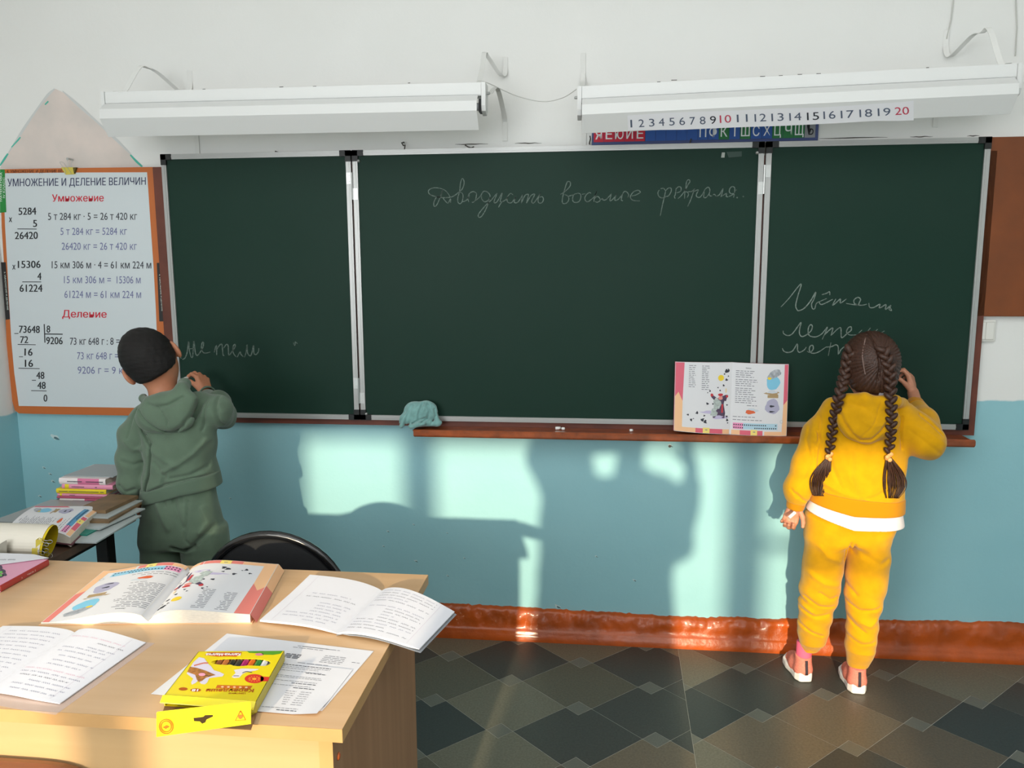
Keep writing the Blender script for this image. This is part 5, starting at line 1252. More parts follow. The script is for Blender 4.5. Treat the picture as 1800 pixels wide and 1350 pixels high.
def wob(P, d, amp, f, seed=0):
    r = np.random.RandomState(seed); a = r.randn(4, 3)*f; ph = r.rand(4)*6.28
    for i in range(4): d = d+amp/4*np.sin(P@a[i].astype(F4)+ph[i])*1.6
    return d
def nets(f, lo, hi, h):
    lo = np.array(lo, float); hi = np.array(hi, float); B = 10
    nb = np.maximum(1, np.ceil((hi-lo)/h/B).astype(int)); n = nb*B+1
    V = np.empty(n, F4)
    ctr = np.stack(np.meshgrid(*[lo[i]+(np.arange(nb[i])+.5)*B*h for i in range(3)], indexing='ij'), -1).reshape(-1, 3).astype(F4)
    dc = f(ctr); keep = np.abs(dc) < B*h*.87*1.6+.022
    sg = np.where(dc > 0, 1, -1).reshape(nb)
    V[:] = np.pad(np.repeat(np.repeat(np.repeat(sg, B, 0), B, 1), B, 2), ((0, 1),)*3, mode='edge')
    loc = np.stack(np.meshgrid(*[np.arange(B+1)]*3, indexing='ij'), -1).reshape(-1, 3)
    bi = np.stack(np.unravel_index(np.nonzero(keep)[0], nb), -1)*B
    for c in range(0, len(bi), 150):
        idx = (bi[c:c+150, None, :]+loc[None]).reshape(-1, 3); V[idx[:, 0], idx[:, 1], idx[:, 2]] = f((lo+idx*h).astype(F4))
    S = V < 0; cn = np.array(V.shape)-1
    acc = np.zeros(tuple(cn)+(3,), F4); cnt = np.zeros(tuple(cn), F4); quads = []
    for ax in range(3):
        s0 = [slice(None)]*3; s1 = [slice(None)]*3; s0[ax] = slice(0, -1); s1[ax] = slice(1, None)
        X = S[tuple(s0)] != S[tuple(s1)]; E = np.argwhere(X); a = V[E[:, 0], E[:, 1], E[:, 2]]; E2 = E.copy(); E2[:, ax] += 1; b = V[E2[:, 0], E2[:, 1], E2[:, 2]]
        t = a/(a-b); p = E.astype(F4); p[:, ax] += t; o1, o2 = [q for q in range(3) if q != ax]
        cells = []
        ok = (E[:, o1] > 0) & (E[:, o2] > 0) & (E[:, o1] < cn[o1]) & (E[:, o2] < cn[o2])
        for d1, d2 in ((0, 0), (-1, 0), (-1, -1), (0, -1)):
            C = E.copy(); C[:, o1] += d1; C[:, o2] += d2; cells.append(C)
            m_ = (C >= 0).all(1) & (C < cn).all(1); Cm = C[m_]; np.add.at(acc, (Cm[:, 0], Cm[:, 1], Cm[:, 2]), p[m_]); np.add.at(cnt, (Cm[:, 0], Cm[:, 1], Cm[:, 2]), 1)
        inside = a < 0
        if ax == 1: inside = ~inside
        q = np.stack(cells, 1)[ok]; fl = inside[ok]; q[~fl] = q[~fl][:, ::-1]; quads.append(q)
    m_ = cnt > 0; ids = -np.ones(tuple(cn), int); ids[m_] = np.arange(m_.sum()); vs = acc[m_]/cnt[m_][:, None]
    Q = np.concatenate(quads); fc = ids[Q[..., 0], Q[..., 1], Q[..., 2]]
    return lo+vs*h, fc
def sculpt(name, f, lo, hi, h, m_, parent, label=None, kind=None, top=None):
    v, q = nets(f, lo, hi, h); L = np.array(wloc(parent)) if parent else np.array([(v[:, 0].min()+v[:, 0].max())/2, (v[:, 1].min()+v[:, 1].max())/2, v[:, 2].min()])
    me = bpy.data.meshes.new(name); me.vertices.add(len(v)); me.vertices.foreach_set('co', (v-L).astype(F4).ravel())
    me.loops.add(q.size); me.loops.foreach_set('vertex_index', q.astype(np.int32).ravel()); me.polygons.add(len(q)); me.polygons.foreach_set('loop_start', (np.arange(len(q))*4).astype(np.int32))
    me.polygons.foreach_set('loop_total', np.full(len(q), 4, np.int32)) if False else None
    me.update(calc_edges=True); me.polygons.foreach_set('use_smooth', np.ones(len(q), bool)); me.materials.append(m_); me.validate()
    o = bpy.data.objects.new(name, me); COL.objects.link(o)
    if parent: o.parent = parent
    else: o.location = L
    if label: o['label'] = label
    if kind: o['kind'] = kind
    return o
def hit(f, u, v, t0=1.2, t1=4.5):
    """first point of field f on the line of sight through (u, v)"""
    d = ray(u, v); d = d/np.linalg.norm(d); t = t0
    for _ in range(160):
        p = CAM+d*t; e = float(f(np.array([p], F4))[0])
        if e < .0004: return p
        t += max(e*.7, .0006)
        if t > t1: break
    return None

def hand(w, X, Y, Z, s=1.0, curl=(40, 45, 30), thumb=(35, 20, 20), spread=4, curls=None):
    """capsules of a hand: wrist w, X to the fingers, Y to the thumb side, Z out of the palm"""
    X, Y, Z = [np.array(q, float)/np.linalg.norm(q) for q in (X, Y, Z)]; Y = Y-X*np.dot(X, Y); Y /= np.linalg.norm(Y); Zc = np.cross(X, Y); Z = Zc if np.dot(Zc, Z) > 0 else -Zc
    L = lambda a, b, c: w+s*(X*a+Y*b+Z*c); pr = []
    ys = (.021, .0075, -.006, -.019); bl = (.062, .064, .060, .054); fl = ((.026, .017, .014), (.029, .019, .015), (.026, .018, .014), (.020, .014, .012)); rr = (.0070, .0073, .0070, .0062)
    for i in range(4):
        pr.append((L(.004, ys[i]*.55, 0), L(bl[i], ys[i], 0), .0105*s, .0088*s, .007))
    pr.append((L(.03, .012, .002), L(.03, -.012, .002), .011*s, .010*s, .008))
    for i in range(4):
        p = L(bl[i], ys[i], 0); ang = 0; c3 = curls[i] if curls else curl; sp = math.radians(spread*(1.5-i))
        for j in range(3):
            ang += math.radians(c3[j]); d = X*math.cos(ang)*math.cos(sp)+Z*math.sin(ang)+Y*math.sin(sp)*math.cos(ang); q = p+d*fl[i][j]*s
            pr.append((p, q, rr[i]*s*(1-.07*j), rr[i]*s*(.93-.07*j), .0025)); p = q
    p = L(.012, .016, .004); a0, a1, a2 = [math.radians(q) for q in thumb]; aa = a0
    for j, (l, r) in enumerate(((.030, .0100), (.021, .0080), (.017, .0070))):
        d = X*math.cos(aa)+Y*math.sin(aa)*(1 if j == 0 else .8)+Z*(.25+.35*j); d /= np.linalg.norm(d); q = p+d*l*s; pr.append((p, q, r*s, r*.88*s, .004)); p = q; aa -= (a1, a2)[min(j, 1)]
    return pr, p
def prims(P, pr, d=None):
    for a, b, ra, rb, k in pr:
        e = cap(P, a, b, ra, rb); d = e if d is None else sm(d, e, k)
    return d
def knit(name, c, **k): return mat(name, c, .88, .15, noise=(26, .07), bump=(420, .35, .0012), sheen=.25)
def skin_m(name, c): 
    m_ = mat(name, c, .5, .35, noise=(18, .08), bump=(160, .04)); b = m_.node_tree.nodes['Principled BSDF']
    b.inputs['Subsurface Weight'].default_value = .12; b.inputs['Subsurface Radius'].default_value = (.012, .005, .003); return m_
def box_of(pts, m_): a = np.array(pts); return a.min(0)-m_, a.max(0)+m_

# ------------------------------------------------------------------ cloth on the rail
def cloth_f(P):
    g = lambda u, v, y: at_y(u, v, y)
    c = g(738, 728, -.05)
    d = ell(P, g(733, 727, -.048), (.052, .034, .048), rotm('Y', 18))
    d = sm(d, ell(P, g(750, 722, -.045), (.040, .030, .040)), .012)
    d = sm(d, chain(P, [g(728, 722, -.055), g(712, 736, -.075), g(704, 748, -.088)], [.026, .018, .010], .012), .014)
    d = sm(d, cap(P, g(757, 722, -.045), g(771, 742, -.05), .022, .012, (0, 1, 0), 1.2), .012)
    d = sm(d, cap(P, g(722, 750, -.09), g(744, 743, -.08), .010, .012), .008)
    d = sm(d, cap(P, g(730, 742, -.07), g(766, 744, -.05), .018, .012), .012)
    C = [([(741,712),(737,724),(735,736)], -.08, .0045, .007), ([(750,713),(754,724),(750,738),(742,742)], -.075, .005, .010), ([(712,722),(706,738),(702,750)], -.08, .003, .005), ([(726,744),(738,738),(746,736)], -.08, .004, .009),
         ([(762,720),(765,732),(757,745)], -.07, .003, .006), ([(724,715),(717,730),(712,746)], -.08, .004, .004), ([(746,712),(745,722)], -.08, .003, -.003), ([(768,728),(772,740)], -.07, .003, .004)]
    d = crease(P, d, C)
    return np.maximum(wob(P, d, .0016, 90, 4), .8712-P[:, 2]+np.where(P[:, 0] < .974, -.05, 0)*(P[:, 1] < -.0)).astype(F4)
towel = mat('terry_teal', (136, 184, 180), .95, .1, noise=(60, .12), bump=(500, .8, .0015), sheen=.5)
lo, hi = box_of([at_y(696, 760, -.1), at_y(782, 700, -.012)], .012)
lo[1] = -.118; hi[1] = -.0105
ct = sculpt('cleaning_cloth', cloth_f, lo, hi, .0024, towel, None); tag(ct, 'crumpled teal microfibre cloth on the left end of the chalk rail', 'cloth')

# ================================================================== GIRL IN YELLOW
Y0 = -.285
g = at_y
yk = knit('yellow_tracksuit_knit', (222, 162, 4)); yk2 = mat('yellow_rib_knit', (200, 134, 4), .88, .15, bump=(500, .3, .001), sheen=.2)
sk = skin_m('child_skin_warm', (214, 150, 120)); hairg = mat('dark_brown_hair', (82, 52, 38), .45, .4, noise=(60, .45, (40, 25, 19), (6, 6, 1)), bump=(220, .4, .0015))
girl = thing('person', (2.53, -.26, 0), 'girl in a yellow tracksuit with two long brown braids, writing on the right leaf', 'person')
HC_ = g(1529, 641, Y0); hx, hz = HC_[0], HC_[2]
shL, shR = g(1462, 726, Y0), g(1590, 730, Y0); elL, wrL = g(1419, 818, Y0+.0), g(1399, 886, Y0+.01); elR, wrR = g(1627, 777, -.335), g(1605, 690, -.066)
hipL, hipR = g(1455, 935, -.27), g(1527, 938, -.275); knL, anL = g(1440, 1045, -.235), at_z(1416, 1200, 0)+[.0, .037, .125]; knR, anR = g(1523, 1058, -.285), at_z(1509, 1221, 0)+[.003, .037, .118]
hndL, tipL = hand(wrL, (-.28, .02, -.95), (.75, -.35, -.2), (.35, -.92, -.1), .96, curls=((48, 62, 40), (46, 58, 36), (40, 52, 34), (36, 46, 30)), thumb=(46, 6, 14))
hndR, tipR = hand(wrR, (-.14, .22, .96), (-.55, -.8, 0), (-.8, .6, -.1), .96, curls=((30, 60, 30), (34, 62, 34), (50, 66, 40), (56, 66, 40)), thumb=(40, 10, 10))
cwR = g(1609, 713, -.125)
def girl_body(P):
    d = ell(P, (hx, Y0, hz+.008), (.079, .089, .094)); d = sm(d, ell(P, (hx-.002, Y0+.022, hz-.045), (.056, .062, .058)), .03)
    d = sm(d, ell(P, (hx, Y0+.088, hz-.018), (.010, .014, .016)), .012)                       # nose
    d = sm(d, cap(P, (hx-.018, Y0+.078, hz-.048), (hx+.018, Y0+.078, hz-.048), .008, .008), .008)  # lips
    for s in (-1, 1): 
        d = sm(d, ell(P, (hx+s*.030, Y0+.076, hz+.022), (.020, .010, .008)), .010)               # brows
        d = sM(d, -ell(P, (hx+s*.030, Y0+.088, hz+.004), (.016, .012, .010)), .008)              # eye sockets
        e = ell(P, (hx+s*.079, Y0+.004, hz-.006), (.009, .017, .028), rotm('Z', s*-22)); e = sM(e, -ell(P, (hx+s*.088, Y0+.006, hz-.004), (.007, .010, .016)), .004); d = sm(d, e, .006)
    d = sm(d, cap(P, (hx-.003, Y0-.005, hz-.07), (hx-.005, Y0-.008, hz-.165), .036, .040), .022)
    tor = loft(P, [(hz-.58, hx-.035, -.27, .07, .045), (hz-.5, hx-.035, -.275, .08, .05), (hz-.36, hx-.02, -.28, .08, .055), (hz-.22, hx-.005, Y0, .10, .06), (hz-.165, hx-.005, Y0, .09, .045)])
    d = sm(d, tor, .02)
    for a, b, c in ((shL, elL, wrL), (shR, elR, wrR)): d = sm(d, chain(P, [a, b, c], [.034, .026, .019], .012), .015)
    for a, b, c in ((hipL, knL, anL), (hipR, knR, anR)): d = sm(d, chain(P, [a, b, c+np.array([0, 0, -.03])], [.046, .034, .020], .012), .012)
    d = sm(d, cap(P, anL+[0, 0, -.075], anL+[-.012, .075, -.09], .022, .018), .015); d = sm(d, cap(P, anR+[0, 0, -.07], anR+[.002, .075, -.085], .022, .018), .015)
    d = sm(d, prims(P, hndL), .006); d = sm(d, prims(P, hndR), .006)
    return d.astype(F4)
allp = [shL, elL, wrL, shR, elR, wrR, anL, anR, tipL, tipR, (hx, Y0+.1, hz+.11), (hx, Y0-.1, 0.03)]
lo, hi = box_of(allp, .07); lo[2] = .012; hi[1] = .008
sculpt('body', girl_body, lo, hi, .0032, sk, girl)
# clothes
tor_rows = [(706,1492,1566,.040),(713,1468,1588,.056),(724,1452,1601,.068),(742,1449,1602,.078),(770,1448,1596,.086),(800,1441,1591,.090),(835,1432,1588,.093),(870,1424,1586,.096),(900,1418,1585,.098),(925,1414,1584,.099)]
TS = pxl(tor_rows, Y0)
def hemz(P, vl, vr, vm):      # slanted hem height by x, given at 1418, 1585 and middle
    a, b, c = g(1418, vl, Y0-.09), g(1585, vr, Y0-.09), g(1500, vm, Y0-.09); return np.interp(P[:, 0], [a[0], c[0], b[0]], [a[2], c[2], b[2]])
def torso_f(P, off=0): return loft(P, TS, 2.35, .02)-off
def sleeves(P):
    a = chain(P, [shL+[.012, 0, .004], g(1440, 765, Y0), elL+[.004, 0, 0], g(1405, 858, Y0), wrL+[.002, 0, .012]], [.050, .052, .052, .047, .034], .02)
    b = chain(P, [shR+[-.012, 0, .0], g(1610, 758, -.315), elR+[.002, -.004, .002], g(1622, 742, -.22), cwR+[.002, -.006, -.006]], [.050, .055, .054, .047, .031], .02)
    return a, b
def hood_f(P):
    d = ell(P, g(1527, 738, Y0-.078), (.098, .036, .070), rotm('Y', 6)); d = sm(d, ell(P, g(1519, 757, Y0-.09), (.055, .026, .040)), .02)
    rim = [g(1578, 718, Y0+.02), g(1586, 710, Y0-.02), g(1572, 706, Y0-.065), g(1548, 707, Y0-.085), g(1520, 702, Y0-.085), g(1492, 703, Y0-.06), g(1478, 710, Y0-.02), g(1480, 718, Y0+.02)]
    r = chain(P, rim, [.014, .018, .020, .019, .020, .021, .019, .014], .01); d = sm(d, r, .014)
    return d
GC = [([(1555,703),(1547,722),(1540,742),(1528,757),(1514,771)], Y0-.12, .0022, .0038), ([(1478,722),(1484,742),(1497,762),(1512,773),(1530,772),(1548,757),(1562,738)], Y0-.1, .0045, .008),
      ([(1500,712),(1518,716),(1535,728)], Y0-.1, .006, .003), ([(1552,722),(1562,716),(1566,706)], Y0-.1, .005, .003), ([(1515,738),(1530,748),(1548,746)], Y0-.1, .006, -.003),
      ([(1447,722),(1449,745),(1444,770),(1440,790)], Y0-.08, .0035, .006), ([(1441,760),(1447,782),(1443,810),(1439,850)], Y0-.08, .004, .007), ([(1428,745),(1421,775),(1424,800)], Y0-.05, .004, .004), ([(1432,780),(1430,810),(1418,840)], Y0-.05, .005, .004),
      ([(1400,868),(1412,880),(1425,886)], Y0-.05, .0035, .006), ([(1393,862),(1402,876)], Y0-.05, .003, .005), ([(1590,735),(1585,760),(1588,790)], Y0-.08, .004, .005),
      ([(1610,726),(1625,740),(1640,757)], Y0-.02, .003, .006), ([(1595,755),(1620,775),(1640,790)], Y0-.05, .006, .004), ([(1600,745),(1622,756),(1648,775)], Y0-.03, .005, -.003),
      ([(1455,855),(1480,868),(1510,876)], Y0-.1, .008, -.004), ([(1500,800),(1495,840),(1505,865)], Y0-.1, .012, -.004), ([(1560,865),(1540,875),(1520,880)], Y0-.1, .006, .003), ([(1462,800),(1470,830),(1480,856)], Y0-.1, .006, .003)]
def hoodie_f(P):
    a, b = sleeves(P); d = sm(torso_f(P), a, .010); d = sm(d, b, .022); 
    d = np.maximum(d, hemz(P, 869, 889, 880)-P[:, 2]+np.where(P[:, 0] < g(1432, 860, Y0)[0], -.3, 0))if False else d
    h = hood_f(P); d = sm(d, h, .006); d = crease(P, d, GC); d = wob(P, d, .0022, 48, 3)
    # end at the hem for the trunk, at the cuffs for the sleeves, open at the neck
    tr = torso_f(P)-.012; ar = np.minimum(a, b)-.004
    cutT = hemz(P, 866, 888, 879)-P[:, 2]; d = np.where(tr < ar, sM(d, cutT, .004), d)
    for w_, e_ in ((wrL, g(1405, 858, Y0)), (cwR, g(1622, 742, -.22))):
        ax = (w_-e_)/np.linalg.norm(w_-e_); c = (P-(w_-ax*.012).astype(F4))@ax.astype(F4); near = np.sqrt(((P-w_.astype(F4))**2).sum(1)) < .075
        d = np.where(near, np.maximum(d, c), d)
    d = sM(d, -cap(P, (hx-.003, Y0-.004, hz-.02), (hx-.003, Y0-.004, hz-.17), .047, .043), .006)
    return d.astype(F4)
lo, hi = box_of([g(1380, 930, Y0), g(1655, 685, Y0), (2.5, -.43, 1), (2.5, -.16, 1)], .02)
sculpt('hoodie', hoodie_f, lo, hi, .0036, yk, girl)
def band_f(P): d = torso_f(P, .0035); z = P[:, 2]; d = sM(d, np.maximum(z-hemz(P, 866, 888, 879)-.003, hemz(P, 888, 913, 908)-z), .005); return np.maximum(d, -(torso_f(P)+.008)).astype(F4)
lo, hi = box_of([g(1408, 925, Y0-.1), g(1595, 855, Y0-.1), (2.5, Y0+.11, .7)], .01); sculpt('hem_band', band_f, lo, hi, .003, yk2, girl)
def tee_f(P):
    d = torso_f(P, -.001); x = P[:, 0]; z = P[:, 2]; flare = .10*(hemz(P, 888, 913, 908)-z); d = d-flare; d = sM(d, np.maximum(z-hemz(P, 880, 900, 895), hemz(P, 905, 936, 932)-z), .003)
    d = np.maximum(d, -(torso_f(P)-flare+.006)); sl = g(1577, 915, Y0-.06)[0]; return np.maximum(d, -(np.abs(x-sl)-.003+0*z)*1.0 if False else d*0-1).astype(F4) if False else d.astype(F4)
sculpt('shirt_hem', tee_f, lo-[0, 0, .03], hi, .003, mat('white_tee_cotton', (240, 234, 236), .85, .2, noise=(30, .05), bump=(200, .15)), girl)
b = MB().prism([g(1578,884,Y0-.05), g(1583,893,Y0-.05), g(1585,921,Y0-.05), g(1579,917,Y0-.05)], (.001, .05, 0)); part('shirt_hem', b, mat('white_tee_cotton', (240, 234, 236)), girl)
def cuff(P, w_, e_, r0, r1, L0, L1):
    ax = ((w_-e_)/np.linalg.norm(w_-e_)); a = w_+ax*L0; b = w_+ax*L1; d = cap(P, a, b, r0, r1); c = (P-a.astype(F4))@ax.astype(F4); Lc = L1-L0
    d = sM(d, np.maximum(-c, c-Lc), .004); return np.maximum(d, -(cap(P, a-ax*.02, b+ax*.02, r0-.005, r1-.005))).astype(F4)
for w_, e_ in ((wrL, g(1405, 858, Y0)), (cwR, g(1622, 742, -.22))):
    lo, hi = box_of([w_], .055); sculpt('cuff', lambda P: cuff(P, w_, e_, .033, .029, -.016, .016), lo, hi, .0028, yk2, girl)
# trousers
legL = pxl([(905,1418,1500,.085,-.272),(940,1415,1492,.086,-.272),(980,1413,1484,.078,-.266),(1020,1408,1478,.070,-.255),(1055,1405,1472,.063,-.242),(1085,1403,1461,.058,-.228),(1110,1402,1456,.053,-.212),(1128,1404,1450,.046,-.200),(1137,1408,1441,.034,-.185),(1143,1410,1437,.030,-.182)], 0)
legR = pxl([(905,1500,1580,.085,-.275),(940,1492,1562,.086,-.276),(980,1488,1562,.080,-.280),(1020,1486,1559,.072,-.284),(1055,1485,1552,.064,-.286),(1085,1487,1545,.060,-.284),(1110,1487,1541,.058,-.280),(1140,1485,1538,.053,-.274),(1152,1487,1533,.044,-.262),(1162,1489,1528,.034,-.254),(1170,1491,1524,.030,-.250)], 0)
hipS = pxl([(880,1425,1578,.082),(900,1420,1580,.090),(930,1415,1568,.096),(950,1415,1563,.092)], -.272)
TC = [([(1492,950),(1488,965),(1487,990)], -.33, .004, .006), ([(1418,1052),(1440,1066),(1466,1068)], -.30, .005, .006), ([(1405,1050),(1415,1058)], -.28, .005, .005), ([(1440,1040),(1458,1052),(1470,1050)], -.30, .005, .006), ([(1412,1075),(1432,1085),(1455,1082)], -.29, .006, .006), ([(1405,1098),(1428,1112),(1446,1120)], -.27, .005, .006),
      ([(1425,1010),(1450,1025),(1475,1030)], -.32, .010, -.005), ([(1410,1062),(1425,1072)], -.27, .006, -.005), ([(1490,1060),(1510,1072),(1545,1068)], -.33, .005, .006), ([(1488,1080),(1505,1100),(1520,1112)], -.33, .006, .007), ([(1492,1030),(1505,1045)], -.33, .005, .006), ([(1520,975),(1545,990),(1558,985)], -.34, .010, .005), ([(1515,1095),(1530,1100),(1542,1092)], -.34, .008, -.005), ([(1492,1120),(1512,1130),(1535,1128)], -.32, .006, .004),
      ([(1440,960),(1452,975),(1475,985)], -.33, .010, -.004), ([(1500,955),(1505,975)], -.34, .005, .006), ([(1424,1140),(1426,1146)], -.24, .002, .003), ([(1434,1140),(1435,1146)], -.24, .002, .003), ([(1415,1139),(1417,1146)], -.24, .002, .003)]
def pants_f(P):
    a = loft(P, legL, 2.1, .008); b = loft(P, legR, 2.1, .008); d = sm(a, b, .004); d = sm(d, loft(P, hipS, 2.2, .02), .02)
    d = crease(P, d, TC); 
    d = d+.0022*np.sin(P[:, 2]*95+P[:, 0]*40)*np.clip((.5-P[:, 2])/.2, 0, 1)*np.clip((P[:, 2]-.17)/.04, 0, 1)
    return wob(P, d, .0026, 42, 9).astype(F4)
lo, hi = box_of([g(1398, 1190, -.2), g(1590, 880, Y0), (2.5, -.38, .5), (2.5, -.13, .5)], .035)
sculpt('trousers', pants_f, lo, hi, .0036, yk, girl)
# socks and sneakers
sockm = mat('pink_sock', (238, 104, 134), .85, .2, bump=(300, .3)); shm = mat('coral_mesh_upper', (240, 142, 122), .7, .3, noise=(220, .15), bump=(600, .6, .0012)); solm = mat('white_sole_rubber', (232, 230, 226), .55, .3); drk = mat('dark_heel_tape', (56, 46, 52), .7)
for nm, heel, an, dr in (('left', at_z(1416, 1200, 0), anL, (-.10, 1)), ('right', at_z(1509, 1221, 0), anR, (.06, .99))):
    D = np.array([dr[0], dr[1], 0.]); D /= np.linalg.norm(D); N = np.array([D[1], -D[0], 0.]); H = heel+D*.003; H[2] = 0; Ln = .165
    Q = lambda a, b, z: H+D*a+N*b+np.array([0, 0, z])
    tilt = .010 if nm == 'left' else .004
    sn = part('sneaker', MB().box((0,0,0),(.001,.001,.001)), shm, girl)
    bpy.data.objects.remove(sn)
    def up_f(P, Q=Q):
        d = chain(P, [Q(.030, 0, .034), Q(.075, 0, .036), Q(.125, -.004, .028)], [.030, .032, .026], .02, fd=(0, 0, 1), fs=.9)
        d = sm(d, cap(P, Q(.026, 0, .04), Q(.030, 0, .085), .031, .027), .012); d = sm(d, cap(P, Q(.06, 0, .055), Q(.036, 0, .085), .026, .025), .012)
        d = sM(d, -cap(P, Q(.036, 0, .08), Q(.038, 0, .14), .022, .027), .004); d = sM(d, P[:, 2]-.092+(((P-H.astype(F4))@D.astype(F4))-.03)*-.25, .004)
        return sM(d, .014-P[:, 2], .003).astype(F4)
    lo, hi = box_of([Q(-.01, 0, 0), Q(.17, 0, .10)], .045); lo[2] = 0; 
    sn = sculpt('sneaker', up_f, lo, hi, .0026, shm, girl)
    def so_f(P, Q=Q):
        a = (P-H.astype(F4))@D.astype(F4); b = (P-H.astype(F4))@N.astype(F4); z = P[:, 2]
        w = np.interp(a, [-.004, 0, .02, .06, .10, .14, .165], [.012, .022, .032, .031, .036, .032, .010]); cc = np.interp(a, [0, .165], [0, -.006])
        q = np.maximum(np.abs(b-cc)-w, np.maximum(-.004-a, a-.168)); top = .026+.010*np.clip((.03-a)/.03, 0, 1)+.006*np.clip((a-.12)/.05, 0, 1)
        return sM(sM(q, z-top, .006), .0008-z, .006).astype(F4)
    sculpt('sole', so_f, lo, hi, .0026, solm, sn)
    b = MB(); pts = []
    for z in np.linspace(.030, .088, 8):
        lo_, t = Q(-.03, 0, z), 0
        for k in range(60):
            p = Q(-.03+k*.001, .001, z)
            if up_f(np.array([p], F4))[0] < .0005: break
        pts.append(p-D*.0012)
    b.strip(pts, .010, .0016, N); part('heel_stripe', b, drk, sn)
    an2 = an.copy(); b = MB(); c0 = Q(.034, 0, .05); b.tube([c0, c0*.5+np.array([an2[0], an2[1], .10])*.5, np.array([an2[0], an2[1], an2[2]+.012])], [.0245, .0268, .028], 18); part('sock', b, sockm, girl, smooth=True)
# hair
NAPE = hz-.088
def hair_f(P):
    x = P[:, 0]-hx; y = P[:, 1]-Y0; z = P[:, 2]-hz
    d = ell(P, (hx, Y0-.006, hz+.008), (.090, .099, .103)); d = sm(d, ell(P, (hx, Y0-.045, hz-.045), (.070, .050, .052)), .02)
    face = np.maximum(-(y-.030-.35*(z-.03)), z-.068)       # keep face free
    d = sM(d, -face, .010) if False else np.maximum(d, np.minimum(y-.028-.4*np.clip(z, -.2, .2), z*0+1)*np.where(z < .075, 1, 0)+np.where(z < .075, 0, -1))
    d = sM(d, -(z+.088), .012)
    ang = np.arctan2(z-.03, np.abs(x)+.012); d = d+.0011*np.sin(ang*46+y*60)+.0007*np.sin(ang*93+y*40)
    d = d+.0065*np.exp(-((x+.014-.012*np.cos(z*22))/.0035)**2)*(z > -.04)*(y < .06)      # parting groove
    d = d+.005*np.exp(-((z+.055+.9*x*x/.08)/.006)**2)*(np.abs(x) < .05)*(y < 0)*0
    return d.astype(F4)
lo, hi = box_of([(hx, Y0, hz)], .125); hr = sculpt('hair', hair_f, lo, hi, .0026, hairg, girl)
scal = mat('scalp_parting', (128, 106, 98), .7)
b = MB(); pts = []
for u, v in [(1524,587),(1521,596),(1519,606),(1517,616),(1516,626),(1517,636),(1519,648),(1521,658)]:
    p = hit(hair_f, u, v)
    if p is not None: pts.append(p-ray(u, v)*.0008)
b.strip(curve(pts, 3), .0032, .0010, (1, 0, 0)); part('hair_parting', b, scal, hr)
back_f = lambda P: np.minimum(np.minimum(hair_f(P), hoodie_f(P)), band_f(P))
def braid(path, r0, name, tail, tie):
    C = []
    for u, v, off in path:
        p = hit(back_f, u, v) 
        if p is None: p = g(u, v, Y0-.10)
        d = ray(u, v); C.append(p-d/np.linalg.norm(d)*off)
    # smooth depth
    C = np.array(C); 
    for _ in range(2): C[1:-1] = .25*C[:-2]+.5*C[1:-1]+.25*C[2:]
    Pth = np.array(curve(list(C), 14)); seg = np.r_[0, np.cumsum(np.linalg.norm(np.diff(Pth, axis=0), axis=1))]; Lt = seg[-1]; n = int(Lt/.0125)
    b = MB()
    for k in range(n):
        s = (k+.5)/n*Lt; p = np.array([np.interp(s, seg, Pth[:, i]) for i in range(3)]); q = np.array([np.interp(min(Lt, s+.005), seg, Pth[:, i]) for i in range(3)])-p
        if np.linalg.norm(q) < 1e-6: q = Pth[-1]-Pth[-3]
        t = q/np.linalg.norm(q); view = ray(1520, 740); view /= np.linalg.norm(view); sd = np.cross(t, view); sd /= np.linalg.norm(sd); nn = np.cross(sd, t)
        side = 1 if k % 2 else -1; r = r0*(1-.30*s/Lt)
        ax = t*.72+sd*side*-.70; ax /= np.linalg.norm(ax); a2 = np.cross(nn, ax); c = p+sd*side*r*.42
        for i in range(7):
            for j in range(10):
                th = math.pi*i/6; ph = 2*math.pi*j/10; rad = math.sin(th)
                b.v.append(tuple(c+ax*math.cos(th)*r*1.25+a2*rad*math.cos(ph)*r*.66+nn*rad*math.sin(ph)*r*.72))
        o = len(b.v)-70
        for i in range(6):
            for j in range(10): b.f.append((o+i*10+j, o+i*10+(j+1) % 10, o+(i+1)*10+(j+1) % 10, o+(i+1)*10+j))
    br = part('braid', b, hairg, girl, smooth=True)
    # tie
    u, v = tie; p = hit(back_f, u, v); p = p-ray(u, v)*.012
    bt_ = MB()
    for k in range(5):
        a = k*1.3; bt_.lathe([(0, -.004), (.006, -.003), (.0075, 0), (.006, .003), (0, .004)], (p[0]+.006*math.cos(a), p[1]-.003+.002*math.sin(a*2), p[2]+.007-.0045*k), 'y', 10)
    part('hair_tie', bt_, mat('peach_hair_tie', (244, 178, 112), .5, .4), br, smooth=True)
    rnd = random.Random(int(u)); bt2 = MB(); T = [tuple(q) for q in tail]
    for k in range(80):
        w = rnd.uniform(-1, 1); dep = rnd.uniform(-1, 1); pts = []; lt = rnd.uniform(.82, 1.0); 
        for j, (uu, vv, hw) in enumerate(T):
            if j/(len(T)-1) > lt+.15: break
            q = np.array(hitc(uu, vv)) ; dd = ray(uu, vv); q = q-dd/np.linalg.norm(dd)*(.008+.006*dep*min(1, j)); q = q+np.array([w*hw*.0025+rnd.uniform(-.001, .001), 0, 0]); pts.append(q)
        if len(pts) > 2:
            cc = curve(pts, 3); m3 = len(cc); bt2.tube(cc, [.0023*(1-.75*i/(m3-1)) for i in range(m3)], 4, caps=True)
    part('braid_tail', bt2, hairg, br, kind='stuff', smooth=True)
_hc = {}
def hitc(u, v):
    k = (round(u), round(v))
    if k not in _hc: p = hit(back_f, u, v); _hc[k] = p if p is not None else g(u, v, Y0-.10)
    return _hc[k]
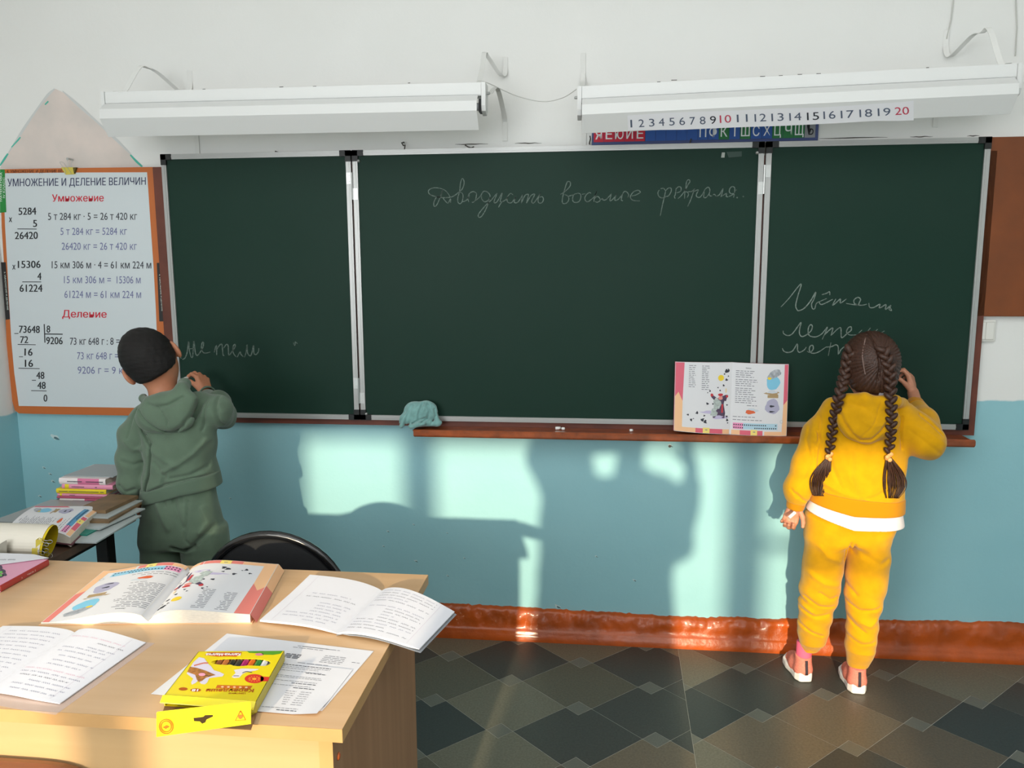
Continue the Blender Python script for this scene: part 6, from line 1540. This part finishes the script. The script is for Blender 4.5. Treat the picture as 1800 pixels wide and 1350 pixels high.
braid([(1497,612,.006),(1490,630,.007),(1487,648,.008),(1485,664,.010),(1480,680,.014),(1474,697,.018),(1470,714,.018),(1466,735,.016),(1463,757,.014),(1460,778,.013),(1458,797,.012)], .0165, 'l', [(1458,804,2),(1452,815,6),(1447,828,11),(1443,842,14),(1440,857,12),(1440,872,7)], (1457,801))
braid([(1551,610,.006),(1560,627,.007),(1565,645,.008),(1565,662,.010),(1564,680,.014),(1566,697,.016),(1567,714,.016),(1568,735,.015),(1567,757,.014),(1565,778,.013),(1562,796,.012)], .0168, 'r', [(1562,804,2),(1566,816,7),(1570,830,12),(1572,845,15),(1572,860,14),(1568,876,8)], (1562,802))
# faces: eyes with irises, brows, lips
def face(fn, R, who, browm):
    em = mat('eye_white', (236, 234, 230), .2, .5); im = mat('brown_iris', (60, 38, 26), .2, .6); lm = mat('child_lips', (190, 104, 96), .5)
    for s in (-1, 1):
        def ball(c, r, m_, nm, par, sq=1.0):
            b = MB(); b.lathe([(0, -r), (r*.7, -r*.7), (r, 0), (r*.7, r*.7), (0, r)], (0, 0, 0), 'y', 14)
            b.v = [tuple(np.array(c)+R@np.array([x, y, z*sq])) for x, y, z in b.v]; return part(nm, b, m_, par, smooth=True)
        e = ball(fn(s*.030, .0765, .004), .0095, em, 'eye', who, .75); ball(fn(s*.030, .0825, .004), .0046, im, 'iris', e)
        b = MB(); b.strip([fn(s*.016, .0865, .023), fn(s*.030, .0850, .027), fn(s*.043, .076, .023)], .005, .002, R@np.array([0, 0, 1.])); part('eyebrow', b, browm, who)
    b = MB(); P6 = [fn(x, .0865-abs(x)*.25, -.0475+.10*abs(x)) for x in (-.017, -.008, 0, .008, .017)]; b.tube(P6, [.001, .0034, .0038, .0034, .001], 8); part('lips', b, lm, who, smooth=True)
face(lambda a, b, c: np.array([hx+a, Y0+b, hz+c]), np.eye(3), girl, hairg)
def stick(p, q, r, lab): single('chalk_stick', MB().tube([p, q], r, 12), cw, lab, 'chalk', bevel=.0008)
c0 = g(1391.5, 906.5, -.345); stick(c0+np.array([-.009, -.004, -.006]), c0+np.array([.012, .006, .010]), .0055, 'short white chalk held in the lowered left hand of the girl in yellow')
c1 = tipR+np.array([-.004, .002, .004]); e1 = np.array([c1[0]-.006, -.0012, c1[2]+.006]); d1 = (e1-c1)/np.linalg.norm(e1-c1); stick(e1-d1*.045, e1, .0045, 'white chalk in the raised hand of the girl, touching the right leaf')
# label of the hoodie at the nape
p = g(1552, 693, Y0-.075); part('neck_label', MB().prism([p+[.014*math.cos(k*math.pi/6), -.003, .0085*math.sin(k*math.pi/6)] for k in range(12)], (0, .0012, 0)), mat('label_grey', (150, 146, 150), .6), girl)

# ================================================================== BOY IN GREEN
B0 = -.58
gk = knit('sage_green_knit', (97, 117, 98)); gk2 = mat('sage_green_rib', (90, 109, 92), .88, .15, bump=(500, .3, .001), sheen=.2); skb = skin_m('child_skin_tan', (196, 132, 100)); hairb = mat('black_short_hair', (26, 23, 22), .6, .3, noise=(300, .3), bump=(700, .8, .002))
boy = thing('person', (.3, -.56, 0), 'boy with short black hair in a sage green hooded tracksuit writing on the left leaf', 'person')
bh = g(264, 632, B0+.0); Rb = rotm('Z', 25) @ rotm('Y', -30)
def LB(a, b, c): return bh+Rb@np.array([a, b, c])       # head-local: x right, y face, z crown
bsL, bsR = g(255, 735, B0), g(356, 713, B0+.015); beL, bwL = g(236, 808, B0), g(243, 872, B0-.0); beR, bwR = g(394, 731, -.40), g(364, 692, -.15)
bhL, bhR = g(290, 912, B0), g(350, 910, B0)
hB, tB = hand(bwR, (-.40, .30, .86), (-.35, -.9, .1), (-.85, .5, -.2), 1.1, curls=((38, 52, 24), (36, 46, 24), (32, 40, 24), (30, 36, 22)), thumb=(22, 0, 4))
hBL, tBL = hand(bwL, (.06, .25, -.95), (.3, .9, 0), (.9, -.2, -.2), .95, curls=((20, 25, 20),)*4, thumb=(30, 12, 12))
bcx = g(318, 800, B0)[0]
def boy_body(P):
    d = ell(P, LB(0, -.002, .008), (.076, .090, .094), Rb); d = sm(d, ell(P, LB(0, .022, -.042), (.056, .064, .060), Rb), .03)
    d = sm(d, ell(P, LB(0, .090, -.016), (.010, .014, .015), Rb), .012); d = sm(d, cap(P, LB(-.017, .080, -.046), LB(.017, .080, -.046), .008, .008), .008)
    for s in (-1, 1):
        d = sM(d, -ell(P, LB(s*.029, .090, .006), (.015, .012, .009), Rb), .008)
        e = ell(P, LB(s*.082, -.004, -.012), (.010, .020, .031), Rb@rotm('Z', s*26)); e = sM(e, -ell(P, LB(s*.092, -.0, -.010), (.006, .011, .018), Rb), .004); d = sm(d, e, .006)
    nb_ = g(291, 712, B0); d = sm(d, cap(P, LB(.0, -.012, -.055), nb_, .043, .046), .022)
    nb2 = g(300, 745, B0); d = sm(d, cap(P, nb_, nb2, .044, .055), .02)
    d = sm(d, loft(P, [(.66, bcx, B0, .08, .05), (.74, bcx, B0, .085, .05), (.87, bcx, B0, .08, .05), (.97, bcx, B0, .09, .05)]), .03)
    for a, b, c in ((bsL, beL, bwL), (bsR, beR, bwR)): d = sm(d, chain(P, [a, b, c], [.034, .027, .020], .012), .02)
    for x, a in ((bhL, -.03), (bhR, .04)):
        kn = np.array([x[0]+a*.4, B0+.005, .33]); an = np.array([x[0]+a*.6, B0-.005, .06]); d = sm(d, chain(P, [x, kn, an], [.048, .036, .027], .02), .015); d = sm(d, cap(P, an+[0, 0, -.015], an+[a*.3, .10, -.03], .026, .022), .015)
    d = sm(d, prims(P, hB), .006); d = sm(d, prims(P, hBL), .006)
    return d.astype(F4)
lo, hi = box_of([g(205, 600, B0), g(412, 740, B0), (.2, B0-.1, .02), (.2, -.003, 1.2), (.2, -.3, 1.31), bwL+[-.03, 0, -.1]], .02); lo[2] = .012; hi[1] = -.002
sculpt('body', boy_body, lo, hi, .0032, skb, boy)
BTS = pxl([(700,272,352,.045),(708,252,368,.060),(722,245,377,.070),(745,247,380,.080),(775,255,377,.086),(805,258,374,.088),(830,257,380,.092),(850,256,384,.094),(872,254,381,.092),(895,252,379,.090)], B0)
def bhem(P, vl, vm, vr):
    a, b, c = g(253, vl, B0-.08), g(315, vm, B0-.09), g(380, vr, B0-.08); return np.interp(P[:, 0], [a[0], b[0], c[0]], [a[2], b[2], c[2]])
def btor(P, off=0): return loft(P, BTS, 2.3, .02)-off
def bsl(P):
    a = chain(P, [bsL+[.008, 0, 0], g(240, 768, B0), beL+[.0, 0, 0], g(237, 848, B0-.005), bwL+[.002, 0, .016]], [.052, .054, .053, .048, .033], .02)
    b = chain(P, [bsR+[-.008, 0, 0], g(380, 722, B0+.01), beR+[-.006, 0, .0], g(383, 709, -.285), bwR+[.004, -.01, -.010]], [.048, .048, .044, .041, .030], .02); return a, b
def bhood(P):
    d = ell(P, g(293, 722, B0-.075), (.108, .040, .062), rotm('Y', -22)); d = sm(d, ell(P, g(306, 738, B0-.085), (.066, .030, .042), rotm('Y', -10)), .02)
    rim = [g(256, 706, B0+.04), g(252, 700, B0-.02), g(266, 706, B0-.07), g(288, 708, B0-.09), g(306, 700, B0-.085), g(320, 684, B0-.06), g(326, 674, B0-.02), g(322, 684, B0+.04)]
    r = chain(P, rim, [.012, .014, .015, .014, .016, .019, .018, .014], .01); return sm(d, r, .016)
BC = [([(250,722),(262,736),(275,747),(292,757),(310,757),(328,746),(340,728),(346,706)], B0-.08, .0045, .008), ([(279,714),(290,724),(298,738),(300,746)], B0-.1, .002, .0035), ([(262,712),(275,716),(300,712),(320,700)], B0-.1, .006, .006), ([(236,722),(230,745),(226,770)], B0-.05, .003, .004),
      ([(243,742),(250,760),(262,776),(268,782)], B0-.06, .004, .010), ([(256,765),(266,778),(266,800),(262,840),(255,865)], B0-.07, .0045, .010), ([(262,790),(285,808),(305,820)], B0-.09, .009, -.005), ([(285,830),(310,818),(335,800),(350,780)], B0-.09, .007, -.006), ([(270,815),(290,838),(285,850)], B0-.09, .005, .004), ([(300,842),(330,838),(352,826),(366,815)], B0-.09, .006, .005),
      ([(372,775),(362,800),(350,828)], B0-.08, .004, .008), ([(256,868),(290,852),(330,844),(372,842)], B0-.09, .0035, .007), ([(252,876),(280,858),(310,852)], B0-.09, .003, .005), ([(222,808),(240,815),(255,812)], B0-.03, .006, .004), ([(218,850),(228,862),(240,858)], B0-.03, .005, .006), ([(225,775),(238,790),(250,788)], B0-.04, .007, -.004),
      ([(370,700),(377,725),(380,750)], B0-.05, .004, .006), ([(392,708),(400,722)], B0, .004, -.003), ([(352,700),(350,730),(347,760)], B0-.08, .003, .004), ([(225,700),(230,720)], B0-.05, .004, 0)]
def bhood_f(P):
    a, b = bsl(P); d = sm(btor(P), a, .010); d = sm(d, b, .020); d = sm(d, bhood(P), .006); d = crease(P, d, [(q[0], q[1], q[2]*1.1, q[3]*1.35) for q in BC]); d = wob(P, d, .0024, 46, 13)
    tr = btor(P)-.012; ar = np.minimum(a, b)-.004; d = np.where(tr < ar, sM(d, bhem(P, 868, 850, 840)-P[:, 2], .004), d)
    for w_, e_ in ((bwL, g(237, 848, B0-.005)), (bwR, g(383, 709, -.285))):
        ax = (w_-e_)/np.linalg.norm(w_-e_); c = (P-(w_-ax*.012).astype(F4))@ax.astype(F4); near = np.sqrt(((P-w_.astype(F4))**2).sum(1)) < .06; d = np.where(near, np.maximum(d, c), d)
    d = sM(d, -cap(P, LB(0, -.012, -.05), g(292, 716, B0), .050, .050), .006); return d.astype(F4)
lo, hi = box_of([g(208, 900, B0), g(415, 660, B0), (.2, B0-.14, .9), (.2, -.12, .9)], .012); sculpt('hoodie', bhood_f, lo, hi, .0036, gk, boy)
def bband(P): z = P[:, 2]; d = btor(P, .002); d = sM(d, np.maximum(z-bhem(P, 868, 850, 840)-.004, bhem(P, 890, 873, 865)-z), .006); return np.maximum(d, -(btor(P)+.008)).astype(F4)
lo, hi = box_of([g(240, 905, B0-.1), g(392, 830, B0-.1), (.2, B0+.11, .7)], .01); sculpt('hem_band', bband, lo, hi, .003, gk2, boy)
for w_, e_ in ((bwL, g(237, 848, B0-.005)), (bwR, g(383, 709, -.285))):
    lo, hi = box_of([w_], .055); sculpt('cuff', lambda P: cuff(P, w_, e_, .032, .028, -.016, .018), lo, hi, .0028, gk2, boy)
def leg_s(x0, ax): return [(.64, x0, B0, .070, .075), (.55, x0, B0, .074, .082), (.42, x0+ax*.3, B0, .075, .076), (.33, x0+ax*.5, B0+.003, .068, .070), (.2, x0+ax*.8, B0+.0, .058, .060), (.10, x0+ax, B0-.004, .052, .054), (.075, x0+ax, B0-.005, .038, .040), (.055, x0+ax, B0-.005, .036, .038)]
xl_, xr_ = g(293, 960, B0)[0]-.004, g(364, 960, B0)[0]-.006
bhip = pxl([(845,262,376,.080),(868,256,379,.084),(900,251,385,.096),(930,250,390,.100),(955,250,392,.096)], B0)
BT = [([(322,885),(324,915),(322,950),(332,965)], B0-.1, .003, .004), ([(366,872),(372,900),(382,960)], B0-.07, .003, .003), ([(300,965),(318,972),(335,966)], B0-.1, .006, .010), ([(335,962),(352,945),(366,930)], B0-.1, .006, .008), ([(270,885),(280,905),(295,930)], B0-.1, .008, -.005), ([(300,880),(305,900),(318,930)], B0-.1, .006, .005), ([(345,900),(355,925),(345,940)], B0-.1, .008, -.005), ([(282,878),(285,892)], B0-.1, .003, .004), ([(296,876),(299,890)], B0-.1, .003, .004), ([(312,874),(314,888)], B0-.1, .003, .004)]
def bpants(P):
    d = sm(loft(P, leg_s(xl_, -.02), 2.1, .01), loft(P, leg_s(xr_, .02), 2.1, .01), .004); d = sm(d, loft(P, bhip, 2.2, .02), .02); d = crease(P, d, [(q[0], q[1], q[2]*1.1, q[3]*1.4) for q in BT])
    d = d+.0022*np.sin(P[:, 2]*90+P[:, 0]*40)*np.clip((.5-P[:, 2])/.2, 0, 1); return wob(P, d, .0028, 40, 19).astype(F4)
lo, hi = box_of([(xl_-.09, B0-.11, .05), (xr_+.10, B0+.11, .80)], .012); sculpt('trousers', bpants, lo, hi, .004, gk, boy)
for x in (xl_-.02, xr_+.02):
    H = np.array([x, B0-.045, 0]); 
    def bs_f(P, H=H):
        d = chain(P, [H+[0, .03, .034], H+[0, .08, .034], H+[0, .14, .026]], [.031, .033, .026], .02); d = sm(d, cap(P, H+[0, .035, .04], H+[0, .04, .07], .03, .027), .012); return sM(sM(d, P[:, 2]-.07, .004), .012-P[:, 2], .004).astype(F4)
    lo, hi = box_of([H, H+[0, .18, .09]], .045); lo[2] = 0; s_ = sculpt('sneaker', bs_f, lo, hi, .0032, mat('dark_sneaker', (44, 46, 50), .7), boy)
    b = MB(); n = 28; o = []
    for k in range(n): a = 2*math.pi*k/n; yy = .085+.088*math.sin(a); o.append((H[0]+(.035-.05*(abs(math.sin(a))**6)*.2)*math.cos(a), H[1]+yy, .001))
    b.prism(o, (0, 0, .018)); part('sole', b, solm, s_)
def bhair(P):
    q = (P-bh.astype(F4))@Rb.astype(F4); x, y, z = q[:, 0], q[:, 1], q[:, 2]
    d = ell(P, LB(0, -.003, .010), (.083, .095, .100), Rb); d = sm(d, ell(P, LB(0, -.040, -.036), (.058, .048, .046), Rb), .025)
    lim = np.interp(y, [-.1, -.04, 0, .03, .055, .08, .12], [-.060, -.050, -.018, .012, .045, .066, .075])   # hairline height from nape to forehead
    d = sM(d, lim-z, .012); return wob(P, d, .0008, 260, 5).astype(F4)
lo, hi = box_of([bh], .13); sculpt('hair', bhair, lo, hi, .0028, hairb, boy)
face(lambda a, b, c: LB(a, b+.001, c+.002), Rb, boy, hairb)
c = tB+np.array([-.004, .004, .006]); e_ = np.array([c[0]-.01, -.0012, c[2]+.006]); d_ = (e_-c)/np.linalg.norm(e_-c); stick(c-d_*.012, c+d_*min(.05, np.linalg.norm(e_-c)), .006, 'white chalk between the fingers of the boy in green at the left leaf')

# ================================================================== the adult holding the camera (his shadow falls on the blue wall)
def P_(x, y, z): return np.array([x+.02, y, z], float)
AD = -.07
ph = thing('person', (1.47, -3.42, 0), 'adult holding up the phone, seen only by the shadow on the blue wall', 'person')
pc_ = P_(1.46, -3.42, 0)
phL, t1_ = hand(P_(1.575, -3.12, 1.47), (.35, .6, .5), (.6, .6, -.3), (.8, -.1, -.1), 1.2, curl=(25, 30, 20)); phR, t2_ = hand(P_(1.79, -3.12, 1.40), (-.25, .5, .8), (-.6, .6, -.3), (-.8, -.1, -.1), 1.2, curl=(25, 30, 20))
HX = 1.57
def adult(P):
    d = ell(P, (HX, -3.39, 1.66), (.078, .095, .115)); d = sm(d, cap(P, (HX, -3.42, 1.58), (HX-.02, -3.43, 1.42), .05, .055), .03)
    for pr in (phL, phR): d = sm(d, prims(P, pr), .01)
    d = sm(d, chain(P, [P_(1.30, -3.42, 1.34), P_(1.22, -3.34, 1.50), P_(1.575, -3.13, 1.47)], [.045, .038, .028], .02), .03); d = sm(d, chain(P, [P_(1.66, -3.42, 1.38), P_(1.74, -3.38, 1.16), P_(1.79, -3.14, 1.38)], [.045, .038, .028], .02), .03)
    for s in (-1, 1): d = sm(d, chain(P, [pc_+[s*.1, 0, .88], pc_+[s*.12, .01, .48], pc_+[s*.13, -.02, .08]], [.09, .06, .045], .03), .03); d = sm(d, cap(P, pc_+[s*.13, -.02, .05], pc_+[s*.14, .14, .03], .04, .03), .02)
    return sm(d, loft(P, [(.85, 1.48, -3.42, .15, .10), (1.1, 1.48, -3.42, .13, .09), (1.36, 1.48, -3.42, .17, .08), (1.40, 1.54, -3.42, .10, .07)]), .04).astype(F4)
sculpt('body', adult, (1.0, -3.6, .005), (1.95, -2.99, 1.82), .010, skb, ph)
def jumper(P):
    d = loft(P, [(.70, 1.463, -3.42, .285, .15), (1.0, 1.463, -3.42, .265, .14), (1.28, 1.473, -3.42, .26, .13), (1.36, 1.51, -3.42, .20, .10), (1.40, 1.54, -3.42, .12, .07)], 2.3, .03)
    d = sm(d, chain(P, [P_(1.28, -3.42, 1.28), P_(1.215, -3.36, 1.46), P_(1.30, -3.28, 1.53), P_(1.53, -3.15, 1.49)], [.075, .070, .062, .045], .03), .03); d = sm(d, cap(P, P_(1.335, -3.42, 1.34), P_(1.33, -3.40, 1.47), .078, .07), .02); return wob(P, sm(d, chain(P, [P_(1.585, -3.42, 1.40), P_(1.69, -3.42, 1.33), P_(1.725, -3.40, 1.14), P_(1.79, -3.16, 1.33)], [.05, .065, .06, .04], .03), .03), .004, 20).astype(F4)
sculpt('jumper', jumper, (.95, -3.65, .66), (1.95, -3.05, 1.64), .011, mat('grey_jumper', (96, 100, 112), .9), ph)
sculpt('skirt', lambda P: loft(P, [(.20, 1.463, -3.42, .30, .20), (.6, 1.463, -3.42, .295, .18), (.78, 1.463, -3.42, .27, .14)], 2.2, .02), (1.0, -3.68, .15), (1.82, -3.16, .82), .014, mat('dark_skirt', (60, 58, 66), .9), ph)
def ahair(P): d = ell(P, (HX, -3.415, 1.67), (.098, .112, .125)); return sM(d, -ell(P, (HX, -3.29, 1.62), (.085, .09, .11)), .01).astype(F4)
sculpt('hair', ahair, (HX-.14, -3.58, 1.5), (HX+.14, -3.25, 1.84), .009, hairg, ph)

for s in (-1, 1): sculpt('shoe', lambda P: sM(sm(cap(P, pc_+[s*.13, -.03, .045], pc_+[s*.14, .15, .035], .052, .045), cap(P, pc_+[s*.13, -.03, .05], pc_+[s*.13, -.03, .085], .05, .045), .02), .002-P[:, 2], .004).astype(F4), pc_+[s*.13-.09, -.14, 0], pc_+[s*.13+.09, .24, .16], .008, mat('dark_sneaker', (44, 46, 50), .7), ph)
